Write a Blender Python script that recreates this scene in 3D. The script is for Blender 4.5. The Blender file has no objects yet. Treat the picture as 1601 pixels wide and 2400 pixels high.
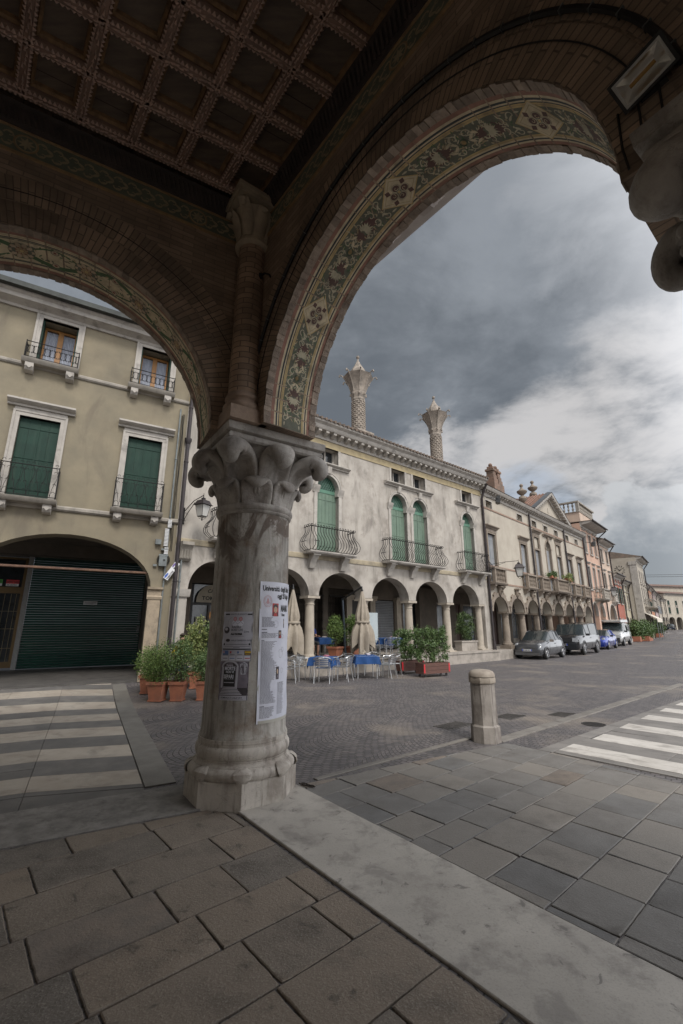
import bpy, math, random
from mathutils import Vector, Matrix
from mathutils.geometry import tessellate_polygon
PI = math.pi
R = math.radians
rnd = random.Random(11)
sc = bpy.context.scene
COL = sc.collection

# ---------------------------------------------------------------- mesh builder
class MB:
    def __init__(s):
        s.v = []; s.f = []; s.m = []; s.cur = 0; s.uv = []
    def add(s, vs, fs, uvs=None):
        n = len(s.v)
        s.v += [tuple(v) for v in vs]
        s.f += [tuple(i + n for i in f) for f in fs]
        s.m += [s.cur] * len(fs)
        s.uv += list(uvs) if uvs else [(0, 0)] * len(vs)
        return s
    def box(s, x0, x1, y0, y1, z0, z1):
        return s.add([(x0, y0, z0), (x1, y0, z0), (x1, y1, z0), (x0, y1, z0), (x0, y0, z1), (x1, y0, z1), (x1, y1, z1), (x0, y1, z1)],
              [(0, 3, 2, 1), (4, 5, 6, 7), (0, 1, 5, 4), (1, 2, 6, 5), (2, 3, 7, 6), (3, 0, 4, 7)])
    def cb(s, cx, cy, cz, sx, sy, sz, rz=0.0, rx=0.0, ry=0.0):
        M = Matrix.Translation((cx, cy, cz)) @ Matrix.Rotation(rz, 4, 'Z') @ Matrix.Rotation(ry, 4, 'Y') @ Matrix.Rotation(rx, 4, 'X')
        vs = [M @ Vector((a * sx / 2, b * sy / 2, c * sz / 2)) for a, b, c in ((-1, -1, -1), (1, -1, -1), (1, 1, -1), (-1, 1, -1), (-1, -1, 1), (1, -1, 1), (1, 1, 1), (-1, 1, 1))]
        return s.add(vs, [(0, 3, 2, 1), (4, 5, 6, 7), (0, 1, 5, 4), (1, 2, 6, 5), (2, 3, 7, 6), (3, 0, 4, 7)])
    def tube(s, pts, r, n=6, closed=False, flat=1.0):
        pts = [Vector(p) for p in pts]
        k = len(pts); rs = r if isinstance(r, (list, tuple)) else [r] * k
        vs = []; up = None
        for i, p in enumerate(pts):
            a = pts[i - 1] if (i > 0 or closed) else p
            b = pts[(i + 1) % k] if (i < k - 1 or closed) else p
            t = (b - a)
            t = t.normalized() if t.length > 1e-9 else Vector((0, 0, 1))
            if up is None:
                up = Vector((0, 0, 1)) if abs(t.z) < .9 else Vector((1, 0, 0))
            u = up - t * up.dot(t)
            if u.length < 1e-5:
                u = t.orthogonal()
            u.normalize(); w = t.cross(u); up = u
            for j in range(n):
                q = 2 * PI * j / n
                vs.append(p + u * (math.cos(q) * rs[i] * flat) + w * (math.sin(q) * rs[i]))
        fs = []
        for i in range(k if closed else k - 1):
            for j in range(n):
                a0 = i * n + j; a1 = i * n + (j + 1) % n
                b0 = ((i + 1) % k) * n + j; b1 = ((i + 1) % k) * n + (j + 1) % n
                fs.append((a0, a1, b1, b0))
        if not closed:
            fs.append(tuple(range(n))[::-1]); fs.append(tuple((k - 1) * n + j for j in range(n)))
        return s.add(vs, fs)
    def lathe(s, prof, n=24, c=(0, 0, 0), rot=0.0, sx=1, sy=1):
        vs = []; fs = []
        for r, z in prof:
            for j in range(n):
                q = 2 * PI * j / n + rot
                vs.append((c[0] + r * sx * math.cos(q), c[1] + r * sy * math.sin(q), c[2] + z))
        for i in range(len(prof) - 1):
            for j in range(n):
                fs.append((i * n + j, i * n + (j + 1) % n, (i + 1) * n + (j + 1) % n, (i + 1) * n + j))
        fs.append(tuple(range(n))[::-1]); fs.append(tuple((len(prof) - 1) * n + j for j in range(n)))
        return s.add(vs, fs)
    def prof_x(s, prof, x0, x1):
        """closed (y,z) outline extruded along x"""
        n = len(prof)
        vs = [(x0, y, z) for y, z in prof] + [(x1, y, z) for y, z in prof]
        fs = [(i, (i + 1) % n, n + (i + 1) % n, n + i) for i in range(n)]
        tri = tessellate_polygon([[Vector((y, z, 0)) for y, z in prof]])
        fs += [tuple(t) for t in tri] + [tuple(n + i for i in t) for t in tri]
        return s.add(vs, fs)
    def prof_y(s, prof, y0, y1):
        """closed (x,z) outline extruded along y"""
        n = len(prof)
        vs = [(x, y0, z) for x, z in prof] + [(x, y1, z) for x, z in prof]
        fs = [(i, (i + 1) % n, n + (i + 1) % n, n + i) for i in range(n)]
        tri = tessellate_polygon([[Vector((x, z, 0)) for x, z in prof]])
        fs += [tuple(t) for t in tri] + [tuple(n + i for i in t) for t in tri]
        return s.add(vs, fs)
    def prof_z(s, poly, z0, z1):
        n = len(poly)
        vs = [(x, y, z0) for x, y in poly] + [(x, y, z1) for x, y in poly]
        fs = [(i, (i + 1) % n, n + (i + 1) % n, n + i) for i in range(n)]
        tri = tessellate_polygon([[Vector((x, y, 0)) for x, y in poly]])
        fs += [tuple(t) for t in tri] + [tuple(n + i for i in t) for t in tri]
        return s.add(vs, fs)
    def wall(s, outline, holes, y0, y1):
        """(x,z) outline with holes, between y0 and y1"""
        loops = [outline] + list(holes)
        tri = tessellate_polygon([[Vector((x, z, 0)) for x, z in l] for l in loops])
        flat = [p for l in loops for p in l]
        n = len(flat)
        vs = [(x, y0, z) for x, z in flat] + [(x, y1, z) for x, z in flat]
        fs = [tuple(t) for t in tri] + [tuple(n + i for i in t) for t in tri]
        s.add(vs, fs, [(x, z) for x, z in flat] * 2)
        for l in loops:
            k = len(l); vv = []; uu = []; ff = []; d = 0
            for i in range(k + 1):
                x, z = l[i % k]
                if i: d += math.hypot(x - l[i - 1][0], z - l[i - 1][1])
                vv += [(x, y0, z), (x, y1, z)]; uu += [(d, y0), (d, y1)]
            for i in range(k):
                ff.append((2 * i, 2 * i + 1, 2 * i + 3, 2 * i + 2))
            s.add(vv, ff, uu)
        return s
    def leaves(s, n, fn, size, jit=.5, rg=rnd):
        vs = []; fs = []
        for _ in range(n):
            p = Vector(fn())
            d = Vector((rg.gauss(0, 1), rg.gauss(0, 1), rg.gauss(0, .8) + .3)); d.normalize()
            t = d.orthogonal(); t.rotate(Matrix.Rotation(rg.uniform(0, 6.28), 3, d)); t.normalize()
            w = d.cross(t); L = size * rg.uniform(1 - jit, 1 + jit)
            k = len(vs)
            vs += [p - t * L, p + w * L * .42 + d * L * .12, p + t * L, p - w * L * .42 + d * L * .12]
            fs += [(k, k + 1, k + 2), (k, k + 2, k + 3)]
        return s.add(vs, fs)
    def build(s, name, mats, parent=None, loc=None, rot=None, smooth=35, mw=None):
        me = bpy.data.meshes.new(name)
        me.from_pydata(s.v, [], s.f)
        if not isinstance(mats, (list, tuple)): mats = [mats]
        for m in mats: me.materials.append(m)
        me.polygons.foreach_set('material_index', s.m)
        if any(u != (0, 0) for u in s.uv):
            uvl = me.uv_layers.new(name='UVMap')
            idx = [0] * len(me.loops); me.loops.foreach_get('vertex_index', idx)
            flat = []
            for i in idx: flat += s.uv[i]
            uvl.data.foreach_set('uv', flat)
        me.update()
        if smooth:
            me.shade_smooth(); me.set_sharp_from_angle(angle=R(smooth))
        o = bpy.data.objects.new(name, me); COL.objects.link(o)
        if parent: o.parent = parent
        if loc: o.location = loc
        if rot: o.rotation_euler = rot
        return o

def tag(o, label=None, cat=None, group=None, kind=None):
    if label: o['label'] = label
    if cat: o['category'] = cat
    if group: o['group'] = group
    if kind: o['kind'] = kind
    return o
def thing(name, label, cat, loc=(0, 0, 0), rz=0.0, group=None):
    o = bpy.data.objects.new(name, None); COL.objects.link(o)
    o.location = loc; o.rotation_euler = (0, 0, rz); o.empty_display_size = .2
    return tag(o, label, cat, group)
def kids(o): return [c for c in o.children]
def dup(o, loc, rz, label, group=None, scale=None, parent=None):
    def cp(a, par):
        c = a.copy(); COL.objects.link(c)
        c.parent = par
        for ch in kids(a): cp(ch, c)
        return c
    c = cp(o, parent); c.location = loc; c.rotation_euler = (0, 0, rz)
    if scale: c.scale = (scale,) * 3
    if label: c['label'] = label
    if group: c['group'] = group
    return c
def azrot(az): return R(90 - az)
def along(p, az, s, inward=0):
    a = R(az)
    return (p[0] + math.sin(a) * s - math.cos(a) * inward, p[1] + math.cos(a) * s + math.sin(a) * inward)

# ---------------------------------------------------------------- materials
MATS = {}
def nd(nt, t, loc=None, **kw):
    n = nt.nodes.new(t)
    for k, v in kw.items(): setattr(n, k, v)
    return n
def rgba(c): return (c[0], c[1], c[2], 1)
def mat(name, c1, c2=None, rough=.8, scale=3.0, bump=.15, bscale=40.0, metal=0.0, streak=None, sfac=.5, sscale=(5, 5, .5), grime=None, gfac=.5, gscale=1.2,
        island=0.0, isl2=None, speck=None, spfac=.6, coord='Object', stretch=None, spec=.5, bdist=.02, emit=None, trans=0.0):
    if name in MATS: return MATS[name]
    m = bpy.data.materials.new(name); m.use_nodes = True
    nt = m.node_tree; b = nt.nodes['Principled BSDF']; L = nt.links.new
    tc = nd(nt, 'ShaderNodeTexCoord'); src = tc.outputs[coord]
    if stretch:
        mp = nd(nt, 'ShaderNodeMapping'); mp.inputs['Scale'].default_value = stretch; L(src, mp.inputs[0]); src = mp.outputs[0]
    def noise(sc_, det=5, rough_=.6, vec=None):
        n = nd(nt, 'ShaderNodeTexNoise'); n.inputs['Scale'].default_value = sc_; n.inputs['Detail'].default_value = det; n.inputs['Roughness'].default_value = rough_
        L(vec or src, n.inputs['Vector']); return n.outputs['Fac']
    def ramp(fac, a, c):
        r = nd(nt, 'ShaderNodeMapRange'); r.inputs['From Min'].default_value = a; r.inputs['From Max'].default_value = c; L(fac, r.inputs['Value']); return r.outputs[0]
    def mix(fac, a, c, mode='MIX'):
        x = nd(nt, 'ShaderNodeMix', data_type='RGBA', blend_type=mode)
        if isinstance(fac, float): x.inputs[0].default_value = fac
        else: L(fac, x.inputs[0])
        for i, v in ((6, a), (7, c)):
            if isinstance(v, tuple): x.inputs[i].default_value = rgba(v)
            else: L(v, x.inputs[i])
        return x.outputs[2]
    def mul(f, k):
        x = nd(nt, 'ShaderNodeMath', operation='MULTIPLY'); L(f, x.inputs[0]); x.inputs[1].default_value = k; return x.outputs[0]
    c2 = c2 or tuple(v * .8 for v in c1)
    col = mix(ramp(noise(scale), .35, .65), c1, c2)
    if isl2 or island:
        g = nd(nt, 'ShaderNodeNewGeometry')
        if isl2: col = mix(g.outputs['Random Per Island'], col, isl2) if island == 0 else mix(mul(g.outputs['Random Per Island'], island), col, isl2)
        else:
            h = nd(nt, 'ShaderNodeHueSaturation'); L(col, h.inputs['Color'])
            r = nd(nt, 'ShaderNodeMapRange'); r.inputs['To Min'].default_value = 1 - island; r.inputs['To Max'].default_value = 1 + island
            L(g.outputs['Random Per Island'], r.inputs['Value']); L(r.outputs[0], h.inputs['Value']); col = h.outputs[0]
    if streak:
        mp = nd(nt, 'ShaderNodeMapping'); mp.inputs['Scale'].default_value = sscale; L(tc.outputs[coord], mp.inputs[0])
        col = mix(mul(ramp(noise(1.0, 6, .65, mp.outputs[0]), .5, .75), sfac), col, streak)
    if grime:
        col = mix(mul(ramp(noise(gscale, 8, .7), .5, .68), gfac), col, grime)
    if speck:
        v = nd(nt, 'ShaderNodeTexNoise'); v.inputs['Scale'].default_value = 90; v.inputs['Detail'].default_value = 2; L(src, v.inputs['Vector'])
        col = mix(mul(ramp(v.outputs['Fac'], .52, .7), spfac), col, speck)
    L(col, b.inputs['Base Color'])
    b.inputs['Roughness'].default_value = rough; b.inputs['Metallic'].default_value = metal
    b.inputs['Specular IOR Level'].default_value = spec
    if emit:
        b.inputs['Emission Color'].default_value = rgba(emit[0]); b.inputs['Emission Strength'].default_value = emit[1]
    if trans: b.inputs['Transmission Weight'].default_value = trans
    if bump:
        bp = nd(nt, 'ShaderNodeBump'); bp.inputs['Strength'].default_value = bump; bp.inputs['Distance'].default_value = bdist
        L(noise(bscale, 6, .7), bp.inputs['Height']); L(bp.outputs[0], b.inputs['Normal'])
    MATS[name] = m; return m

def brickmat(name, c1, c2, mortar, bw=.27, bh=.062, ms=.006, swap=False, uv=True, rough=.9, dark=(.12, .092, .072), bump=.5, offset=.5):
    m = bpy.data.materials.new(name); m.use_nodes = True
    nt = m.node_tree; b = nt.nodes['Principled BSDF']; L = nt.links.new
    tc = nd(nt, 'ShaderNodeTexCoord'); src = tc.outputs['UV' if uv else 'Object']
    sp = nd(nt, 'ShaderNodeSeparateXYZ'); L(src, sp.inputs[0]); cm = nd(nt, 'ShaderNodeCombineXYZ')
    if uv: ia, ib = (1, 0) if swap else (0, 1)
    else: ia, ib = (0, 2)
    L(sp.outputs[ia], cm.inputs[0]); L(sp.outputs[ib], cm.inputs[1])
    # wobble so courses are not ruler straight
    nz = nd(nt, 'ShaderNodeTexNoise'); nz.inputs['Scale'].default_value = 2.5; L(cm.outputs[0], nz.inputs['Vector'])
    vm = nd(nt, 'ShaderNodeVectorMath', operation='SCALE'); L(nz.outputs['Color'], vm.inputs[0]); vm.inputs['Scale'].default_value = .03
    va = nd(nt, 'ShaderNodeVectorMath', operation='ADD'); L(cm.outputs[0], va.inputs[0]); L(vm.outputs[0], va.inputs[1])
    br = nd(nt, 'ShaderNodeTexBrick'); L(va.outputs[0], br.inputs['Vector']); br.offset = offset
    br.inputs['Scale'].default_value = 1; br.inputs['Brick Width'].default_value = bw; br.inputs['Row Height'].default_value = bh
    br.inputs['Mortar Size'].default_value = ms; br.inputs['Mortar Smooth'].default_value = .3; br.inputs['Bias'].default_value = -.1
    br.inputs['Color1'].default_value = rgba(c1); br.inputs['Color2'].default_value = rgba(c2); br.inputs['Mortar'].default_value = rgba(mortar)
    n2 = nd(nt, 'ShaderNodeTexNoise'); n2.inputs['Scale'].default_value = 1.6; n2.inputs['Detail'].default_value = 8; L(va.outputs[0], n2.inputs['Vector'])
    mr = nd(nt, 'ShaderNodeMapRange'); mr.inputs['From Min'].default_value = .42; mr.inputs['From Max'].default_value = .75; L(n2.outputs['Fac'], mr.inputs['Value'])
    mx = nd(nt, 'ShaderNodeMix', data_type='RGBA'); L(mr.outputs[0], mx.inputs[0]); L(br.outputs['Color'], mx.inputs[6]); mx.inputs[7].default_value = rgba(dark)
    L(mx.outputs[2], b.inputs['Base Color']); b.inputs['Roughness'].default_value = rough
    n3 = nd(nt, 'ShaderNodeTexNoise'); n3.inputs['Scale'].default_value = 60; n3.inputs['Detail'].default_value = 5; L(va.outputs[0], n3.inputs['Vector'])
    ad = nd(nt, 'ShaderNodeMath', operation='MULTIPLY_ADD'); L(br.outputs['Fac'], ad.inputs[0]); ad.inputs[1].default_value = -1.0; L(n3.outputs['Fac'], ad.inputs[2])
    bp = nd(nt, 'ShaderNodeBump'); bp.inputs['Strength'].default_value = bump; bp.inputs['Distance'].default_value = .012; L(ad.outputs[0], bp.inputs['Height']); L(bp.outputs[0], b.inputs['Normal'])
    return m

STONE = mat('weathered_marble', (.45, .425, .385), (.3, .285, .258), .75, 2.2, .25, 30, streak=(.075, .06, .048), sfac=.85, sscale=(9, 9, .8), grime=(.16, .1, .06), gfac=.75, gscale=2.6)
CAPST = mat('capital_marble', (.45, .42, .385), (.29, .272, .25), .7, 3.5, .6, 14, streak=(.1, .08, .07), sfac=.7, sscale=(9, 9, 1.5), grime=(.13, .1, .08), gfac=.6, gscale=3)
BASEST = mat('base_marble', (.52, .48, .43), (.38, .345, .3), .65, 2.5, .2, 35, streak=(.15, .12, .1), sfac=.7, sscale=(8, 8, 1.5), grime=(.18, .145, .12), gfac=.6, gscale=2.6)
BRICK = brickmat('loggia_brick', (.42, .31, .225), (.28, .21, .155), (.22, .17, .13))
BRICKR = brickmat('loggia_voussoirs', (.43, .31, .22), (.27, .205, .15), (.15, .12, .095), bw=.3, bh=.062, swap=True)
BRICKC = brickmat('colonnette_brick', (.47, .33, .23), (.3, .215, .155), (.16, .12, .095), bw=.2, bh=.075)
TERRA = mat('terracotta_moulding', (.36, .265, .2), (.25, .185, .14), .85, 6, .3, 30)
WOOD = mat('dark_painted_wood', (.34, .22, .17), (.22, .15, .12), .8, 4, .3, 30, stretch=(1, 1, 1))
WOODP = mat('ceiling_panel_wood', (.2, .155, .12), (.14, .11, .09), .8, 3, .3, 20, stretch=(1, 6, 1))
WOODL = mat('carved_wood_paint', (.78, .56, .46), (.44, .33, .29), .8, 22, .5, 60)
WOODE = mat('ochre_edge_wood', (.33, .2, .1), (.16, .1, .06), .8, 12, .3, 40)
BLACKW = mat('black_wood', (.06, .044, .04), (.035, .028, .026), .7, 8, .3, 40)
MARBLE = mat('threshold_marble', (.46, .43, .385), (.36, .335, .3), .5, 1.6, .12, 25, grime=(.14, .125, .115), gfac=.55, gscale=4.5, speck=(.16, .14, .13), spfac=.25)

def overlay(m, col, scale, lo, hi, fac, stretch=(1, 1, 1), zr=None, vein=False):
    """another weathering layer: patches (or thin veins) of a colour"""
    nt = m.node_tree; L = nt.links.new; b = nt.nodes['Principled BSDF']; old = b.inputs['Base Color'].links[0].from_socket
    tc = nd(nt, 'ShaderNodeTexCoord'); mp = nd(nt, 'ShaderNodeMapping'); mp.inputs['Scale'].default_value = stretch; L(tc.outputs['Object'], mp.inputs[0])
    n = nd(nt, 'ShaderNodeTexNoise'); n.inputs['Scale'].default_value = scale; n.inputs['Detail'].default_value = 9; n.inputs['Roughness'].default_value = .62; n.inputs['Distortion'].default_value = .6; L(mp.outputs[0], n.inputs['Vector'])
    v = n.outputs['Fac']
    if vein:
        s = nd(nt, 'ShaderNodeMath', operation='SUBTRACT'); L(v, s.inputs[0]); s.inputs[1].default_value = .5; a = nd(nt, 'ShaderNodeMath', operation='ABSOLUTE'); L(s.outputs[0], a.inputs[0]); v = a.outputs[0]
    r = nd(nt, 'ShaderNodeMapRange'); r.inputs[1].default_value = lo; r.inputs[2].default_value = hi; r.inputs[4].default_value = fac; L(v, r.inputs[0]); f = r.outputs[0]
    if zr:
        sp = nd(nt, 'ShaderNodeSeparateXYZ'); L(tc.outputs['Object'], sp.inputs[0]); q = nd(nt, 'ShaderNodeMapRange'); q.inputs[1].default_value = zr[0]; q.inputs[2].default_value = zr[1]; L(sp.outputs[2], q.inputs[0])
        mm = nd(nt, 'ShaderNodeMath', operation='MULTIPLY'); L(f, mm.inputs[0]); L(q.outputs[0], mm.inputs[1]); f = mm.outputs[0]
    x = nd(nt, 'ShaderNodeMix', data_type='RGBA'); L(f, x.inputs[0]); L(old, x.inputs[6]); x.inputs[7].default_value = rgba(col); L(x.outputs[2], b.inputs['Base Color'])
overlay(STONE, (.08, .05, .033), 2.2, .52, .57, .85, (1, 1, .55), (1.9, 2.75))
overlay(STONE, (.62, .6, .56), 3.0, .56, .6, .6, (1, 1, .6), (2.1, 2.6))
overlay(STONE, (.2, .18, .155), 1.7, .006, 0.0, .6, (1.6, 1.6, .9), None, True)
overlay(STONE, (.1, .085, .07), 5, .54, .66, .6, (2.2, 2.2, .25))
overlay(CAPST, (.17, .15, .13), 3.0, .008, 0.0, .6, (1, 1, 1.6), None, True)
overlay(BASEST, (.2, .17, .15), 2.0, .007, 0.0, .6, (1, 1, 2.4), None, True)
overlay(BASEST, (.11, .09, .075), 5, .55, .66, .6, (2.5, 2.5, .5))
overlay(MARBLE, (.2, .185, .17), 3.2, .56, .64, .55); overlay(MARBLE, (.13, .12, .11), 9, .62, .66, .7)

# ---------------------------------------------------------------- camera, sky, sun
EYE = 1.7
cam_d = bpy.data.cameras.new('camera'); cam = bpy.data.objects.new('camera', cam_d); COL.objects.link(cam)
cam.location = (0, 0, EYE); cam.rotation_euler = (R(90) + math.atan(267 / 1029), 0, 0)
cam_d.sensor_fit = 'HORIZONTAL'; cam_d.sensor_width = 36; cam_d.lens = 1029 / 1601 * 36
cam_d.clip_start = .05; cam_d.clip_end = 3000
sc.camera = cam
sc.view_settings.view_transform = 'Standard'; sc.view_settings.look = 'None'; sc.view_settings.exposure = .58; sc.view_settings.gamma = 1
sc.cycles.use_denoising = True
SUN_AZ, SUN_EL = 156, 48
wd = bpy.data.worlds.new('World'); sc.world = wd; wd.use_nodes = True
def world():
    nt = wd.node_tree; L = nt.links.new; bg = nt.nodes['Background']; bg.inputs['Strength'].default_value = .1
    sky = nd(nt, 'ShaderNodeTexSky', sky_type='NISHITA'); sky.sun_disc = False; sky.sun_elevation = R(SUN_EL); sky.sun_rotation = R(SUN_AZ)
    tc = nd(nt, 'ShaderNodeTexCoord'); sp = nd(nt, 'ShaderNodeSeparateXYZ'); L(tc.outputs['Generated'], sp.inputs[0])
    def math_(op, a, b=None, c=None):
        m = nd(nt, 'ShaderNodeMath', operation=op)
        for i, v in enumerate((a, b, c)):
            if v is None: continue
            if isinstance(v, (int, float)): m.inputs[i].default_value = v
            else: L(v, m.inputs[i])
        return m.outputs[0]
    zc = math_('MAXIMUM', sp.outputs[2], 0.0); den = math_('ADD', zc, .22)
    cx = math_('DIVIDE', sp.outputs[0], den); cy = math_('DIVIDE', sp.outputs[1], den)
    cm = nd(nt, 'ShaderNodeCombineXYZ'); L(cx, cm.inputs[0]); L(cy, cm.inputs[1]); L(math_('MULTIPLY', zc, .5), cm.inputs[2])
    def noise(sc_, det, rough, off=(0, 0, 0), st=(1, 1, 1), dist=0.0):
        mp = nd(nt, 'ShaderNodeMapping'); mp.inputs['Location'].default_value = off; mp.inputs['Scale'].default_value = st; L(cm.outputs[0], mp.inputs[0])
        n = nd(nt, 'ShaderNodeTexNoise'); n.inputs['Scale'].default_value = sc_; n.inputs['Detail'].default_value = det; n.inputs['Roughness'].default_value = rough; n.inputs['Distortion'].default_value = dist
        L(mp.outputs[0], n.inputs['Vector']); return n.outputs['Fac']
    def mr(v, a, b, c=0.0, d=1.0, smooth=True):
        r = nd(nt, 'ShaderNodeMapRange'); r.interpolation_type = 'SMOOTHSTEP' if smooth else 'LINEAR'
        for i, k in ((1, a), (2, b), (3, c), (4, d)): r.inputs[i].default_value = k
        L(v, r.inputs[0]); return r.outputs[0]
    def dirdot(d):
        v = nd(nt, 'ShaderNodeVectorMath', operation='DOT_PRODUCT'); nrm = nd(nt, 'ShaderNodeVectorMath', operation='NORMALIZE'); L(tc.outputs['Generated'], nrm.inputs[0])
        L(nrm.outputs[0], v.inputs[0]); v.inputs[1].default_value = Vector(d).normalized(); return v.outputs['Value']
    def mix(f, a, b):
        x = nd(nt, 'ShaderNodeMix', data_type='RGBA')
        if isinstance(f, float): x.inputs[0].default_value = f
        else: L(f, x.inputs[0])
        for i, v in ((6, a), (7, b)):
            if isinstance(v, tuple): x.inputs[i].default_value = rgba(v)
            else: L(v, x.inputs[i])
        return x.outputs[2]
    n1 = noise(.8, 9, .58, (1.3, .4, 0), dist=.4)
    n2 = noise(1.9, 8, .6, (3.1, 2.2, 1), dist=.5)
    n3 = noise(4.5, 8, .6, (0, 5, 2), dist=.3)
    base = mix(mr(math_('MULTIPLY_ADD', math_('SUBTRACT', n3, .5), .32, math_('MULTIPLY_ADD', n2, .55, math_('MULTIPLY', n1, .6))), .44, .72), (.95, 1.05, 1.16), (1.95, 2.1, 2.28))
    # high bright veil: a broad lit opening low over the street, ragged by noise
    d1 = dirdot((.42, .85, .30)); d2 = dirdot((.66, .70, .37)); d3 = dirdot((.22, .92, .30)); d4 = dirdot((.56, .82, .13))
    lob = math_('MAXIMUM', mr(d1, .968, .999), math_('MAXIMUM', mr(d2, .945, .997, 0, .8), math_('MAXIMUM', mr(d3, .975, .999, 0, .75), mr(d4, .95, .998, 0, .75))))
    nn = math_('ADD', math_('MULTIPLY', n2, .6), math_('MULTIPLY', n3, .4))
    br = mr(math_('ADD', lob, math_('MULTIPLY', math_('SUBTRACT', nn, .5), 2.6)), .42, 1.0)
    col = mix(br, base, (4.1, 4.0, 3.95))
    # wispy lighter tear higher up
    d5 = dirdot((.57, .62, .74)); tear = mr(math_('ADD', mr(d5, .95, .999), math_('MULTIPLY', math_('SUBTRACT', n3, .5), 3.4)), .75, 1.5, 0, .45)
    col = mix(tear, col, (2.7, 2.8, 2.95))
    # cumulus bank low at the right
    el = math_('ARCTAN2', sp.outputs[2], sp.outputs[1]); azm = math_('ARCTAN2', sp.outputs[0], sp.outputs[1])
    c2 = nd(nt, 'ShaderNodeCombineXYZ'); L(azm, c2.inputs[0]); L(el, c2.inputs[1])
    nb = nd(nt, 'ShaderNodeTexNoise'); nb.inputs['Scale'].default_value = 8.5; nb.inputs['Detail'].default_value = 9; nb.inputs['Roughness'].default_value = .5; L(c2.outputs[0], nb.inputs['Vector'])
    nb2 = nd(nt, 'ShaderNodeTexNoise'); nb2.inputs['Scale'].default_value = 26; nb2.inputs['Detail'].default_value = 8; nb2.inputs['Roughness'].default_value = .6; L(c2.outputs[0], nb2.inputs['Vector'])
    top = math_('MULTIPLY_ADD', mr(azm, .38, .62), .27, math_('MULTIPLY', math_('SUBTRACT', nb.outputs['Fac'], .5), .26))
    top = math_('MULTIPLY_ADD', math_('SUBTRACT', nb2.outputs['Fac'], .5), .07, top); bank = mr(math_('SUBTRACT', math_('ADD', top, .055), el), -.004, .02)
    bank = math_('MULTIPLY', bank, mr(azm, .40, .47)); bank = math_('MULTIPLY', bank, mr(azm, 1.9, 1.5))
    bcol = mix(mr(math_('ADD', math_('MULTIPLY_ADD', math_('SUBTRACT', nb2.outputs['Fac'], .5), .5, nb.outputs['Fac']), math_('MULTIPLY', math_('SUBTRACT', el, math_('ADD', top, .02)), 2.0)), .25, .62), (1.9, 2.05, 2.22), (3.9, 3.95, 4.0))
    col = mix(bank, col, bcol)
    # small blue gap
    d6 = dirdot((.40, .89, .235)); gap = math_('MULTIPLY', mr(math_('ADD', mr(d6, .990, .9995), math_('MULTIPLY', math_('SUBTRACT', n3, .5), 1.5)), .4, 1.0), .4)
    gcol = mix(.5, sky.outputs[0], (2.0, 2.8, 3.7)); col = mix(math_('MULTIPLY', gap, math_('SUBTRACT', 1.0, bank)), col, gcol)
    # unseen sky behind and right of camera, brightened to light fronts and loggia
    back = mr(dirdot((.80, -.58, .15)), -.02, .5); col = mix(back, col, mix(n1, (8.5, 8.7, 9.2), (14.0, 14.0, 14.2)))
    col = mix(.06, col, sky.outputs[0])
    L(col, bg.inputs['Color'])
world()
sd = bpy.data.lights.new('sun', 'SUN'); sd.energy = 1.5; sd.angle = R(14); sd.color = (1, .95, .88)
so = bpy.data.objects.new('sun', sd); COL.objects.link(so)
_s = Vector((math.sin(R(SUN_AZ)) * math.cos(R(SUN_EL)), math.cos(R(SUN_AZ)) * math.cos(R(SUN_EL)), math.sin(R(SUN_EL))))
so.rotation_euler = _s.to_track_quat('Z', 'Y').to_euler()

# ---------------------------------------------------------------- ground levels
K1 = (-5.1, 13.3)                 # corner where the yellow house meets the white palace
def sstep(a, b, x):
    t = max(0, min(1, (x - a) / (b - a))); return t * t * (3 - 2 * t)
def zg(x, y):
    a = R(59.5); d1 = (x - K1[0]) * math.cos(a) - (y - K1[1]) * math.sin(a)      # distance in front of the yellow house
    s1 = (x - K1[0]) * math.sin(a) + (y - K1[1]) * math.cos(a)
    z = .2 * max(0, min(1, 1 - d1 / 2.6)) * (1 - sstep(0, 2.2, s1))
    if y > 35: z += min(2.2, .0095 * (y - 35))
    return z

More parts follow.
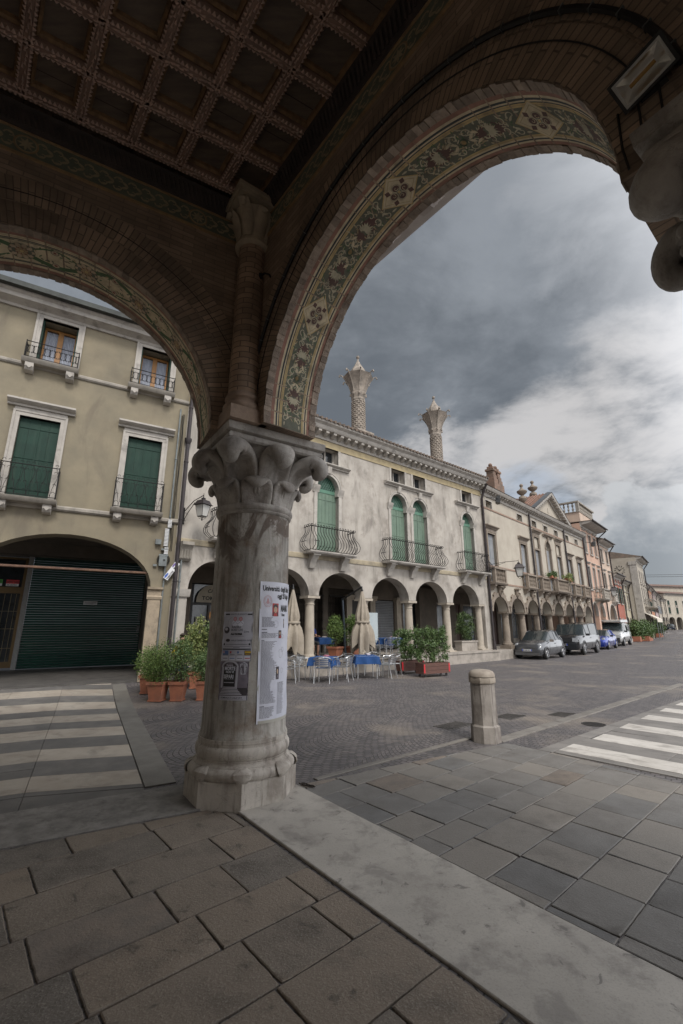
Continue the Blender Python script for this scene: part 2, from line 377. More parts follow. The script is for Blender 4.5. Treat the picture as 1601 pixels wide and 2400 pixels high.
def sheet(name, polyfn, m, dz):
    pass
COB = None
def cobble():
    m = bpy.data.materials.new('porphyry_setts'); m.use_nodes = True
    nt = m.node_tree; b = nt.nodes['Principled BSDF']; L = nt.links.new
    tc = nd(nt, 'ShaderNodeTexCoord'); mp = nd(nt, 'ShaderNodeMapping'); mp.inputs['Rotation'].default_value = (0, 0, R(38)); L(tc.outputs['Object'], mp.inputs[0])
    sp = nd(nt, 'ShaderNodeSeparateXYZ'); L(mp.outputs[0], sp.inputs[0])
    def m_(op, a, b_=None, c=None):
        n = nd(nt, 'ShaderNodeMath', operation=op)
        for i, v in enumerate((a, b_, c)):
            if v is None: continue
            if isinstance(v, (int, float)): n.inputs[i].default_value = v
            else: L(v, n.inputs[i])
        return n.outputs[0]
    W = 1.25; RR = .8
    u = m_('SUBTRACT', m_('MULTIPLY', m_('FRACT', m_('DIVIDE', sp.outputs[0], W)), W), W / 2)
    th = m_('ARCSINE', m_('DIVIDE', u, RR)); arc = m_('MULTIPLY', th, RR)
    v = m_('ADD', sp.outputs[1], m_('MULTIPLY', m_('COSINE', th), RR * 1.25))
    cm = nd(nt, 'ShaderNodeCombineXYZ'); L(arc, cm.inputs[0]); L(v, cm.inputs[1])
    nz = nd(nt, 'ShaderNodeTexNoise'); nz.inputs['Scale'].default_value = 3; L(tc.outputs['Object'], nz.inputs['Vector'])
    vs = nd(nt, 'ShaderNodeVectorMath', operation='MULTIPLY_ADD'); L(nz.outputs['Color'], vs.inputs[0]); vs.inputs[1].default_value = (.05, .05, 0); L(cm.outputs[0], vs.inputs[2])
    br = nd(nt, 'ShaderNodeTexBrick'); L(vs.outputs[0], br.inputs['Vector']); br.inputs['Scale'].default_value = 1
    br.inputs['Brick Width'].default_value = .1; br.inputs['Row Height'].default_value = .092; br.inputs['Mortar Size'].default_value = .008; br.inputs['Mortar Smooth'].default_value = .5
    br.inputs['Color1'].default_value = (.15, .135, .135, 1); br.inputs['Color2'].default_value = (.085, .08, .084, 1); br.inputs['Mortar'].default_value = (.04, .036, .032, 1)
    nm = nd(nt, 'ShaderNodeTexNoise'); nm.inputs['Scale'].default_value = 1.3; nm.inputs['Detail'].default_value = 6; L(tc.outputs['Object'], nm.inputs['Vector'])
    r = nd(nt, 'ShaderNodeMapRange'); r.inputs[1].default_value = .55; r.inputs[2].default_value = .68; L(nm.outputs['Fac'], r.inputs[0])
    # sandy light joints in patches
    f = m_('MULTIPLY', m_('MULTIPLY', r.outputs[0], br.outputs['Fac']), .5)
    mx = nd(nt, 'ShaderNodeMix', data_type='RGBA'); L(f, mx.inputs[0]); L(br.outputs['Color'], mx.inputs[6]); mx.inputs[7].default_value = (.3, .27, .23, 1)
    nd2 = nd(nt, 'ShaderNodeTexNoise'); nd2.inputs['Scale'].default_value = .35; nd2.inputs['Detail'].default_value = 8; nd2.inputs['Roughness'].default_value = .65; L(tc.outputs['Object'], nd2.inputs['Vector'])
    r2 = nd(nt, 'ShaderNodeMapRange'); r2.inputs[1].default_value = .52; r2.inputs[2].default_value = .66; r2.inputs[4].default_value = .75; L(nd2.outputs['Fac'], r2.inputs[0])
    mx2 = nd(nt, 'ShaderNodeMix', data_type='RGBA'); L(r2.outputs[0], mx2.inputs[0]); L(mx.outputs[2], mx2.inputs[6]); mx2.inputs[7].default_value = (.24, .205, .17, 1)
    L(mx2.outputs[2], b.inputs['Base Color']); b.inputs['Roughness'].default_value = .62
    h = m_('MULTIPLY_ADD', br.outputs['Fac'], -1.0, m_('MULTIPLY', nm.outputs['Fac'], .3))
    bp = nd(nt, 'ShaderNodeBump'); bp.inputs['Strength'].default_value = .7; bp.inputs['Distance'].default_value = .02; L(h, bp.inputs['Height']); L(bp.outputs[0], b.inputs['Normal'])
    return m
COB = cobble()
def grid_sheet(xs, ys, dz):
    b = MB(); vs = [(x, y, zg(x, y) + dz) for y in ys for x in xs]; n = len(xs)
    fs = [(j * n + i, j * n + i + 1, (j + 1) * n + i + 1, (j + 1) * n + i) for j in range(len(ys) - 1) for i in range(n - 1)]
    return b.add(vs, fs)
xs = [-900, -300, -120, -60, -30] + [-16 + i * .5 for i in range(65)] + [20, 30, 60, 120, 200, 400, 1200]
ys = [-900, -300, -60, -20, -8] + [-4 + .5 * i for i in range(61)] + [30, 35, 45, 60, 80, 120, 180, 270, 400, 800, 2500]
tag(grid_sheet(xs, ys, -.012).build('street_setts', COB, smooth=0), kind='structure')

def clip(poly, conv):
    """clip poly by a convex ccw polygon"""
    out = poly
    for i in range(len(conv)):
        a = conv[i]; b = conv[(i + 1) % len(conv)]
        res = []
        def side(p): return (b[0] - a[0]) * (p[1] - a[1]) - (b[1] - a[1]) * (p[0] - a[0])
        for j in range(len(out)):
            p, q = out[j], out[(j + 1) % len(out)]
            sp_, sq = side(p), side(q)
            if sp_ >= 0: res.append(p)
            if (sp_ >= 0) != (sq >= 0):
                t = sp_ / (sp_ - sq); res.append((p[0] + (q[0] - p[0]) * t, p[1] + (q[1] - p[1]) * t))
        out = res
        if len(out) < 3: return []
    return out
def ccw(p):
    a = sum(p[i - 1][0] * p[i][1] - p[i][0] * p[i - 1][1] for i in range(len(p)))
    return p if a > 0 else p[::-1]
def area(p): return abs(sum(p[i - 1][0] * p[i][1] - p[i][0] * p[i - 1][1] for i in range(len(p)))) / 2
def inset(p, d):
    c = ccw(p); n = len(c); lines = []
    for i in range(n):
        a, b = c[i], c[(i + 1) % n]; l = math.hypot(b[0] - a[0], b[1] - a[1]) or 1
        nx, ny = -(b[1] - a[1]) / l, (b[0] - a[0]) / l
        lines.append(((a[0] + nx * d, a[1] + ny * d), (b[0] + nx * d, b[1] + ny * d)))
    out = c
    for a, b in lines:
        res = []
        def side(q): return (b[0] - a[0]) * (q[1] - a[1]) - (b[1] - a[1]) * (q[0] - a[0])
        for j in range(len(out)):
            p_, q_ = out[j], out[(j + 1) % len(out)]; s1, s2 = side(p_), side(q_)
            if s1 >= 0: res.append(p_)
            if (s1 >= 0) != (s2 >= 0):
                t = s1 / (s1 - s2); res.append((p_[0] + (q_[0] - p_[0]) * t, p_[1] + (q_[1] - p_[1]) * t))
        out = res
        if len(out) < 3: return []
    return out
def slab(b, poly, z, gap=.006, bev=.005, th=.05, wob=0.0):
    p0 = inset(poly, gap)
    if len(p0) < 3 or area(p0) < .002: return
    p1 = inset(p0, bev)
    if len(p1) != len(p0):
        p1 = p0
    cx = sum(p[0] for p in p0) / len(p0); cy = sum(p[1] for p in p0) / len(p0)
    if wob and cx * cx + cy * cy < 60 and len(p1) == len(p0):
        a0, a1 = [], []; k = len(p0)
        for i in range(k):
            q0, q1, r0, r1 = p0[i], p0[(i + 1) % k], p1[i], p1[(i + 1) % k]; m = max(1, int(math.hypot(q1[0] - q0[0], q1[1] - q0[1]) / .05))
            for j in range(m):
                t = j / m; w_ = wob * (2.2 if j == 0 else 1); dx, dy = (cx - q0[0]) , (cy - q0[1]); l = math.hypot(dx, dy) or 1; s_ = abs(rnd.gauss(0, w_)); dx, dy = dx / l * s_, dy / l * s_
                a0.append((q0[0] + (q1[0] - q0[0]) * t + dx, q0[1] + (q1[1] - q0[1]) * t + dy)); a1.append((r0[0] + (r1[0] - r0[0]) * t + dx * 1.3, r0[1] + (r1[1] - r0[1]) * t + dy * 1.3))
        p0, p1 = a0, a1
    n = len(p0); tx, ty = rnd.uniform(-.004, .004), rnd.uniform(-.004, .004)
    cx = sum(p[0] for p in p0) / n; cy = sum(p[1] for p in p0) / n
    zz = lambda p, d: z + zg(p[0], p[1]) - d + (p[0] - cx) * tx + (p[1] - cy) * ty
    vs = [(p[0], p[1], zz(p, th)) for p in p0] + [(p[0], p[1], zz(p, bev * .8)) for p in p0] + [(p[0], p[1], zz(p, 0)) for p in p1]
    fs = []
    for i in range(n):
        j = (i + 1) % n
        fs += [(i, j, n + j, n + i), (n + i, n + j, 2 * n + j, 2 * n + i)]
    fs.append(tuple(2 * n + i for i in range(n)))
    b.add(vs, fs)
def slabs(b, conv, org, az, wr, lr, z=0.0, gap=.006, ext=22, jit=.02, wob=0.0):
    conv = ccw(conv); a = R(az); ux, uy = math.sin(a), math.cos(a); vx, vy = math.cos(a), -math.sin(a)
    v = -ext
    while v < ext:
        w = rnd.choice(wr) if isinstance(wr, list) else rnd.uniform(*wr); u = -ext + rnd.uniform(0, 1)
        while u < ext:
            l = rnd.uniform(*lr); sk = rnd.uniform(-jit, jit)
            q = [(org[0] + ux * p + vx * t, org[1] + uy * p + vy * t) for p, t in ((u, v), (u + l, v), (u + l + 0, v + w), (u + 0, v + w))]
            c = clip(q, conv)
            if c: slab(b, c, z + rnd.uniform(-.003, .003), gap, wob=wob)
            u += l
        v += w
def flat(b, poly, dz, n=1):
    """ground-hugging polygon (quads subdivided so they follow the slope)"""
    if len(poly) == 4 and n > 1:
        a, c, d, e = poly
        for i in range(n):
            for j in range(n):
                q = []
                for s_, t_ in ((i, j), (i + 1, j), (i + 1, j + 1), (i, j + 1)):
                    s, t = s_ / n, t_ / n
                    x = (a[0] * (1 - s) + c[0] * s) * (1 - t) + (e[0] * (1 - s) + d[0] * s) * t
                    y = (a[1] * (1 - s) + c[1] * s) * (1 - t) + (e[1] * (1 - s) + d[1] * s) * t
                    q.append((x, y, zg(x, y) + dz))
                b.add(q, [(0, 1, 2, 3)])
    else:
        b.add([(x, y, zg(x, y) + dz) for x, y in poly], [tuple(range(len(poly)))])

TRACH = mat('trachyte_worn', (.185, .163, .14), (.125, .11, .095), .72, 6.0, .8, 45, grime=(.085, .07, .058), gfac=.65, gscale=2.2, island=.8, isl2=(.26, .205, .155), speck=(.34, .31, .26), spfac=.55, bdist=.014)
TRACH2 = mat('trachyte_outside', (.16, .158, .155), (.112, .11, .108), .62, 4, .6, 55, grime=(.09, .08, .07), gfac=.55, gscale=1.6, island=.85, isl2=(.24, .215, .185), speck=(.08, .075, .07), spfac=.35, bdist=.008)
TRACHW = mat('trachyte_warm', (.2, .165, .135), (.145, .125, .108), .72, 5, .8, 45, grime=(.08, .065, .055), gfac=.6, gscale=3, island=.2, speck=(.3, .25, .2), spfac=.3, bdist=.012)
BED = mat('joint_sand', (.055, .047, .04), (.035, .03, .026), .95, 20, .5, 90)
def az_(p, az, d): return (p[0] + math.sin(R(az)) * d, p[1] + math.cos(R(az)) * d)
cin = (-1.13, 4.86)
PIN = [cin, az_(cin, 141.3, 17), az_(az_(cin, 141.3, 17), 240.8, 6.5), az_(cin, 240.8, 6.5)]
def floor_split(name, conv, org, az, wr, lr, mats, probs, **kw):
    bs = [MB() for _ in mats]
    class Pick:
        def add(s, vs, fs): rnd.choices(bs, probs)[0].add(vs, fs)
    slabs(Pick(), conv, org, az, wr, lr, **kw)
    b = MB(); n = 0
    for i, q in enumerate(bs):
        b.cur = i; b.add(q.v, q.f)
    tag(b.build(name, mats, smooth=30), kind='structure')
floor_split('loggia_paving', PIN, (-.72, 2.67), 49, [.41, .44, .38, .46, .42], (.45, .9), [TRACH, TRACHW], [.92, .08], gap=.004, wob=.0028)
_q = (2.945, 6.735)
POUT = [(-.5, 5.44), (2.55, 7.3), _q, az_(_q, 137.5, 3), az_(_q, 137.5, 13), az_((-.5, 5.44), 141.3, 17)]
floor_split('terrace_paving', ccw(POUT), (.89, 3.7), 48.6, [.4, .38, .42, .41, .3], (.36, .62), [TRACH2, TRACHW], [.96, .04], gap=.0035, wob=.0018)
b = MB(); flat(b, PIN, -.02); flat(b, [p for p in POUT], -.0215)
tag(b.build('joint_bed', BED, smooth=0), kind='structure')
# marble threshold under the big arch, in three long pieces
b = MB(); si = (-1.13, 4.895); so_ = (-.495, 5.435)
for l0, l1 in ((0, 5.6), (5.6, 10.1), (10.1, 17)):
    slab(b, [az_(si, 141.3, l0), az_(si, 141.3, l1), az_(so_, 141.3, l1), az_(so_, 141.3, l0)], .004, gap=.004, bev=.006)
tag(b.build('marble_threshold', MARBLE, smooth=30), kind='structure')
THR2 = mat('rough_threshold_stone', (.27, .255, .235), (.16, .15, .14), .7, 6, .3, 30, grime=(.1, .09, .085), gfac=.7, gscale=9, stretch=(1, 1, 1))
b = MB(); li = (-1.42, 4.73); lo = (-1.5, 5.62)
for l0, l1 in ((-.35, 4.2), (4.2, 8)):
    slab(b, [az_(li, 240.8, l0), az_(li, 240.8, l1), az_(lo, 240.8, l1), az_(lo, 240.8, l0)], .003, gap=.004, bev=.006)
tag(b.build('side_threshold', THR2, smooth=30), kind='structure')
# striped path towards the yellow house
PDARK = mat('path_grey_stone', (.175, .165, .152), (.125, .12, .115), .7, 3, .2, 50, grime=(.09, .08, .075), gfac=.4, gscale=2, island=.15)
PLITE = mat('path_pale_stone', (.43, .385, .325), (.36, .31, .255), .65, 2, .15, 50, grime=(.22, .19, .16), gfac=.45, gscale=2.5, island=.12)
PEDGE = mat('path_edge_stone', (.2, .19, .17), (.155, .145, .13), .7, 3, .2, 50, grime=(.1, .09, .08), gfac=.4, gscale=2, island=.1)
e0 = (-1.80, 5.44); e1 = (-6.45, 13.75)                # right outer edge
eaz = math.degrees(math.atan2(e1[0] - e0[0], e1[1] - e0[1])); eL = math.hypot(e1[0] - e0[0], e1[1] - e0[1])
rows = [(13.25, .6), (12.1, .62), (10.9, .62), (9.7, .62), (8.53, .62), (7.31, .57), (6.15, .5)]   # y at the right edge where each pale stripe starts (far side), its width
def epx(y, off):      # point on the line parallel to the right edge, off metres to its left
    t = (y - e0[1]) / (e1[1] - e0[1]); x = e0[0] + (e1[0] - e0[0]) * t
    return (x - off * math.cos(R(eaz)), y + off * math.sin(R(eaz)))
bd = MB(); bl = MB(); be = MB()
def band(bb, ya, yb, z):
    # kinked right-hand section
    pa, pb = epx(ya, .34), epx(yb, .34); ja, jb = az_(pa, 256, 1.15), az_(pb, 256, 1.15)
    slab(bb, [pa, ja, jb, pb], z, gap=.003, bev=.003)
    la, lb = ja, jb; d = 0
    half = rnd.random() < .6
    while d < 8.5:
        l = rnd.uniform(1.0, 2.2); a2, b2 = az_(ja, 241.5, d + l), az_(jb, 241.5, d + l)
        if half and abs(ya - yb) > .45:
            m1 = ((la[0] + lb[0]) / 2, (la[1] + lb[1]) / 2); m2 = ((a2[0] + b2[0]) / 2, (a2[1] + b2[1]) / 2)
            slab(bb, [la, a2, m2, m1], z, gap=.003, bev=.003); slab(bb, [m1, m2, b2, lb], z, gap=.003, bev=.003)
        else: slab(bb, [la, a2, b2, lb], z, gap=.003, bev=.003)
        la, lb = a2, b2; d += l
prev = 13.9
for y, w in rows:
    band(bd, prev, y, .004); band(bl, y, y - w, .004); prev = y - w
band(bd, prev, e0[1] + .1, .004); band(bd, e0[1] + .1, e0[1] - .42, .0005)
y = e0[1] + .1
while y < 13.6:
    l = rnd.uniform(.9, 1.5); y2 = min(13.7, y + l); slab(be, [epx(y, 0), epx(y2, 0), epx(y2, .33), epx(y, .33)], .004, gap=.003, bev=.003); y = y2
tag(bd.build('path_grey_bands', PDARK, smooth=30), kind='structure'); tag(bl.build('path_pale_bands', PLITE, smooth=30), kind='structure'); tag(be.build('path_edge', PEDGE, smooth=30), kind='structure')
# stone crossing at the right
ZW = mat('crossing_white_stone', (.56, .53, .49), (.49, .46, .42), .6, 2, .1, 50, grime=(.3, .27, .24), gfac=.4, gscale=2, island=.08)
ZG = mat('crossing_grey_stone', (.215, .2, .185), (.17, .16, .15), .7, 2, .2, 50, grime=(.12, .11, .1), gfac=.4, gscale=2, island=.12)
bz = MB(); bw = MB(); KB = MB()
zp = (2.79, 6.89)
d = 0
Z0 = [(3.07, 6.85), (3.88, 7.47), (4.77, 8.24), (5.66, 9.03), (6.54, 9.78), (7.4, 10.5), (8.25, 11.22)]
def zstripe(bb, p, w, z, az=137.5, L=11, lead=0):
    q = az_(p, 48.6, w); d = -lead
    while d < L:
        l = rnd.uniform(.9, 1.7); a = az_(p, az, d); c = az_(q, az, d); a2 = az_(p, az, d + l); c2 = az_(q, az, d + l)
        m1 = ((a[0] + c[0]) / 2, (a[1] + c[1]) / 2); m2 = ((a2[0] + c2[0]) / 2, (a2[1] + c2[1]) / 2)
        slab(bb, [a, a2, m2, m1], z, gap=.003, bev=.003); slab(bb, [m1, m2, c2, c], z, gap=.003, bev=.003)
        d += l
for i, p in enumerate(Z0):
    zstripe(bw, p, .5, .006)
    if i < len(Z0) - 1:
        n_ = Z0[i + 1]; s_ = az_(p, 48.6, .5); zstripe(bz, s_, math.hypot(n_[0] - s_[0], n_[1] - s_[1]), .002)
zstripe(bz, az_((3.07, 6.85), 228.6, .16), .16, .002)
for i in range(12):
    a = az_(zp, 50.5, i * .62); c = az_(zp, 50.5, (i + 1) * .62); slab(bz, [a, c, az_(c, 139, .2), az_(a, 139, .2)], .002, gap=.003)
tag(bw.build('crossing_white_bands', ZW, smooth=30), kind='structure'); tag(bz.build('crossing_grey_bands', ZG, smooth=30), kind='structure')
KST = mat('kerb_stone', (.21, .195, .175), (.165, .15, .135), .75, 3, .3, 40, island=.15, grime=(.1, .09, .08), gfac=.4, gscale=3)
for i in range(10):
    a = az_((2.45, 7.31), 49.4, i * 1.05); c = az_((2.45, 7.31), 49.4, (i + 1) * 1.05); slab(KB, [a, c, az_(c, 320, .2), az_(a, 320, .2)], .004, gap=.004)
for i in range(3):
    a = az_((-.35, 5.55), 50.5, .1 + i * 1.2); c = az_(a, 50.5, 1.2); slab(KB, [a, c, az_(c, 320, .09), az_(a, 320, .09)], .004, gap=.004)
tag(KB.build('kerb_line', KST, smooth=30), kind='structure')
PAINT = mat('worn_road_paint', (.55, .54, .5), (.4, .39, .37), .7, 8, .1, 50)
b = MB()
for i in range(6):
    cx = 54 + i * 3.4 ; cy = 80.5 + i * .2; b.add([(x, y, zg(x, y) + .003) for x, y in ((cx, cy), (cx + 1.6, cy + .1), (cx + 1.9, cy + 2.9), (cx + .3, cy + 2.8))], [(0, 1, 2, 3)])
tag(b.build('road_crossing_paint', PAINT, smooth=0), kind='structure')
IRON = mat('cast_iron', (.055, .05, .047), (.035, .033, .031), .55, 8, .3, 60, metal=.6)
def manhole(x, y, r, lab):
    b = MB(); b.lathe([(r, 0), (r, .006), (r - .015, .006), (r - .018, .003)], 24)
    for i in range(-4, 5):
        w = math.sqrt(max(0, (r - .03) ** 2 - (i * r / 5) ** 2)); b.box(-w, w, i * r / 5 - .008, i * r / 5 + .008, .002, .006)
    tag(b.build('manhole_cover', IRON, loc=(x, y, zg(x, y) - .012)), lab, 'manhole cover')
manhole(4.53, 8.59, .2, 'round iron manhole cover in the setts beside the white stone crossing')
GRT = mat('grate_iron', (.12, .11, .105), (.08, .075, .07), .6, 8, .3, 60, metal=.4)
for i, (x, y, w, h, lab) in enumerate(((3.28, 9.3, .55, .4, 'rectangular chequered cover in the setts beyond the bollard'), (2.0, 8.5, .7, .4, 'chequered metal cover in the setts just left of the bollard'), (4.4, 9.5, .5, .35, 'dark slatted drain grate in the setts near the sandy patch'))):
    b = MB(); b.box(-w / 2, w / 2, -h / 2, h / 2, -.01, .002)
    k = 9
    for j in range(k): b.cb(-w / 2 + w * (j + .5) / k, 0, .004, .016, h * .9, .006, rz=.35)
    tag(b.build('drain_cover', GRT, loc=(x, y, zg(x, y) - .01), rot=(0, 0, R(40))), lab, 'drain cover', 'metal covers in the street')

overlay(ZW, (.22, .2, .18), 3.0, .52, .66, .6); overlay(PLITE, (.2, .175, .15), 3.0, .52, .66, .5); overlay(MATS['trachyte_worn'], (.06, .05, .042), 6, .6, .68, .7)
overlay(MATS['trachyte_worn'], (.03, .026, .024), 22, .7, .72, .8); overlay(MATS['trachyte_outside'], (.05, .045, .042), 26, .7, .73, .7)

# ---------------------------------------------------------------- loggia we stand in
CC = (-1.076, 5.276)          # centre of the corner column
ZS = 3.9                      # top of the abacus, springing of the arches
TOPW = 7.45
loggia = thing('arcaded_loggia', 'dark brick loggia with coffered wooden ceiling and painted arches over grey marble columns', 'loggia')
azR, azL = 140, 241
rotR, rotL = azrot(azR), azrot(azL)
locC = (CC[0], CC[1], 0)
F_BRICK = mat('soffit_edge_brick', (.37, .3, .24), (.24, .19, .155), .9, 9, .6, 40, island=.3, grime=(.1, .07, .05), gfac=.5, gscale=6)
def fres(n, c, c2=None): return mat('fresco_' + n, c, c2 or tuple(v * .72 for v in c), .88, 9, .15, 60, grime=(.11, .09, .07), gfac=.5, gscale=5)
F_CREAM = fres('cream', (.68, .58, .4)); F_TAN = fres('tan', (.46, .36, .22)); F_OCH = fres('ochre', (.6, .45, .22)); F_RED = fres('red', (.35, .19, .145)); F_BLUE = fres('slate', (.055, .065, .07))
F_GREEN = fres('dark_green', (.165, .17, .13)); F_MAR = fres('maroon', (.15, .085, .075)); F_LEAF = fres('leaf_green', (.1, .17, .085)); F_PALE = fres('pale_scroll', (.56, .51, .37)); F_ROSE = fres('rose', (.28, .1, .07)); F_PINK = fres('petal', (.58, .46, .34))
FR = [F_BRICK, F_CREAM, F_OCH, F_RED, F_BLUE, F_GREEN, F_MAR, F_LEAF, F_PALE, F_ROSE, F_PINK, F_TAN]
BR_, CR_, OC_, RD_, BL_, GR_, MA_, LE_, PA_, RO_, PI_, TA_ = range(12)

class Paint:
    """thin painted shapes laid on a surface given by fn(u, v, h)"""
    def __init__(s, fn): s.b = MB(); s.fn = fn
    def strip(s, pts, w, m, h=.001):
        s.b.cur = m; n = len(pts); vs = []
        for i in range(n):
            a = pts[max(0, i - 1)]; c = pts[min(n - 1, i + 1)]; dx, dy = c[0] - a[0], c[1] - a[1]; l = math.hypot(dx, dy) or 1
            ww = w[i] if isinstance(w, list) else w
            nx, ny = -dy / l * ww / 2, dx / l * ww / 2
            vs += [s.fn(pts[i][0] + nx, pts[i][1] + ny, h), s.fn(pts[i][0] - nx, pts[i][1] - ny, h)]
        s.b.add(vs, [(2 * i, 2 * i + 1, 2 * i + 3, 2 * i + 2) for i in range(n - 1)])
    def band(s, u0, u1, v0, v1, m, h=.001, n=60, rag0=0, rag1=0):
        s.b.cur = m; vs = []
        for i in range(n + 1):
            u = u0 + (u1 - u0) * i / n
            vs += [s.fn(u, v0 + (rnd.uniform(-rag0, rag0) if rag0 else 0), h), s.fn(u, v1 + (rnd.uniform(-rag1, rag1) if rag1 else 0), h)]
        s.b.add(vs, [(2 * i, 2 * i + 1, 2 * i + 3, 2 * i + 2) for i in range(n)])
    def poly(s, pts, m, h=.001):
        s.b.cur = m; n = len(pts); cu = sum(p[0] for p in pts) / n; cv = sum(p[1] for p in pts) / n
        s.b.add([s.fn(cu, cv, h)] + [s.fn(p[0], p[1], h) for p in pts], [(0, 1 + i, 1 + (i + 1) % n) for i in range(n)])
    def ell(s, u, v, a, b_, m, h=.001, rot=0, n=14, jag=0):
        s.poly([(u + (a * (1 + jag * (i % 2)) * math.cos(2 * PI * i / n) * math.cos(rot) - b_ * (1 + jag * (i % 2)) * math.sin(2 * PI * i / n) * math.sin(rot)),
                 v + (a * (1 + jag * (i % 2)) * math.cos(2 * PI * i / n) * math.sin(rot) + b_ * (1 + jag * (i % 2)) * math.sin(2 * PI * i / n) * math.cos(rot))) for i in range(n)], m, h)
    def leaf(s, u, v, L, w, rot, m, h=.001):
        pts = [(0, 0), (.3 * L, w * .5), (.65 * L, w * .42), (L, 0), (.65 * L, -w * .42), (.3 * L, -w * .5)]
        s.poly([(u + x * math.cos(rot) - y * math.sin(rot), v + x * math.sin(rot) + y * math.cos(rot)) for x, y in pts], m, h)
    def curl(s, u, v, r, a0, dr, m, w, h=.0015, turn=5.2, k=14):
        pts = []; ws = []
        for i in range(k):
            t = i / (k - 1); q = a0 + dr * turn * t; rr = r * (1 - .85 * t)
            pts.append((u + rr * math.cos(q), v + rr * math.sin(q))); ws.append(w * (1 - .4 * t))
        s.strip(pts, ws, m, h)
    def ring(s, u, v, a, b_, w, m, h=.0015, n=18):
        s.strip([(u + a * math.cos(2 * PI * i / n), v + b_ * math.sin(2 * PI * i / n)) for i in range(n + 1)], w, m, h)

def arc_fn(xc, zc, r, y0, sgn, zlow=ZS):
    def fn(u, v, h):                      # u = arc length from the crown, v = across the wall
        q = u / r; lim = PI / 2
        if abs(q) <= lim: return (xc + (r - h) * math.sin(q), y0 + sgn * v, zc + (r - h) * math.cos(q))
        return (xc + math.copysign(r - h, q), y0 + sgn * v, zc - (abs(q) - lim) * r)
    return fn
def archpts(xc, zc, r, zb, n=36):
    return [(xc - r, zb)] + [(xc - r * math.cos(PI * i / n), zc + r * math.sin(PI * i / n)) for i in range(n + 1)] + [(xc + r, zb)]
def outline_notched(x0, x1, zb, zt, notches):
    p = [(x0, zb)]
    for nn in notches: p += nn
    return p + [(x1, zb), (x1, zt), (x0, zt)]

RA, RZ = 1.785, 4.0
archR = [2.53 + 5.04 * k for k in range(3)]
w = MB(); w.wall(outline_notched(-.2, 15.4, ZS, TOPW, [archpts(c, RZ, RA, ZS) for c in archR]), [], -.35, .35)
w.build('street_wall', BRICK, loggia, locC, (0, 0, rotR))
LA, LZ, LX = 1.775, 3.92, 2.46
w = MB(); w.wall(outline_notched(-.15, 5.5, ZS, TOPW, [archpts(LX, LZ, LA, ZS)]), [], -.35, .35)
w.build('side_wall', BRICK, loggia, locC, (0, 0, rotL))
WALLP = mat('loggia_back_plaster', (.58, .5, .41), (.5, .43, .35), .9, 2, .3, 20)
w = MB(); w.box(-3.5, 16, -5.75, -5.35, -.05, TOPW); w.build('back_wall', WALLP, loggia, locC, (0, 0, rotR))
w = MB(); w.box(15.4, 15.8, -5.35, .4, 3.2, TOPW); w.build('end_wall', WALLP, loggia, locC, (0, 0, rotR))

def vring(xc, zc, r0, r1, y, thick, q0=2, q1=178, n=60):
    """flat ring of radial bricks standing proud of the wall"""
    b = MB(); vs = []; uv = []; fs = []
    for i in range(n + 1):
        q = R(q0 + (q1 - q0) * i / n)
        for rr in (r0, r1):
            vs.append((xc + rr * math.cos(q), y, zc + rr * math.sin(q))); uv.append((q * (r0 + r1) / 2, rr))
    for i in range(n): fs.append((2 * i, 2 * i + 1, 2 * i + 3, 2 * i + 2))
    b.add(vs, fs, uv)
    b.add([(v[0], y + thick, v[2]) for v in vs], fs, uv)
    m = 2 * (n + 1)
    b.add(vs + [(v[0], y + thick, v[2]) for v in vs], [(2 * i + 1, m + 2 * i + 1, m + 2 * i + 3, 2 * i + 3) for i in range(n)], uv * 2)
    return b
for c in archR[:2]:
    vring(c, RZ, RA + .001, 2.07, -.362, .02).build('voussoir_ring', BRICKR, loggia, locC, (0, 0, rotR))
    vring(c, RZ, 2.085, 2.37, -.357, .02, 8, 172).build('outer_voussoir_ring', BRICKR, loggia, locC, (0, 0, rotR))
vring(LX, LZ, LA + .001, 2.06, .342, .02).build('voussoir_ring', BRICKR, loggia, locC, (0, 0, rotL))
vring(LX, LZ, 2.075, 2.38, .337, .02, 3, 177).build('outer_voussoir_ring', BRICKR, loggia, locC, (0, 0, rotL))

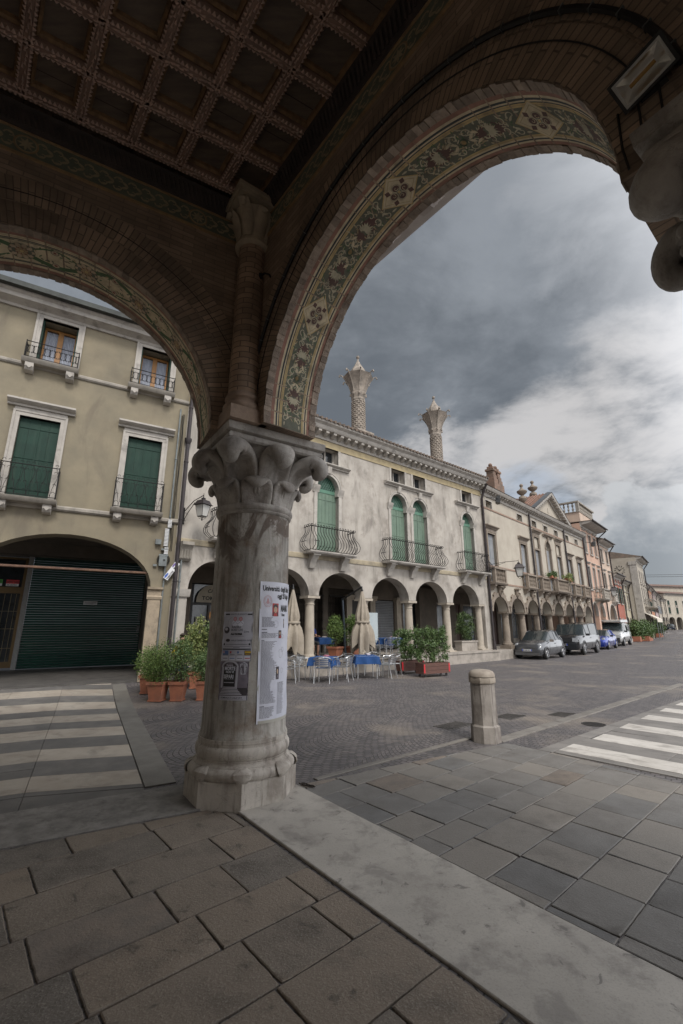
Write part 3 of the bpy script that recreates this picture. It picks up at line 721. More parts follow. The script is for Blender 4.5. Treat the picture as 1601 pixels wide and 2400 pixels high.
def edge_bricks(p, half, v0, v1, side):
    """the ragged brick arris at a soffit edge: separate little bricks"""
    u = -half
    p.b.cur = BR_
    while u < half:
        l = rnd.uniform(.055, .085); a = v0 + (rnd.uniform(-.008, .006) if side < 0 else 0); c = v1 + (rnd.uniform(-.006, .008) if side > 0 else 0)
        hh = rnd.uniform(.002, .012)
        vs = [p.fn(uu, vv, h) for h in (-.004, hh) for uu, vv in ((u + .003, a), (u + l - .003, a), (u + l - .003, c), (u + .003, c))]
        p.b.add(vs, [(4, 5, 6, 7), (0, 1, 5, 4), (1, 2, 6, 5), (2, 3, 7, 6), (3, 0, 4, 7)])
        u += l
def quatrefoil(p, u, v, k=1.0):
    d = .17 * k
    for sc_, m, h in ((1.08, BL_, .0018), (1.05, OC_, .0022), (.98, CR_, .0026), (.84, TA_, .003), (.8, CR_, .0035)):
        L_ = d * 1.22 * sc_; pts = [(u + L_ * t / 10, v) for t in range(-10, 11)]; p.strip(pts, [max(.0005, 2 * d * sc_ * (1 - abs(t) / 10)) for t in range(-10, 11)], m, h)
    for a in range(4):
        q = a * PI / 2; cu, cv = u + .052 * k * math.cos(q) * 1.15, v + .045 * k * math.sin(q)
        p.ell(cu, cv, .042 * k, .038 * k, MA_, .004); p.ring(cu, cv, .036 * k, .033 * k, .007, PA_, .0047); p.curl(cu, cv, .022 * k, q + 2, 1, CR_, .006, .005)
        q2 = q + PI / 4; cu, cv = u + .095 * k * math.cos(q2) * 1.25, v + .085 * k * math.sin(q2)
        p.ell(cu, cv, .03 * k, .026 * k, MA_, .004, n=4, rot=q2 + .2)
    p.ell(u, v, .03 * k, .028 * k, GR_, .0045); p.ell(u, v, .013 * k, .013 * k, OC_, .005)
def soffitR(xc):
    p = Paint(arc_fn(xc, RZ, RA, -.35, 1)); half = PI / 2 * RA + .09
    N = 70
    p.band(-half, half, 0, .7, BR_, .0005, N)
    lay = [(.085, .125, RD_), (.125, .148, CR_), (.148, .168, BL_), (.168, .183, CR_), (.183, .193, BL_), (.193, .228, OC_), (.228, .5, GR_), (.5, .525, OC_), (.525, .54, CR_), (.54, .556, BL_), (.556, .575, CR_), (.575, .61, RD_)]
    for a, c, m in lay: p.band(-half, half, a, c, m, .0015, N)
    p.band(-half, half, .205, .211, TA_, .002, N); p.band(-half, half, .513, .517, TA_, .002, N)
    edge_bricks(p, half, -.004, .08, -1); edge_bricks(p, half, .615, .704, 1)
    vc = .364; sp = 1.50
    for k in (-2, -1, 0, 1, 2):
        u0 = k * sp
        if abs(u0) < half - .2: quatrefoil(p, u0, vc, 1.1)
    u0 = -2 * sp
    for k in (-2, -1, 0, 1):
        for t in (1, -1):
            base = (k + .5) * sp                  # middle of the bay, motif mirrored about it
            if abs(base + t * .5) > half + .1: pass
            # big jagged mask shape with leaves
            cu = base + t * .27
            if abs(cu) < half - .1:
                p.ell(cu, vc, .135, .07, MA_, .0022, n=26, jag=.2)
                p.ell(cu, vc, .085, .04, GR_, .0028, n=16, jag=.2)
                for j in range(9):
                    a = (j - 4) * .36
                    p.leaf(cu - t * .02, vc, .1 - .004 * abs(j - 4), .024, (0 if t > 0 else PI) + a, PA_, .0034)
                for s in (1, -1):
                    p.curl(cu + t * .125, vc + s * .045, .045, PI / 2 * s, -s * t, PA_, .012, .0036)
                    p.leaf(cu - t * .1, vc + s * .03, .08, .026, (PI if t > 0 else 0) - s * t * .5, CR_, .0034)
                    p.curl(cu - t * .03, vc + s * .088, .036, -PI / 2 * s, s * t, PA_, .01, .0036)
            cu = base + t * .06
            if abs(cu) < half - .1:
                for s in (1, -1):
                    p.curl(cu, vc + s * .07, .05, 0 if t > 0 else PI, s * t, PA_, .012, .0032)
                    p.leaf(cu, vc, .075, .026, (0 if t > 0 else PI) + s * .7 * t, CR_, .0033)
                    p.curl(cu + t * .05, vc + s * .035, .026, 0, -s * t, PA_, .008, .0034)
            cu = base + t * .52
            if abs(cu) < half - .1:
                for s in (1, -1):
                    p.curl(cu, vc + s * .085, .04, PI if t > 0 else 0, -s * t, PA_, .011, .0032)
                    p.leaf(cu - t * .04, vc + s * .03, .07, .022, (0 if t > 0 else PI) + s * t * .8, PA_, .0033)
                    p.leaf(cu + t * .04, vc + s * .1, .06, .02, (0 if t > 0 else PI) + s * t * .1, PA_, .0033)
            if abs(base) < half: p.ell(base, vc, .022, .022, OC_, .0038); p.ring(base, vc, .036, .034, .008, LE_, .0036)
        for _ in range(330):
            uu = (k + .5) * sp + rnd.uniform(-.6, .6); vv = vc + rnd.uniform(-.125, .125)
            if abs(uu) < half - .05 and abs(uu - k * sp) > .235 and abs(uu - (k + 1) * sp) > .235:
                p.leaf(uu, vv, rnd.uniform(.025, .06), .013, rnd.uniform(0, 6.28), rnd.choice((PA_, PA_, LE_, TA_)), .003)
    return p.b
for c in archR[:2]:
    soffitR(c).build('painted_soffit', FR, loggia, locC, (0, 0, rotR), smooth=0)
def soffitL(xc):
    p = Paint(arc_fn(xc, LZ, LA, .35, -1)); half = PI / 2 * LA + .02; N = 70
    p.band(-half, half, 0, .7, BR_, .0005, N)
    for a, c, m in [(.09, .125, RD_), (.125, .165, CR_), (.165, .178, BL_), (.178, .5, CR_), (.5, .513, BL_), (.513, .55, CR_), (.55, .6, RD_)]: p.band(-half, half, a, c, m, .0015, N)
    p.band(-half, half, .14, .146, TA_, .002, N)
    edge_bricks(p, half, -.004, .085, -1); edge_bricks(p, half, .605, .704, 1)
    vc = .34; sp = .62; n = int(half / sp) + 1
    # waving green stem
    pts = []; u = -half
    while u < half:
        pts.append((u, vc + .125 * math.sin(PI * u / sp + PI / 2))); u += .03
    p.strip(pts, .055, LE_, .0022)
    pts2 = [(a, 2 * vc - c) for a, c in pts]; p.strip(pts2, .022, LE_, .0021)
    p.band(-half, half, .182, .196, GR_, .0021, N); p.band(-half, half, .484, .498, GR_, .0021, N)
    for k in range(-n, n + 1):
        u0 = k * sp + sp * .5 + .0
        if abs(u0) > half - .06: continue
        p.ell(u0, vc, .125, .118, GR_, .0026)
        for j in range(10):
            a = j * PI / 5; p.ell(u0 + .088 * math.cos(a), vc + .083 * math.sin(a), .034, .027, TA_, .003, rot=a, n=10); p.ell(u0 + .088 * math.cos(a), vc + .083 * math.sin(a), .028, .021, PI_, .0034, rot=a, n=10)
        p.ell(u0, vc, .06, .057, RO_, .0036)
        for j in range(8): a = j * PI / 4 + .2; p.ell(u0 + .04 * math.cos(a), vc + .038 * math.sin(a), .02, .014, TA_, .004, rot=a, n=8)
        p.ell(u0, vc, .02, .02, OC_, .0044)
        for s in (1, -1):
            u1 = u0 + sp / 2; sd_ = s
            if abs(u1) < half - .05:
                p.ell(u1 + .0, vc + sd_ * .1, .042, .036, GR_, .0026); p.ell(u1, vc + sd_ * .1, .034, .028, PI_, .003); p.ell(u1, vc + sd_ * .1, .016, .014, RO_, .0035)
    for _ in range(420):
        uu = rnd.uniform(-half + .04, half - .04); vv = vc + rnd.uniform(-.15, .15)
        ph = ((uu - sp * .5) / sp) % 1; du = min(ph, 1 - ph) * sp
        if math.hypot(du, vv - vc) > .135: p.leaf(uu, vv, rnd.uniform(.03, .06), .018, rnd.uniform(0, 6.28), rnd.choice((LE_, LE_, GR_, CR_, TA_)), .0028)
    return p.b
soffitL(LX).build('painted_soffit', FR, loggia, locC, (0, 0, rotL), smooth=0)

# friezes and wooden cornices under the ceiling
ZF0, ZF1 = 6.58, 6.86
FZ_G = mat('frieze_green', (.17, .19, .14), (.12, .135, .105), .9, 5, .1, 60); FZ_T = mat('frieze_tan', (.42, .35, .22), (.3, .26, .17), .9, 12, .1, 60); FZ_L = mat('frieze_line', (.4, .27, .14), (.28, .19, .11), .9, 12, .1, 60)
def frieze(name, x0, x1, yw, sgn, loc, rot):
    p = Paint(lambda u, v, h: (u, yw + sgn * h, v))
    def bd_(z0, z1, m, th): p.b.cur = m; ya, yb = sorted((yw - sgn * .01, yw + sgn * th)); p.b.box(x0, x1, ya, yb, z0, z1)
    bd_(ZF0, ZF1, 0, .004); bd_(ZF0 - .035, ZF0 - .001, 2, .018); bd_(ZF1 + .001, ZF1 + .022, 2, .02)
    vm = (ZF0 + ZF1) / 2; u = x0 + .1; k = 0
    while u < x1:
        for s in (1, -1):
            p.curl(u, vm + s * .05, .055, 0, s, 1, .016, .006); p.leaf(u + .05, vm, .1, .035, s * .6, 1, .0065); p.leaf(u - .03, vm + s * .07, .07, .025, s * .2, 1, .0065)
        if k % 12 == 5:
            p.ell(u, vm, .115, .115, 2, .008, n=20); p.ell(u, vm, .1, .1, 0, .009, n=20)
            for j in range(8): a = j * PI / 4; p.leaf(u, vm, .085, .03, a, 1, .0095)
            p.ring(u, vm, .095, .095, .012, 1, .0098)
        u += .15; k += 1
    return p.b.build(name, [FZ_G, FZ_T, FZ_L], loggia, loc, rot, smooth=0)
frieze('painted_frieze', .25, 15.3, -.35, -1, locC, (0, 0, rotR))
frieze('painted_frieze', .2, 5.4, .35, 1, locC, (0, 0, rotL))
ZC = 7.06
def cornice(x0, x1, yw, sgn, loc, rot):
    b = MB()
    prof = [(0, ZF1 + .023), (sgn * .03, ZF1 + .03), (sgn * .05, ZF1 + .06), (sgn * .14, ZF1 + .16), (sgn * .16, ZC), (0, ZC)]
    b.prof_x([(yw + y, z) for y, z in prof], x0, x1)
    x = x0
    while x < x1:      # twisted rope carving
        b.tube([(x, yw + sgn * .06, ZF1 + .055), (x + .05, yw + sgn * .15, ZF1 + .15)], .014, 5); x += .055
    return b.build('carved_cornice', BLACKW, loggia, loc, rot)
cornice(.3, 15.4, -.35, -1, locC, (0, 0, rotR)); cornice(.3, 5.4, .35, 1, locC, (0, 0, rotL))

# coffered ceiling on a skew grid
def ceiling():
    ua = Vector((math.sin(R(azR)), math.cos(R(azR)), 0)); va = Vector((math.sin(R(azL)), math.cos(R(azL)), 0))
    o = Vector((-1.045, 4.583, 0))           # first node next to the corner
    sp = .522; NU, NV = 30, 12
    beams = MB(); pan = MB(); edge = MB()
    def beam(a, d, L):
        n_ = Vector((-d.y, d.x, 0)); w = .05
        beams.cur = 0
        P = lambda t, s, z: tuple(a + d * t + n_ * s + Vector((0, 0, z)))
        pr = [(-w, ZC + .22), (-w, ZC + .035), (-w * .55, ZC), (w * .55, ZC), (w, ZC + .035), (w, ZC + .22)]
        vs = [P(0, s, z) for s, z in pr] + [P(L, s, z) for s, z in pr]
        beams.add(vs, [(i, i + 1, 7 + i, 6 + i) for i in range(5)])
        beams.cur = 1
        t = .0
        while t < L:      # saw-tooth edging on both arrises, leaf carving along the middle
            for s in (-1, 1):
                q = [P(t, s * w * .62, ZC - .001), P(t + .022, s * w * 1.25, ZC + .012), P(t + .044, s * w * .62, ZC - .001), P(t + .022, s * w * .8, ZC - .022)]
                beams.add(q, [(0, 1, 3), (1, 2, 3), (0, 3, 2)])
            if rnd.random() < .93:
                l = rnd.uniform(.05, .08); s0 = rnd.uniform(-.3, .3) * w
                q = [P(t, s0 - .011, ZC - .001), P(t + l, s0, ZC - .007), P(t, s0 + .011, ZC - .001), P(t + l * .4, s0, ZC - .024)]
                beams.add(q, [(0, 1, 3), (1, 2, 3), (0, 3, 2)])
            t += .044
    for j in range(NU + 1): beam(o + ua * (j * sp - .0), va, NV * sp)
    for j in range(NV + 1): beam(o + va * (j * sp), ua, NU * sp)
    beams.build('coffer_beams', [WOOD, WOODL], loggia, smooth=0)
    # inner stepped frames and boards
    for i in range(NU):
        for j in range(NV):
            c = o + ua * ((i + .5) * sp) + va * ((j + .5) * sp)
            def ringq(h0, h1, z0, z1, bb):
                vs = []
                for h, z in ((h0, z0), (h1, z1)):
                    for a, d in ((-1, -1), (1, -1), (1, 1), (-1, 1)): vs.append(tuple(c + ua * (a * h) + va * (d * h) + Vector((0, 0, z))))
                bb.add(vs, [(k, (k + 1) % 4, 4 + (k + 1) % 4, 4 + k) for k in range(4)])
            ringq(.212, .2, ZC + .09, ZC + .075, edge); ringq(.2, .178, ZC + .075, ZC + .1, edge); ringq(.178, .17, ZC + .1, ZC + .15, edge)
            g = .004 if rnd.random() < .5 else .0005; off = rnd.uniform(-.06, .06)
            for a0, a1 in ((-.18, off - g), (off + g, .18)):
                vs = [tuple(c + ua * x + va * y + Vector((0, 0, ZC + .14))) for x, y in ((a0, -.18), (a1, -.18), (a1, .18), (a0, .18))]
                pan.add(vs, [(0, 1, 2, 3)])
    edge.build('coffer_mouldings', WOODE, loggia, smooth=0); pan.build('coffer_boards', WOODP, loggia, smooth=0)
    rf = MB(); P = [o + ua * -.7 + va * -.7, o + ua * 16.5 + va * -.7, o + ua * 16.5 + va * 6.2, o + ua * -.7 + va * 6.2]
    rf.prof_z(ccw([(p.x, p.y) for p in P]), ZC + .3, ZC + .42); rf.build('roof', BLACKW, loggia)
ceiling()
# stone cornice on the street side above the arches
OUTST = mat('outer_cornice_stone', (.4, .35, .31), (.3, .26, .24), .85, 3, .2, 30)
b = MB(); b.prof_x([(.352, 6.0), (.42, 6.02), (.5, 6.1), (.72, 6.16), (.78, 6.2), (.82, 6.32), (.352, 6.4)], -.9, 15.5)
for i in range(26):
    x = -.6 + i * .62; b.prof_x([(.35, 5.78), (.42, 5.8), (.5, 5.95), (.62, 6.1), (.62, 6.12), (.35, 6.12)], x, x + .13); b.lathe([(.0, -.05), (.04, -.03), (.05, 0), (.04, .03), (0, .05)], 8, (x + .065, .5, 5.98))
b.build('street_cornice', OUTST, loggia, locC, (0, 0, rotR))

# corner colonnette carrying the cornice
cb_ = MB(); cb_.cb(0, 0, ZS + .08, .44, .44, .16); cb_.lathe([(.21, .16), (.225, .19), (.225, .22), (.205, .25), (.19, .26), (.185, .29), (.205, .31), (.207, .34), (.19, .36), (.182, .39)], 24, (0, 0, ZS))
shaft = MB()
N = 24; vs = []; uv = []; zz = [ZS + .39 + i * .1 for i in range(21)] + [6.36]
for z in zz:
    for j in range(N + 1):
        q = 2 * PI * j / N; rr = .18 - .018 * (z - ZS) / 2.5; vs.append((rr * math.cos(q), rr * math.sin(q), z)); uv.append((q * .15, z))
shaft.add(vs, [(i * (N + 1) + j, i * (N + 1) + j + 1, (i + 1) * (N + 1) + j + 1, (i + 1) * (N + 1) + j) for i in range(len(zz) - 1) for j in range(N)], uv)
co = shaft.build('corner_colonnette', BRICKC, loggia, (-1.15, 4.64, 0), (0, 0, azrot(55)))
cb_.build('base', TERRA, co)
cp = MB(); cp.lathe([(.14, 6.34), (.17, 6.37), (.17, 6.4), (.145, 6.43), (.15, 6.6), (.18, 6.75), (.21, 6.85), (.2, 6.86)], 20)
def resamp(a, m=4):
    out = []; k = len(a)
    for i in range(k - 1):
        p0, p1, p2, p3 = a[max(0, i - 1)], a[i], a[i + 1], a[min(k - 1, i + 2)]
        for j in range(m):
            t = j / m; f = lambda w, x, y, z: .5 * (2 * x + (y - w) * t + (2 * w - 5 * x + 4 * y - z) * t * t + (3 * x - w - 3 * y + z) * t ** 3)
            out.append(tuple(f(*q) for q in zip(p0, p1, p2, p3)) if isinstance(p1, tuple) else f(p0, p1, p2, p3))
    return out + [a[-1]]
def leafsweep(b, ang, path, wd, th, n=10, hol=None, m=1):
    hol = hol or [0] * len(path)
    if m > 1: path, wd, th, hol = resamp(path, m), resamp(wd, m), resamp(th, m), resamp(hol, m)
    ca, sa = math.cos(ang), math.sin(ang); k = len(path); vs = []
    for i, (r, z) in enumerate(path):
        a = path[max(0, i - 1)]; c = path[min(k - 1, i + 1)]; dr, dz = c[0] - a[0], c[1] - a[1]; l = math.hypot(dr, dz) or 1
        nr, nz = dz / l, -dr / l
        for j in range(n):
            q = 2 * PI * j / n; t = math.cos(q) * wd[i]; s = math.sin(q) * th[i]
            if s > 0 and hol[i]: s = th[i] * (1 - (math.cos(q) ** 2)) ** .25 - hol[i] * max(0, 1 - (math.cos(q) / .82) ** 2)
            rr = r + nr * s; vs.append((rr * ca - t * sa, rr * sa + t * ca, z + nz * s))
    fs = [(i * n + j, i * n + (j + 1) % n, (i + 1) * n + (j + 1) % n, (i + 1) * n + j) for i in range(k - 1) for j in range(n)]
    fs += [tuple(range(n))[::-1], tuple((k - 1) * n + j for j in range(n))]
    b.add(vs, fs)
for k in range(8):
    a = k * PI / 4; big = k % 2
    leafsweep(cp, a, [(.14, 6.45), (.16, 6.6), (.2, 6.74 + .03 * big), (.25 + .05 * big, 6.8 + .03 * big), (.26 + .06 * big, 6.75 + .03 * big), (.24 + .04 * big, 6.73)], [.05, .06, .06, .05, .04, .02], [.015, .02, .025, .03, .025, .01], 8)
cp.cb(0, 0, 6.9, .5, .5, .06); cp.cb(0, 0, 6.96, .54, .54, .055); cp.cb(0, 0, 7.0, .47, .47, .04)
cp.v = [(x * 1.28, y * 1.28, z) for x, y, z in cp.v]
cp.build('capital', mat('colonnette_capital_stone', (.5, .42, .31), (.36, .3, .23), .85, 6, .3, 30), co)

# ---------------------------------------------------------------- the great columns
def shaft_r(z): return .452 - .028 * max(0, min(1, (z - .76) / 2.2)) ** 1.2
def rib(b, ang, path, wd, th, f, r):
    path, wd, th = resamp(path, 3), resamp(wd, 3), resamp(th, 3); ca, sa = math.cos(ang), math.sin(ang); k = len(path); pts = []; rs = []
    for i, (rr, z) in enumerate(path):
        a = path[max(0, i - 1)]; c = path[min(k - 1, i + 1)]; dr, dz = c[0] - a[0], c[1] - a[1]; l = math.hypot(dr, dz) or 1; q = th[i] * math.sqrt(max(0, 1 - f * f)) + .002
        R_ = rr + dz / l * q; t = f * wd[i]; pts.append((R_ * ca - t * sa, R_ * sa + t * ca, z - dr / l * q)); rs.append(r * (1 - .5 * i / k))
    b.tube(pts, rs, 6)
def column(loc, full=True, ribs=False):
    b = MB(); prof = [(.47, .585), (.468, .6), (.456, .63)] + [(shaft_r(.73 + i * .1), .73 + i * .1) for i in range(0, 22)] + [(.425, 2.955)]
    b.lathe(prof, 64)
    c = b.build('column', STONE, loggia, loc, (0, 0, azrot(55)))
    if full:
        p = MB(); rr = .585
        def octo(r, z): return [(r * math.cos(R(22.5 + 45 * k)), r * math.sin(R(22.5 + 45 * k)), z) for k in range(8)]
        vs = octo(rr, -.03) + octo(rr, .23) + octo(rr - .01, .24)
        p.add(vs, [(8 * l + k, 8 * l + (k + 1) % 8, 8 * l + 8 + (k + 1) % 8, 8 * l + 8 + k) for l in range(2) for k in range(8)] + [tuple(range(16, 24))])
        p.build('plinth', BASEST, c, smooth=20)
        p = MB(); tor = [(.52, .235), (.55, .245), (.562, .268), (.563, .29), (.555, .315), (.53, .337), (.51, .345), (.508, .352), (.495, .36), (.482, .372), (.48, .385), (.485, .395), (.478, .4), (.486, .41), (.498, .432), (.502, .46), (.498, .49), (.486, .512), (.472, .52), (.47, .545), (.477, .55), (.476, .585)]
        p.lathe(tor, 64)
        for k in range(8):      # leaf spurs over the corners
            a = R(22.5 + 45 * k)
            leafsweep(p, a, [(.5, .352), (.545, .338), (.575, .31), (.583, .27), (.57, .235)], [.045, .075, .095, .08, .05], [.006, .012, .016, .014, .01], 10)
        p.build('base', BASEST, c)
    cp = MB()
    cp.lathe([(.425, 2.95), (.445, 2.965), (.45, 2.98), (.44, 2.99), (.462, 3.01), (.466, 3.04), (.455, 3.065), (.43, 3.075), (.428, 3.11), (.435, 3.25), (.45, 3.4), (.49, 3.55), (.56, 3.68), (.6, 3.7)], 48)
    for k in range(8):
        a = k * PI / 4; big = k % 2; e = .12 if big else 0.0; dz = 0 if big else -.0
        path = [(.38, 3.16), (.43, 3.32), (.47, 3.44), (.53, 3.55), (.60 + e * .3, 3.62), (.66 + e * .7, 3.635), (.7 + e * .9, 3.59), (.705 + e * .9, 3.53), (.675 + e * .8, 3.5), (.64 + e * .8, 3.53)]
        leafsweep(cp, a, path, [.16, .19, .2, .2, .19, .172, .15, .12, .08, .02], [.05, .055, .06, .075, .095, .108, .112, .1, .07, .02], 28, [.06, .075, .08, .075, .03, 0, 0, 0, 0, 0], 4)
        if ribs:
            for f in (-.86, -.5, 0, .5, .86): rib(cp, a, path, [.16, .19, .2, .2, .19, .172, .15, .12, .08, .02], [.05, .055, .06, .075, .095, .108, .112, .1, .07, .02], f, .02 if f == 0 else .014)
            for s_ in (-1, 1):
                for t_ in (0, 1, 2):
                    a3 = a + s_ * (.2 + .05 * t_); leafsweep(cp, a3, [(.5, 3.3 + .09 * t_), (.56, 3.36 + .09 * t_), (.6, 3.42 + .09 * t_), (.64, 3.42 + .09 * t_), (.645, 3.38 + .09 * t_)], [.03, .05, .05, .035, .01], [.02, .025, .03, .03, .01], 8, None, 3)
        a2 = a + PI / 8
        path = [(.41, 3.05), (.425, 3.14), (.44, 3.23), (.47, 3.3), (.505, 3.32), (.525, 3.295), (.522, 3.26), (.505, 3.25)]
        leafsweep(cp, a2, path, [.16, .182, .186, .175, .15, .115, .075, .02], [.035, .04, .045, .05, .052, .05, .04, .012], 24, [.02, .03, .03, .015, 0, 0, 0, 0], 4)
    cp.build('capital', CAPST, c, smooth=60)
    ab = MB(); h = .61
    def sq(h, z): return [(-h, -h, z), (h, -h, z), (h, h, z), (-h, h, z)]
    lv = [(.5, 3.69), (.585, 3.705), (.605, 3.725), (.607, 3.755), (.595, 3.78), (.585, 3.79), (.6, 3.795), (.625, 3.81), (.63, 3.892), (.622, 3.9)]
    vs = []
    for hh, z in lv: vs += sq(hh, z)
    n = len(lv)
    ab.add(vs, [(4 * l + k, 4 * l + (k + 1) % 4, 4 * l + 4 + (k + 1) % 4, 4 * l + 4 + k) for l in range(n - 1) for k in range(4)] + [(3, 2, 1, 0), tuple(4 * n - 4 + k for k in range(4))])
    ab.build('abacus', CAPST, c, smooth=30)
    return c
col1 = column((CC[0], CC[1], 0)); col1['label'] = 'veined grey marble corner column with paper posters stuck on its shaft'
def onR(s, o=0): a = R(azR); return (CC[0] + math.sin(a) * s + (-math.cos(a)) * o, CC[1] + math.cos(a) * s + math.sin(a) * o, 0)
p2 = onR(5.1, -.0); col2 = column(p2, True, True); col2['label'] = 'second column whose carved capital enters the picture at the right'
column(onR(10.1))
column((CC[0] + math.sin(R(azL)) * 4.95, CC[1] + math.cos(R(azL)) * 4.95, 0))

# ---------------------------------------------------------------- facade kit (local x along the front, +y into the house)
def plaster(n, c, c2=None, streak=(.16, .14, .12), grime=(.22, .19, .16), sf=.5, gf=.5, **kw):
    return mat('plaster_' + n, c, c2 or tuple(v * .86 for v in c), .92, 1.1, .12, 25, streak=streak, sfac=sf, sscale=(2.2, 2.2, .35), grime=grime, gfac=gf, gscale=.9, **kw)
PL_Y = plaster('ochre_grey', (.25, .215, .15), (.185, .162, .118), streak=(.2, .17, .12), grime=(.2, .165, .115))
PL_W = plaster('worn_white', (.44, .405, .36), (.325, .298, .265), streak=(.15, .135, .115), grime=(.19, .165, .14), sf=.75, gf=.75)
PL_C = plaster('cream', (.43, .39, .325), (.36, .32, .265), sf=.35, gf=.3, streak=(.3, .27, .22), grime=(.35, .31, .26))
PL_P = plaster('pink', (.55, .36, .27), (.46, .31, .24), sf=.35, gf=.35)
PL_P2 = plaster('pale_rose', (.55, .42, .33), (.46, .36, .29), sf=.35, gf=.35)
PL_R = plaster('brick_red', (.38, .12, .08), (.3, .1, .07), sf=.3, gf=.3)
PL_G = plaster('pale_yellow', (.5, .45, .33), sf=.35, gf=.35); PL_Y2 = plaster('yellow', (.47, .35, .19), sf=.35, gf=.35); PL_O = plaster('orange', (.44, .2, .11), sf=.3, gf=.3)
PL_V = plaster('mauve', (.42, .32, .32), sf=.3, gf=.3); PL_B = plaster('beige', (.42, .37, .3), sf=.3, gf=.3)
TRIM = mat('pale_trim_stone', (.43, .4, .36), (.34, .315, .285), .8, 3, .12, 30, streak=(.2, .18, .16), sfac=.4, sscale=(4, 4, .6))
TRIMG = mat('grey_trim_stone', (.33, .3, .26), (.24, .22, .19), .85, 3, .2, 30, streak=(.1, .09, .08), sfac=.5, sscale=(4, 4, .6))
TRIMB = mat('brown_trim_stone', (.26, .215, .17), (.19, .155, .125), .85, 3, .2, 30, streak=(.1, .085, .07), sfac=.45, sscale=(4, 4, .6))
OCHRE = mat('ochre_band', (.42, .345, .205), (.33, .27, .17), .9, 2, .1, 30, streak=(.2, .16, .1), sfac=.4)
COLST = mat('arcade_column_stone', (.42, .37, .3), (.33, .29, .24), .8, 2.5, .2, 30, streak=(.2, .17, .14), sfac=.5, sscale=(5, 5, .8))
GREEND = mat('dark_green_shutter', (.013, .043, .03), (.009, .031, .022), .6, 3, .15, 30, streak=(.035, .06, .045), sfac=.5, sscale=(9, 9, .8), spec=.25)
GREENL = mat('sea_green_shutter', (.13, .19, .14), (.1, .15, .112), .6, 2, .08, 30, streak=(.16, .25, .17), sfac=.3, sscale=(9, 9, .7))
GREENR = mat('roller_green', (.02, .075, .055), (.015, .055, .042), .42, 2, .05, 30, streak=(.03, .05, .045), sfac=.3, sscale=(.4, .4, 8))
GREYSH = mat('grey_shutter', (.27, .28, .29), (.21, .22, .235), .7, 2, .1, 30)
BROWNSH = mat('brown_shutter', (.07, .04, .03), (.05, .03, .025), .7, 2, .1, 30)
GLASS = mat('dark_glass', (.018, .021, .024), (.03, .035, .04), .08, 3, 0, 10, spec=.8)
GLASSL = mat('old_pane', (.1, .12, .14), (.05, .06, .07), .15, 3, 0, 10, spec=.8)
LACE = mat('lace_curtain', (.42, .45, .52), (.28, .3, .36), .9, 14, .2, 60, stretch=(1, 1, .15), speck=(.6, .62, .68), spfac=.3)
OAK = mat('honey_wood_frame', (.34, .155, .035), (.26, .12, .03), .5, 5, .1, 30)
BRONZE = mat('bronze_anodised', (.13, .085, .035), (.1, .065, .03), .4, 5, .05, 30, metal=.6)
WIRON = mat('wrought_iron', (.03, .027, .026), (.018, .017, .017), .6, 8, .2, 60, metal=.5)
RUST = mat('rusty_iron', (.17, .095, .06), (.1, .055, .04), .8, 8, .3, 40)
PIPE_D = mat('dark_downpipe', (.05, .04, .04), (.035, .03, .032), .5, 4, .1, 30, metal=.4)
PIPE_G = mat('galvanised_pipe', (.2, .22, .22), (.14, .15, .15), .5, 4, .1, 30, metal=.5)
ROOFT = mat('terracotta_tiles', (.25, .14, .1), (.16, .1, .08), .9, 5, .4, 20, island=.25, grime=(.11, .09, .07), gfac=.6, gscale=2)
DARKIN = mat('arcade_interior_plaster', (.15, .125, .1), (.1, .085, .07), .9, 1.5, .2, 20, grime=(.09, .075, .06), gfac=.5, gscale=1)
FLOORST = mat('arcade_floor_stone', (.2, .185, .165), (.14, .13, .12), .7, 2, .2, 30)
STEPST = mat('step_stone', (.36, .32, .28), (.26, .235, .205), .8, 2, .2, 30, streak=(.14, .12, .1), sfac=.5, sscale=(2, 2, 2))
BLKF = mat('black_frame', (.02, .02, .021), (.013, .013, .013), .5, 5, .05, 30)
LAMPG = mat('frosted_lamp_glass', (.5, .49, .45), (.42, .41, .39), .3, 5, .05, 30)

def ell_arch(x0, x1, zb, zs, rise, n=20):
    c, a = (x0 + x1) / 2, (x1 - x0) / 2
    return [(x0, zb)] + [(c - a * math.cos(PI * i / n), zs + rise * math.sin(PI * i / n)) for i in range(n + 1)] + [(x1, zb)]
def rect(x0, x1, z0, z1): return [(x0, z0), (x1, z0), (x1, z1), (x0, z1)]
def arch_hole(x0, x1, z0, zs, rise=None, n=14):
    r = (x1 - x0) / 2; rise = rise or r; c = (x0 + x1) / 2
    return [(x0, z0), (x1, z0)] + [(c + r * math.cos(PI * i / n), zs + rise * math.sin(PI * i / n)) for i in range(n + 1)]
def shutters(par, x0, x1, z0, z1, y, m, planks=3, name='shutter'):
    xm = (x0 + x1) / 2
    for k, (a, c) in enumerate(((x0, xm - .001), (xm + .001, x1))):
        b = MB(); w = (c - a) / planks; y_ = y
        b.box(a, c, y_ + .012, y_ + .035, z0, z1)
        for i in range(planks): b.box(a + i * w + .004, a + (i + 1) * w - .004, y_ + rnd.uniform(-.003, .001), y_ + .0115, z0 + .004, z1 - .004)
        for z in (z0 + (z1 - z0) * .12, z0 + (z1 - z0) * .5, z1 - (z1 - z0) * .12): b.box(a + .015, c - .015, y_ - .016, y_ - .0035, z - .016, z + .016)
        if k: b.box(xm - .016, xm + .016, y_ - .02, y_ - .0165, z0 + .01, z1 - .01)
        b.build(name, m, par, smooth=0)
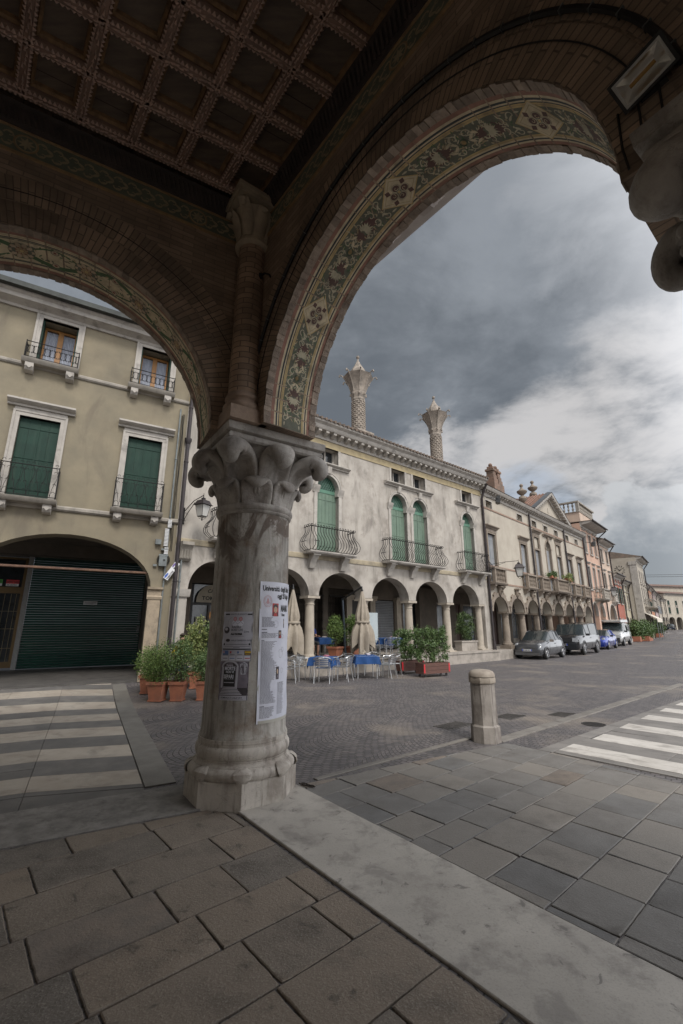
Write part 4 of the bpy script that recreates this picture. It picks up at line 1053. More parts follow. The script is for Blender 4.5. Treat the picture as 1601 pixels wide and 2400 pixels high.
def surround(x0, x1, z0, z1, w, d, b=None, bottom=False, y=0.0):
    """rectangular moulded frame: proud of the wall"""
    b = b or MB()
    b.box(x0 - w, x0, -d + y, .12, z0, z1 + w); b.box(x1, x1 + w, -d + y, .12, z0, z1 + w); b.box(x0 + .001, x1 - .001, -d + y, .12, z1, z1 + w)
    e = w * .3
    b.box(x0 - w - .012, x0 - w + e, -d - .02, 0, z0, z1 + w - e - .001); b.box(x1 + w - e, x1 + w + .012, -d - .02, 0, z0, z1 + w - e - .001); b.box(x0 - w - .012, x1 + w + .012, -d - .02, 0, z1 + w - e, z1 + w + .012)
    if bottom: b.box(x0 - w, x1 + w, -d - .03, .12, z0 - w, z0 - .001)
    return b
def hood(b, x0, x1, z, h=.16, d=.22):
    b.prof_x([(0, z), (-d * .35, z), (-d * .4, z + h * .3), (-d * .75, z + h * .45), (-d, z + h * .7), (-d, z + h), (0, z + h * 1.15)], x0, x1)
def pipe(par, x, y, z0, z1, r, m, name='downpipe', loc=None):
    b = MB(); b.tube([(x, y, z0), (x, y, z1)], r, 10)
    z = z0 + .6
    while z < z1: b.lathe([(r + .001, -.03), (r + .012, -.02), (r + .012, .02), (r + .001, .03)], 10, (x, y, z)); z += 2.1
    return b.build(name, m, par)
def scroll_panel(b, x0, x1, z0, z1, y, step=.16, r=.007):
    """little wrought-iron scroll work between two rails"""
    n = max(1, round((x1 - x0) / step)); w = (x1 - x0) / n; h = z1 - z0
    for i in range(n):
        cx = x0 + (i + .5) * w
        for s in (1, -1):
            for zc, f in ((z0 + h * .24, 1), (z0 + h * .76, -1)):
                pts = []
                for k in range(9):
                    t = k / 8; q = t * 5.0; rr = w * .24 * (1 - .8 * t)
                    pts.append((cx + s * (w * .26 - rr * math.cos(q)), y, zc + f * rr * math.sin(q)))
                b.tube(pts, r, 4)
            b.tube([(cx + s * w * .02, y, z0 + h * .24), (cx + s * w * .12, y, z0 + h * .5), (cx + s * w * .02, y, z0 + h * .76)], r, 4)

# ---------------------------------------------------------------- yellow-grey house on the left
A1 = 59.5
H1 = thing('ochre_house', 'ochre grey plastered three storey house with dark green shutters and big portico arch', 'building', (K1[0], K1[1], 0), azrot(A1))
W1 = [(-4.39, -3.43), (-1.66, -.69), (-7.15, -6.2)]; W1T = [(-4.29, -3.38), (-1.6, -.68), (-7.1, -6.2)]
ho = [rect(a, c, 5.0, 7.34) for a, c in W1] + [rect(a, c, 8.98, 10.5) for a, c in W1T]
w = MB(); w.wall(outline_notched(-13, 0, .16, 10.62, [ell_arch(-10.3, -5.6, .16, 2.75, 1.4), ell_arch(-4.98, -.57, .16, 2.75, 1.4)]), ho, 0, .55)
w.build('wall', PL_Y, H1)
b = MB(); b.prof_x([(0, 10.6), (-.06, 10.6), (-.1, 10.66), (-.26, 10.72), (-.34, 10.74), (-.36, 10.85), (-.44, 10.9), (-.44, 10.95), (0, 10.96)], -13, .12); b.build('cornice', TRIM, H1)
b = MB(); b.prof_x([(-.46, 10.93), (-.62, 10.93), (-.64, 11.07), (-.6, 11.07), (-.48, 10.97)], -13, .14); b.build('gutter', mat('copper_gutter', (.05, .055, .05), (.03, .032, .03), .5, 4, .1, 30, metal=.4), H1)
b = MB(); b.prof_x([(-.5, 10.99), (4.5, 12.6), (9, 10.99)], -13, .1); b.build('roof', ROOFT, H1)
b = MB()
for z, h, d in ((8.86, .1, .07), (4.8, .11, .08)): b.prof_x([(0, z - .04), (-d * .5, z - .04), (-d, z), (-d, z + h * .6), (-d * .5, z + h), (0, z + h)], -13, 0)
b.build('string_course', TRIMG, H1)
def window_h1(a, c, z0, z1, top):
    b = surround(a, c, z0, z1, .15, .04)
    if not top: hood(b, a - .32, c + .32, z1 + .25, .17, .26); b.box(a - .14, c + .14, -.03, .02, z1 + .165, z1 + .25)
    f = b.build('window', TRIM, H1)
    if top:
        shut = MB()
        for x0, rz in ((a + .02, 1), (c - .02, -1)):
            s = MB(); s.box(x0 - .018, x0 + .018, .06, .46, z0 + .02, z1 - .02); s.build('shutter', GREEND, f)
        m = (a + c) / 2; o = MB(); y = .42
        for x0, x1 in ((a + .04, a + .09), (m - .07, m + .07), (c - .09, c - .04)): o.box(x0, x1, y, y + .05, z0, z1 - .05)
        o.box(a + .04, c - .04, y - .003, y + .052, z1 - .1, z1 - .03); o.box(a + .04, c - .04, y - .003, y + .052, z0, z0 + .08); o.build('sash', OAK, f)
        l = MB()
        for x0, x1 in ((a + .09, m - .07), (m + .07, c - .09)):
            k = 14
            for i in range(k):
                u0, u1 = x0 + (x1 - x0) * i / k, x0 + (x1 - x0) * (i + 1) / k; yy = y + .07
                l.add([(u0, yy + .015 * (i % 2), z0), (u1, yy + .015 * ((i + 1) % 2), z0), (u1, yy + .015 * ((i + 1) % 2), z1 - .1), (u0, yy + .015 * (i % 2), z1 - .1)], [(0, 1, 2, 3)])
        l.build('lace_curtain', LACE, f)
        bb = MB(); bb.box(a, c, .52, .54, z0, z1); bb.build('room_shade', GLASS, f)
    else: shutters(f, a + .01, c - .01, z0, z1 - .01, .1, GREEND, 2)
    return f
for a, c in W1: window_h1(a, c, 5.0, 7.34, False)
for a, c in W1T: window_h1(a, c, 8.98, 10.5, True)
def balcony_h1(a, c, z, proj, h, lyre):
    b = MB(); b.prof_x([(0, z - .12), (-proj + .06, z - .12), (-proj, z - .06), (-proj - .02, z), (0, z)], a, c); s = b.build('balcony', TRIMG, H1)
    for x in (a + .1, c - .3):
        k = MB(); k.prof_x([(.0, z - .35), (-.06, z - .36), (-.2, z - .32), (-.26, z - .24), (-.26, z - .12), (0, z - .12)], x, x + .2)
        k.cb(x + .1, -.265, z - .22, .11, .02, .11, ry=PI / 4); k.build('bracket', TRIM, s)
    r = MB(); y = -proj + .04; zt = z + h
    for zz, rr in ((z + .05, .01), (zt, .014)):
        r.tube([(a + .05, -.01, zz), (a + .05, y, zz), (c - .05, y, zz), (c - .05, -.01, zz)], rr, 5)
    for x in (a + .05, c - .05): r.tube([(x, y, z), (x, y, zt + .03)], .013, 5)
    if lyre:
        n = max(3, round((c - a) / .28)); w_ = (c - a - .1) / n
        for i in range(n):
            cx = a + .05 + (i + .5) * w_
            for s_ in (1, -1):
                r.tube([(cx, y, z + .06), (cx + s_ * .03, y, z + .3), (cx + s_ * .1, y, z + .55), (cx + s_ * .12, y, z + .75), (cx + s_ * .06, y, zt)], .006, 4)
                for zc in (z + .17, z + .4, zt - .14, zt + .06):
                    q0 = 0; r.tube([(cx + s_ * (w_ * .3 - .05 * (1 - t / 9) * math.cos(t * .62)), y, zc + .055 * (1 - t / 9) * math.sin(t * .62)) for t in range(8)], .006, 4)
    else: scroll_panel(r, a + .05, c - .05, z + .06, zt - .01, y, .13, .008)
    for x in (a + .05, c - .05):
        n = 3
        for i in range(n): yy = y * (i + .5) / n; r.tube([(x, yy, z + .05), (x, yy, zt)], .007, 4)
    r.build('railing', WIRON, s); return s
for a, c in ((-4.6, -3.2), (-1.9, -.5), (-7.4, -6.0)):
    balcony_h1(a, c, 4.98, .38, .88, True); balcony_h1(a + .02, c, 8.98, .32, .52, False)
# portico: pillar capitals, vault, back wall with shutter and shop door
for x0, x1 in ((-.62, -.28), (-5.6, -4.93)):
    b = MB(); b.box(x0, x1, -.05, .0, .2, 2.45); b.prof_x([(0.0, 2.45), (-.07, 2.45), (-.09, 2.52), (-.05, 2.56), (-.06, 2.7), (-.13, 2.74), (-.14, 2.8), (0, 2.81)], x0 - .04, x1 + .04)
    b.box(x0 - .05, x1 + .05, -.08, -.003, .2, .45)
    b.build('pilaster', mat('pilaster_stone', (.36, .29, .21), (.28, .23, .17), .85, 4, .3, 30, grime=(.15, .12, .09), gfac=.5, gscale=4), H1)
b = MB(); b.box(-13, .0, .0, 5.46, -.3, .23)
b.build('portico_floor', mat('portico_dark_paving', (.105, .098, .09), (.075, .07, .066), .75, 3, .3, 30, grime=(.05, .045, .042), gfac=.5, gscale=1.5), H1)
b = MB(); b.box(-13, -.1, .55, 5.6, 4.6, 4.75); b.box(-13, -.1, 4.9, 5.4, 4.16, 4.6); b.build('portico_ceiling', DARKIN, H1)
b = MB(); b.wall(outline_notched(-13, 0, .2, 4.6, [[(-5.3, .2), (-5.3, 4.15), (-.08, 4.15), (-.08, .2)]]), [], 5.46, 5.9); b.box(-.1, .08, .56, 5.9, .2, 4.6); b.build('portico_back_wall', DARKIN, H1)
b = MB(); z = .25; 
while z < 4.14:
    b.prof_x([(5.56, z), (5.515, z + .012), (5.5, z + .04), (5.515, z + .07), (5.56, z + .082), (5.58, z + .082), (5.58, z)], -3.92, -.09); z += .086
b.build('roller_shutter', GREENR, H1, smooth=50)
b = MB(); b.box(-4.07, -3.93, 5.42, 5.6, .23, 4.15); b.build('granite_post', mat('granite_post', (.27, .27, .26), (.22, .22, .215), .7, 20, .2, 60, speck=(.1, .1, .1), spfac=.5), H1)
d = MB()
for x0, x1, z0, z1 in ((-4.17, -4.08, .3, 4.1), (-5.29, -4.17, 4.02, 4.1), (-5.29, -4.17, 2.82, 3.04), (-5.29, -4.17, .3, .5), (-5.29, -5.22, .3, 4.1)): d.box(x0, x1, 5.5, 5.58, z0, z1)
dd = d.build('shop_door', BRONZE, H1)
g = MB(); g.box(-5.22, -4.17, 5.54, 5.55, .5, 4.02); g.build('glass', GLASS, dd)
g = MB()
for x in (-5.0, -4.8, -4.6, -4.42, -4.27): g.tube([(x, 5.52, .52), (x, 5.52, 2.8)], .006, 4)
for z in (.95, 1.6, 2.2): g.tube([(-5.2, 5.52, z), (-4.18, 5.52, z)], .006, 4)
g.build('brass_grille', mat('brass_bar', (.5, .42, .25), (.4, .33, .2), .35, 8, 0, 10, metal=.6), dd)
b = MB(); b.tube([(-4.98, .08, 3.21), (-.57, .08, 3.21)], .035, 6); b.build('tie_rod', RUST, H1)
for k, (x, y, z, sx, sy, sz) in enumerate(((-.18, 5.43, 2.1, .1, .04, .35), (-.18, 5.43, 1.6, .1, .04, .25), (-.18, 5.43, 1.35, .06, .03, .06))): b = MB(); b.cb(x, y, z, sx, sy, sz); b.build('wall_plate', PIPE_G, H1)
def font_mesh(txt, size, bold=0.0, align='LEFT', ext=0.0, xs=1.0):
    c = bpy.data.curves.new('lettering', 'FONT'); c.body = txt; c.size = size; c.offset = bold; c.align_x = align; c.extrude = ext; c.resolution_u = 2
    o = bpy.data.objects.new('lettering_tmp', c); COL.objects.link(o)
    me = bpy.data.meshes.new_from_object(o); vs = [(v.co.x * xs, v.co.y, v.co.z) for v in me.vertices]; fs = [tuple(p.vertices) for p in me.polygons]
    bpy.data.objects.remove(o); bpy.data.curves.remove(c); bpy.data.meshes.remove(me)
    return vs, fs
def text_on(b, txt, size, fn, m=0, bold=0.0, align='LEFT', xs=1.0):
    vs, fs = font_mesh(txt, size, bold, align, 0, xs); b.cur = m; b.add([fn(v[0], v[1]) for v in vs], fs)
WHT = mat('white_sheet', (.7, .7, .7), (.62, .62, .64), .7, 3, .05, 20); BLKI = mat('black_ink', (.02, .02, .02), (.03, .03, .03), .8, 3, 0, 20)
REDS = mat('red_sign', (.6, .04, .05), (.5, .03, .04), .6, 3, 0, 20); GRNS = mat('green_sign', (.12, .5, .08), (.1, .45, .07), .6, 3, 0, 20)
def rent_sign(x0, z0, w_, h_, m, word, num, nm, lab):
    o = thing(nm, lab, 'sign', along(K1, A1, x0, 5.49) + (z0,), azrot(A1)); 
    b = MB(); b.box(0, w_, 0, .006, h_ * .38, h_); b.cur = 1; b.box(0, w_, 0, .006, 0, h_ * .38 - .001); b.build('panel', [m, WHT], o, smooth=0)
    t = MB(); text_on(t, word, h_ * .5, lambda x, y: (.015 + x, -.003, h_ * .5 + y), bold=.003, xs=.78 * w_ / .37 * .9); text_on(t, num, h_ * .32, lambda x, y: (.02 + x, -.003, h_ * .07 + y), bold=.002, xs=.9 * w_ / .37 * .9); t.build('lettering', BLKI, o, smooth=0)
rent_sign(-4.63, 3.07, .37, .22, REDS, 'AFFITTASI', '335 6047541', 'rent_sign', 'small red and white rental notice behind the glass over the shop door')
rent_sign(-5.16, 3.07, .42, .22, GRNS, 'AFFITTASI', '335 6047541', 'rent_sign', 'green rental notice cut by the left picture edge')
b = MB(); b.box(0, .46, 0, .004, 0, .14); b.cur = 1
for i in range(3): b.box(.03, .43 - .1 * (i == 2), -.0015, -.0005, .1 - .033 * i, .112 - .033 * i)
tag(b.build('paper_notice', [WHT, BLKI], loc=along(K1, A1, -2.17, 5.49) + (2.47,), rot=(0, 0, azrot(A1))), 'white paper notice taped to the dark green roller shutter', 'notice')

# things fixed to the corner between the two houses
for dx, dy, r, z0, z1, m, lab in ((.07, -.1, .062, .3, 9.6, PIPE_D, 'thick dark brown downpipe in the corner between the two houses'), (-.24, -.05, .028, .35, 8.6, PIPE_G, 'thin green grey conduit left of the dark corner downpipe'), (.2, -.07, .03, .3, 3.9, PIPE_G, 'short galvanised pipe right of the dark corner downpipe')):
    p = along(K1, A1, dx, dy); b = MB(); b.tube([(0, 0, z0), (0, 0, z1)], r, 10); z = z0 + .8
    while z < z1: b.lathe([(r, -.03), (r + .013, -.02), (r + .013, .02), (r, .03)], 10, (0, 0, z)); z += 1.9
    if r > .05: b.lathe([(r, 0), (r + .05, .12), (r + .055, .2), (r, .22)], 10, (0, 0, 7.4))
    tag(b.build('downpipe', m, loc=(p[0], p[1], 0)), lab, 'pipe', 'pipes in the house corner')
cb1 = MB()
for k, (dx, z0, z1) in enumerate(((-.14, 3.9, 8.7), (-.11, 3.9, 8.5), (-.17, 4.2, 8.6))):
    pts = []; z = z0
    while z < z1: pts.append((dx + rnd.uniform(-.012, .012), -.03, z)); z += .35
    cb1.tube(pts, .009, 4)
tag(cb1.build('cable_bundle', BLKF, loc=K1 + (0,), rot=(0, 0, azrot(A1))), 'loose black cables running down beside the thin conduit', 'cables')
ob = thing('junction_box', 'grey electrical box with white ribbed insulators above it on the ochre wall', 'electrical box', along(K1, A1, -.33, -.02) + (3.42,), azrot(A1))
b = MB(); b.box(-.11, .11, -.12, 0, 0, .34); b.box(-.13, .13, -.13, -.12, .3, .35); b.build('case', PIPE_G, ob)
b = MB(); b.cb(.03, -.125, .18, .05, .02, .05); b.build('lock', BLKF, ob)
for q in ((-.18, -.06, .72, .16, .1, .15), (.02, -.07, .5, .2, .1, .05), (-.2, -.03, .02, .1, .04, .06)): b = MB(); b.cb(*q); b.build('small_box', PIPE_G, ob)
b = MB()
for x, z0, n in ((.06, .38, 5), (.03, .62, 13), (.09, 1.2, 6)):
    for i in range(n): b.cb(x, -.08, z0 + i * .042, .11, .08, .024)
b.build('insulator', mat('white_ceramic', (.7, .7, .7), (.6, .6, .6), .3, 3, 0, 10), ob)
b = MB()
for r_ in (.14, .16, .18): b.tube([(.02 + r_ * math.cos(t * .4), -.04, .2 + r_ * math.sin(t * .4)) for t in range(16)], .008, 4, closed=True)
b.build('cable_loop', BLKF, ob)
sg = thing('street_sign', 'tilted white sign with blue lettering hanging by the corner downpipe', 'sign', along(K1, A1, -.06, -.14) + (3.3,), azrot(A1))
M_ = Matrix.Rotation(R(-58), 3, 'Y')
b = MB(); vs = [M_ @ Vector(v) for v in ((-.3, 0, -.075), (.3, 0, -.075), (.3, 0, .075), (-.3, 0, .075), (-.3, .01, -.075), (.3, .01, -.075), (.3, .01, .075), (-.3, .01, .075))]
b.add(vs, [(0, 1, 2, 3), (4, 5, 6, 7), (0, 1, 5, 4), (1, 2, 6, 5), (2, 3, 7, 6), (3, 0, 4, 7)]); b.build('panel', WHT, sg, smooth=0)
t = MB(); text_on(t, 'BAR', .09, lambda x, y: tuple(M_ @ Vector((.08 + x, -.004, -.06 + y))), 1, .004); text_on(t, 'TABACCHI', .06, lambda x, y: tuple(M_ @ Vector((-.28 + x, -.004, -.06 + y))), 1, .002)
t.cur = 0; t.add([M_ @ Vector((-.2 + .09 * math.cos(q * .5), -.003, .035 + .03 * math.sin(q * .5))) for q in range(12)], [tuple(range(12))]); t.cur = 2; t.add([M_ @ Vector((.17 + .08 * math.cos(q * .5), -.003, .045 + .025 * math.sin(q * .5))) for q in range(12)], [tuple(range(12))])
t.build('lettering', [mat('blue_ink', (.03, .1, .4), (.03, .1, .4), .6, 3, 0), BLKI, mat('violet_ink', (.15, .1, .3), (.15, .1, .3), .6, 3, 0)], sg, smooth=0)
b = MB(); p = MB(); b.box(0, .2, -.012, 0, 0, .17); tag(b.build('wall_cover_plate', PL_C, loc=along(K1, A1, -.62, 0) + (7.55,), rot=(0, 0, azrot(A1))), 'small cream cover plate on the ochre wall below the upper string course', 'cover plate')

# lanterns on brackets
def lantern_mesh(par, x, y, z, k=1.0):
    """hangs with its top at z"""
    g = MB()
    def fr(w0, z0, w1, z1, bb): bb.add([(x + sx * w * k, y + sy * w * k, z + zz * k) for w, zz in ((w0, z0), (w1, z1)) for sx, sy in ((-1, -1), (1, -1), (1, 1), (-1, 1))], [(j, (j + 1) % 4, 4 + (j + 1) % 4, 4 + j) for j in range(4)] + [(3, 2, 1, 0), (4, 5, 6, 7)])
    fr(.095, -.62, .155, -.27, g); g.build('lamp_glass', LAMPG, par, smooth=0)
    f = MB()
    for sx, sy in ((-1, -1), (1, -1), (1, 1), (-1, 1)): f.tube([(x + sx * .1 * k, y + sy * .1 * k, z - .63 * k), (x + sx * .163 * k, y + sy * .163 * k, z - .265 * k)], .009 * k, 4)
    for w, zz in ((.1, -.63), (.16, -.275)): f.tube([(x + sx * w * k, y + sy * w * k, z + zz * k) for sx, sy in ((-1, -1), (1, -1), (1, 1), (-1, 1))], .01 * k, 4, closed=True)
    for q in range(4):
        a = q * PI / 2 + PI / 4; f.tube([(x + .11 * k * math.cos(a), y + .11 * k * math.sin(a), z - .63 * k), (x + .09 * k * math.cos(a), y + .09 * k * math.sin(a), z - .69 * k), (x + .02 * math.cos(a), y, z - .72 * k)], .006 * k, 4)
    f.lathe([(.0, -.77), (.02, -.75), (.022, -.72), (.01, -.7), (.03, -.69)], 8, (x, y, z), sx=k, sy=k) if k == 1 else None
    f.build('lamp_frame', WIRON, par)
    c = MB(); fr(.215, -.275, .21, -.262, c); fr(.19, -.262, .13, -.13, c); fr(.13, -.13, .05, -.09, c)
    c.lathe([(.05 * k, -.09 * k), (.07 * k, -.07 * k), (.06 * k, -.045 * k), (.02 * k, -.03 * k), (.018 * k, .0)], 8, (x, y, z)); c.build('lamp_hood', PIPE_D, par, smooth=30)
def wall_lantern(p0, az, label, grp, L=.5, k=1.0, flat_=False, nm='wall_lantern'):
    o = thing(nm, label, 'lamp', p0, azrot(az), grp)
    b = MB(); zt = .42 if not flat_ else .16
    b.box(-.02, .02, -.02, 0, -.22, .32); b.tube([(0, -.02, .2), (0, -L * .5, .2 + zt * .7), (0, -L, .2 + zt), (0, -L, .2 + zt - .06)], .014, 5)
    b.tube([(0, -.02, -.1), (0, -L * .2, .12), (0, -L * .55, .2 + zt * .55)], .011, 5)
    b.tube([(0, -.04 - .05 * math.cos(t * .6) * (1 - t / 14), -.14 + .06 * math.sin(t * .6)) for t in range(10)], .009, 4)
    b.tube([(0, -L, .2 + zt), (0, -L, .2 + zt + .06)], .01, 4)
    b.build('bracket', WIRON, o); lantern_mesh(o, 0, -L, .2 + zt - .05, k); return o
A2 = 50.5
p_ = along(K1, A2, .17); wall_lantern((p_[0] + 0, p_[1], 5.0), 28, 'black wrought iron wall lantern near the corner left of the big column', 'street lanterns on the palace fronts', .8, 1.0)

overlay(PL_Y, (.12, .1, .08), .9, .56, .68, .45, (1.6, 1.6, .45)); overlay(PL_W, (.13, .115, .1), 1.1, .55, .66, .55, (1.5, 1.5, .6)); overlay(TRIM, (.12, .11, .1), 2.5, .55, .66, .5)

# ---------------------------------------------------------------- white palace with arcade
H2 = thing('white_palace', 'worn white palace with arched sea green shutters, wavy iron balconies and round arcade', 'building', (K1[0], K1[1], 0), azrot(A2))
L2 = 16.84
ARC2 = [(.5, 2.3), (2.75, 5.05), (5.5, 7.8), (8.25, 10.53), (10.98, 13.27), (13.72, 15.95)]
WN2 = [(1.5, 2.58), (5.35, 6.44), (9.51, 10.58), (11.0, 12.02), (14.92, 15.91)]
AT2 = [(1.6, 2.5), (5.48, 6.42), (9.6, 10.52), (11.1, 12.02), (15.05, 15.95)]
notch = []
out = [(0, 2.8), (.5, 2.8)]
for a, c in ARC2: out += ell_arch(a, c, 2.8, 2.8, .93)[1:-1]
out += [(L2, 2.8), (L2, 9.4), (0, 9.4)]
w = MB(); w.wall(out, [arch_hole(a, c, 4.45, 7.13) for a, c in WN2] + [rect(a, c, 8.22, 8.86) for a, c in AT2], 0, .55)
w.box(.001, .5, .001, .549, .1, 2.799); w.box(16.42, L2 - .001, .001, .549, -.02, 2.799)
w.build('wall', PL_W, H2)
b = MB(); b.prof_x([(0, 8.86), (-.03, 8.86), (-.05, 9.12), (-.03, 9.14), (0, 9.14)], 0, L2); b.build('ochre_band', OCHRE, H2)
b = MB(); b.prof_x([(0, 9.14), (-.08, 9.15), (-.1, 9.22), (-.12, 9.42), (-.4, 9.43), (-.46, 9.5), (-.48, 9.58), (-.6, 9.66), (-.62, 9.74), (0, 9.76)], 0, L2)
x = .12
while x < L2: b.prof_x([(-.1, 9.24), (-.22, 9.26), (-.34, 9.33), (-.38, 9.34), (-.38, 9.429), (-.1, 9.429)], x, x + .15); x += .385
b.build('cornice', TRIM, H2)
b = MB(); b.prof_x([(-.66, 9.745), (3.2, 10.9), (7, 9.745)], -.02, L2 + .05)
x = 0
while x < L2: b.tube([(x, -.68, 9.76), (x, .8, 10.2)], .06, 6); x += .23
b.build('roof', mat('old_grey_tiles', (.23, .17, .13), (.15, .125, .105), .9, 3, .3, 20, grime=(.09, .08, .07), gfac=.5, gscale=2), H2)
b = MB(); b.prof_x([(0, 4.16), (-.03, 4.16), (-.045, 4.22), (-.045, 4.33), (-.02, 4.35), (0, 4.35)], 0, L2); b.build('string_course', OCHRE if False else mat('faded_ochre_course', (.4, .34, .24), (.3, .26, .19), .9, 3, .2, 30, grime=(.2, .17, .13), gfac=.5, gscale=3), H2)
LATT = mat('leaded_glass_green', (.03, .075, .055), (.02, .05, .04), .3, 4, .1, 20)
LATB = mat('lattice_bar_green', (.09, .2, .14), (.07, .16, .11), .6, 4, .05, 20)
def arch_ring(b, xc, zc, r0, r1, y0, y1, n=16):
    vs = []
    for i in range(n + 1):
        q = PI * i / n
        for rr in (r0, r1):
            for y in (y0, y1): vs.append((xc + rr * math.cos(q), y, zc + rr * math.sin(q)))
    fs = []
    for i in range(n):
        k = 4 * i
        fs += [(k, k + 2, k + 6, k + 4), (k + 1, k + 3, k + 7, k + 5), (k, k + 1, k + 5, k + 4), (k + 2, k + 3, k + 7, k + 6)]
    b.add(vs, fs)
def arch_window(par, a, c, z0, zs, shm, lat=True, last=True):
    xc, r = (a + c) / 2, (c - a) / 2
    b = MB(); arch_ring(b, xc, zs, r - .002, r + .1, -.035, .14); arch_ring(b, xc, zs, r + .1, r + .14, -.055, 0)
    for x0, x1 in ((a - .15, a), (c, c + .15)):
        b.box(x0, x1, -.035, .14, z0, zs - .28); b.prof_x([(.14, zs - .28), (-.04, zs - .28), (-.06, zs - .2), (-.08, zs - .17), (-.12, zs - .08), (-.14, zs), (.14, zs)], x0 - .08, x1 + .08)
    b.prof_x([(0, zs + r + .06), (-.09, zs + r + .06), (-.15, zs + r + .3), (-.15, zs + r + .34), (0, zs + r + .34)], xc - .1, xc + .1)
    f = b.build('window', TRIM, par)
    shutters(f, a + .01, c - .01, z0, zs - .18, .16, shm, 3)
    b = MB(); b.box(a, c, .15, .22, zs - .179, zs - .09); b.wall([(c, zs - .09)] + [(xc + r * math.cos(PI * i / 14), zs + r * math.sin(PI * i / 14)) for i in range(15)] + [(a, zs - .09)], [], .24, .26); b.build('lunette', LATT if lat else GLASS, f, smooth=0)
    b = MB()
    if lat:
        for s in (1, -1):
            k = -8
            while k < 9:
                x0 = xc + k * .115; pts = []
                for t in range(0, 25):
                    x = x0 + s * (t - 12) * .08 * .62; z = zs - .09 + t * .0
                # straight bar clipped to the half disc
                seg = []
                for t in range(31):
                    z = zs - .09 + t * (r + .09) / 30; x = x0 + s * (z - zs) * .62
                    if z < zs and a < x < c or z >= zs and math.hypot(x - xc, z - zs) < r: seg.append((x, .2, z))
                if len(seg) > 1: b.tube([seg[0], seg[-1]], .009, 4)
                k += 1
    b.box(a, c, .14, .15, zs - .2, zs - .06); b.build('lattice', LATB, f)
    return f
for a, c in WN2: arch_window(H2, a, c, 4.45, 7.13, GREENL)
for a, c in AT2:
    b = MB(); b.box(a - .12, a, -.03, .1, 8.22, 8.98) ; b.box(c, c + .12, -.03, .1, 8.22, 8.98); b.box(a + .001, c - .001, -.03, .1, 8.86, 8.98); f = b.build('attic_window', TRIM, H2)
    g = MB(); g.box(a, c, .36, .38, 8.22, 8.86); g.build('pane', GLASS, f); g = MB()
    for x0, x1, z0, z1 in ((a, a + .06, 8.22, 8.86), (c - .06, c, 8.22, 8.86), (a, c, 8.22, 8.27), ((a + c) / 2 - .03, (a + c) / 2 + .03, 8.22, 8.86)): g.box(x0, x1, .3, .36, z0, z1)
    g.build('sash', TRIM, f)
for a, c in ((.85, 3.2), (4.82, 6.98), (9.12, 12.45), (14.4, 16.42)):
    b = MB(); hood(b, a, c, 7.99, .15, .2); b.build('window_hood', TRIM, H2)
def belly_balcony(par, a, c, z, proj=.42):
    b = MB(); b.prof_x([(0, z - .1), (-proj - .06, z - .1), (-proj - .1, z - .05), (-proj - .1, z), (0, z)], a, c)
    s = b.build('balcony', TRIM, par)
    n = 3 if c - a > 3.5 else 2
    for i in range(n):
        x = a + .25 + (c - a - .75) * i / (n - 1); k = MB(); k.prof_x([(0, z - .62), (-.1, z - .62), (-.16, z - .5), (-.2, z - .36), (-.34, z - .22), (-.4, z - .1), (0, z - .1)], x, x + .26); k.cb(x + .13, -.42, z - .13, .34, .03, .06); k.build('bracket', TRIM, s)
    r = MB(); H = .92
    pf = [(0, 0), (.12, .05), (.24, .16), (.27, .3), (.2, .46), (.08, .6), (.01, .74), (.0, .86), (.03, H)]
    def bar(x, y, dx, dy):
        r.tube([(x + dx * o, y + dy * o, z + zz) for o, zz in pf], .0115, 5)
        r.tube([(x + dx * (.03 + .045 * math.sin(t * .7)), y + dy * (.03 + .045 * math.sin(t * .7)), z + H + .03 - .045 * math.cos(t * .7)) for t in range(7)], .012, 4)
    x = a + .1
    while x <= c - .09: bar(x, -proj, 0, -1); x += .135
    for xx, dx in ((a + .08, -1), (c - .08, 1)):
        for y in (-.08, -.22, -.34): bar(xx, y, dx, 0)
        bar(xx, -proj, dx * .7, -.7)
    r.tube([(a + .06, 0, z + H), (a + .06, -proj - .02, z + H), (c - .06, -proj - .02, z + H), (c - .06, 0, z + H)], .02, 5); r.tube([(a + .06, 0, z + .03), (a + .06, -proj, z + .03), (c - .06, -proj, z + .03), (c - .06, 0, z + .03)], .014, 5)
    r.tube([(a - .14, -.1, z + .32), (a - .14, -proj, z + .32)], .012, 4); r.tube([(a + .05, -proj - .25, z + .32), (a + .3, -proj - .26, z + .32)], .012, 4)
    r.build('railing', WIRON, s); return s
for a, c in ((1.0, 3.25), (4.72, 6.98), (8.85, 12.62), (14.25, 16.5)): belly_balcony(H2, a, c, 4.42)
def arcade_column(par, x, y, z0, z1, r, m=COLST, ped=False):
    h = z1 - z0; b = MB()
    if ped: b.box(x - r * 1.6, x + r * 1.6, y - r * 1.6, y + r * 1.6, z0 - .02, z0 + .2); z0 += .2; h -= .2
    b.lathe([(r * 1.45, 0), (r * 1.5, .05), (r * 1.4, .1), (r * 1.15, .13), (r * 1.15, .16), (r * 1.05, .18), (r, .22), (r * 1.02, h * .4), (r * .9, h - .34), (r * 1.0, h - .33), (r * 1.0, h - .3), (r * .9, h - .29), (r * .92, h - .2), (r * 1.2, h - .12), (r * 1.25, h - .1)], 20, (x, y, z0))
    b.cb(x, y, z1 - .055, r * 3.0, r * 3.0, .09); b.cb(x, y, z0 + .01, r * 3, r * 3, .1) if not ped else None
    return b.build('column', m, par)
for x in (2.52, 5.28, 8.02, 10.76, 13.5, 16.19): arcade_column(H2, x, .27, .5, 2.8, .185)
b = MB(); b.prof_x([(-.001, 2.55), (-.06, 2.56), (-.1, 2.66), (-.12, 2.78), (.56, 2.798), (.56, 2.55)], .0, .56); b.build('pillar_capital', TRIM, H2)
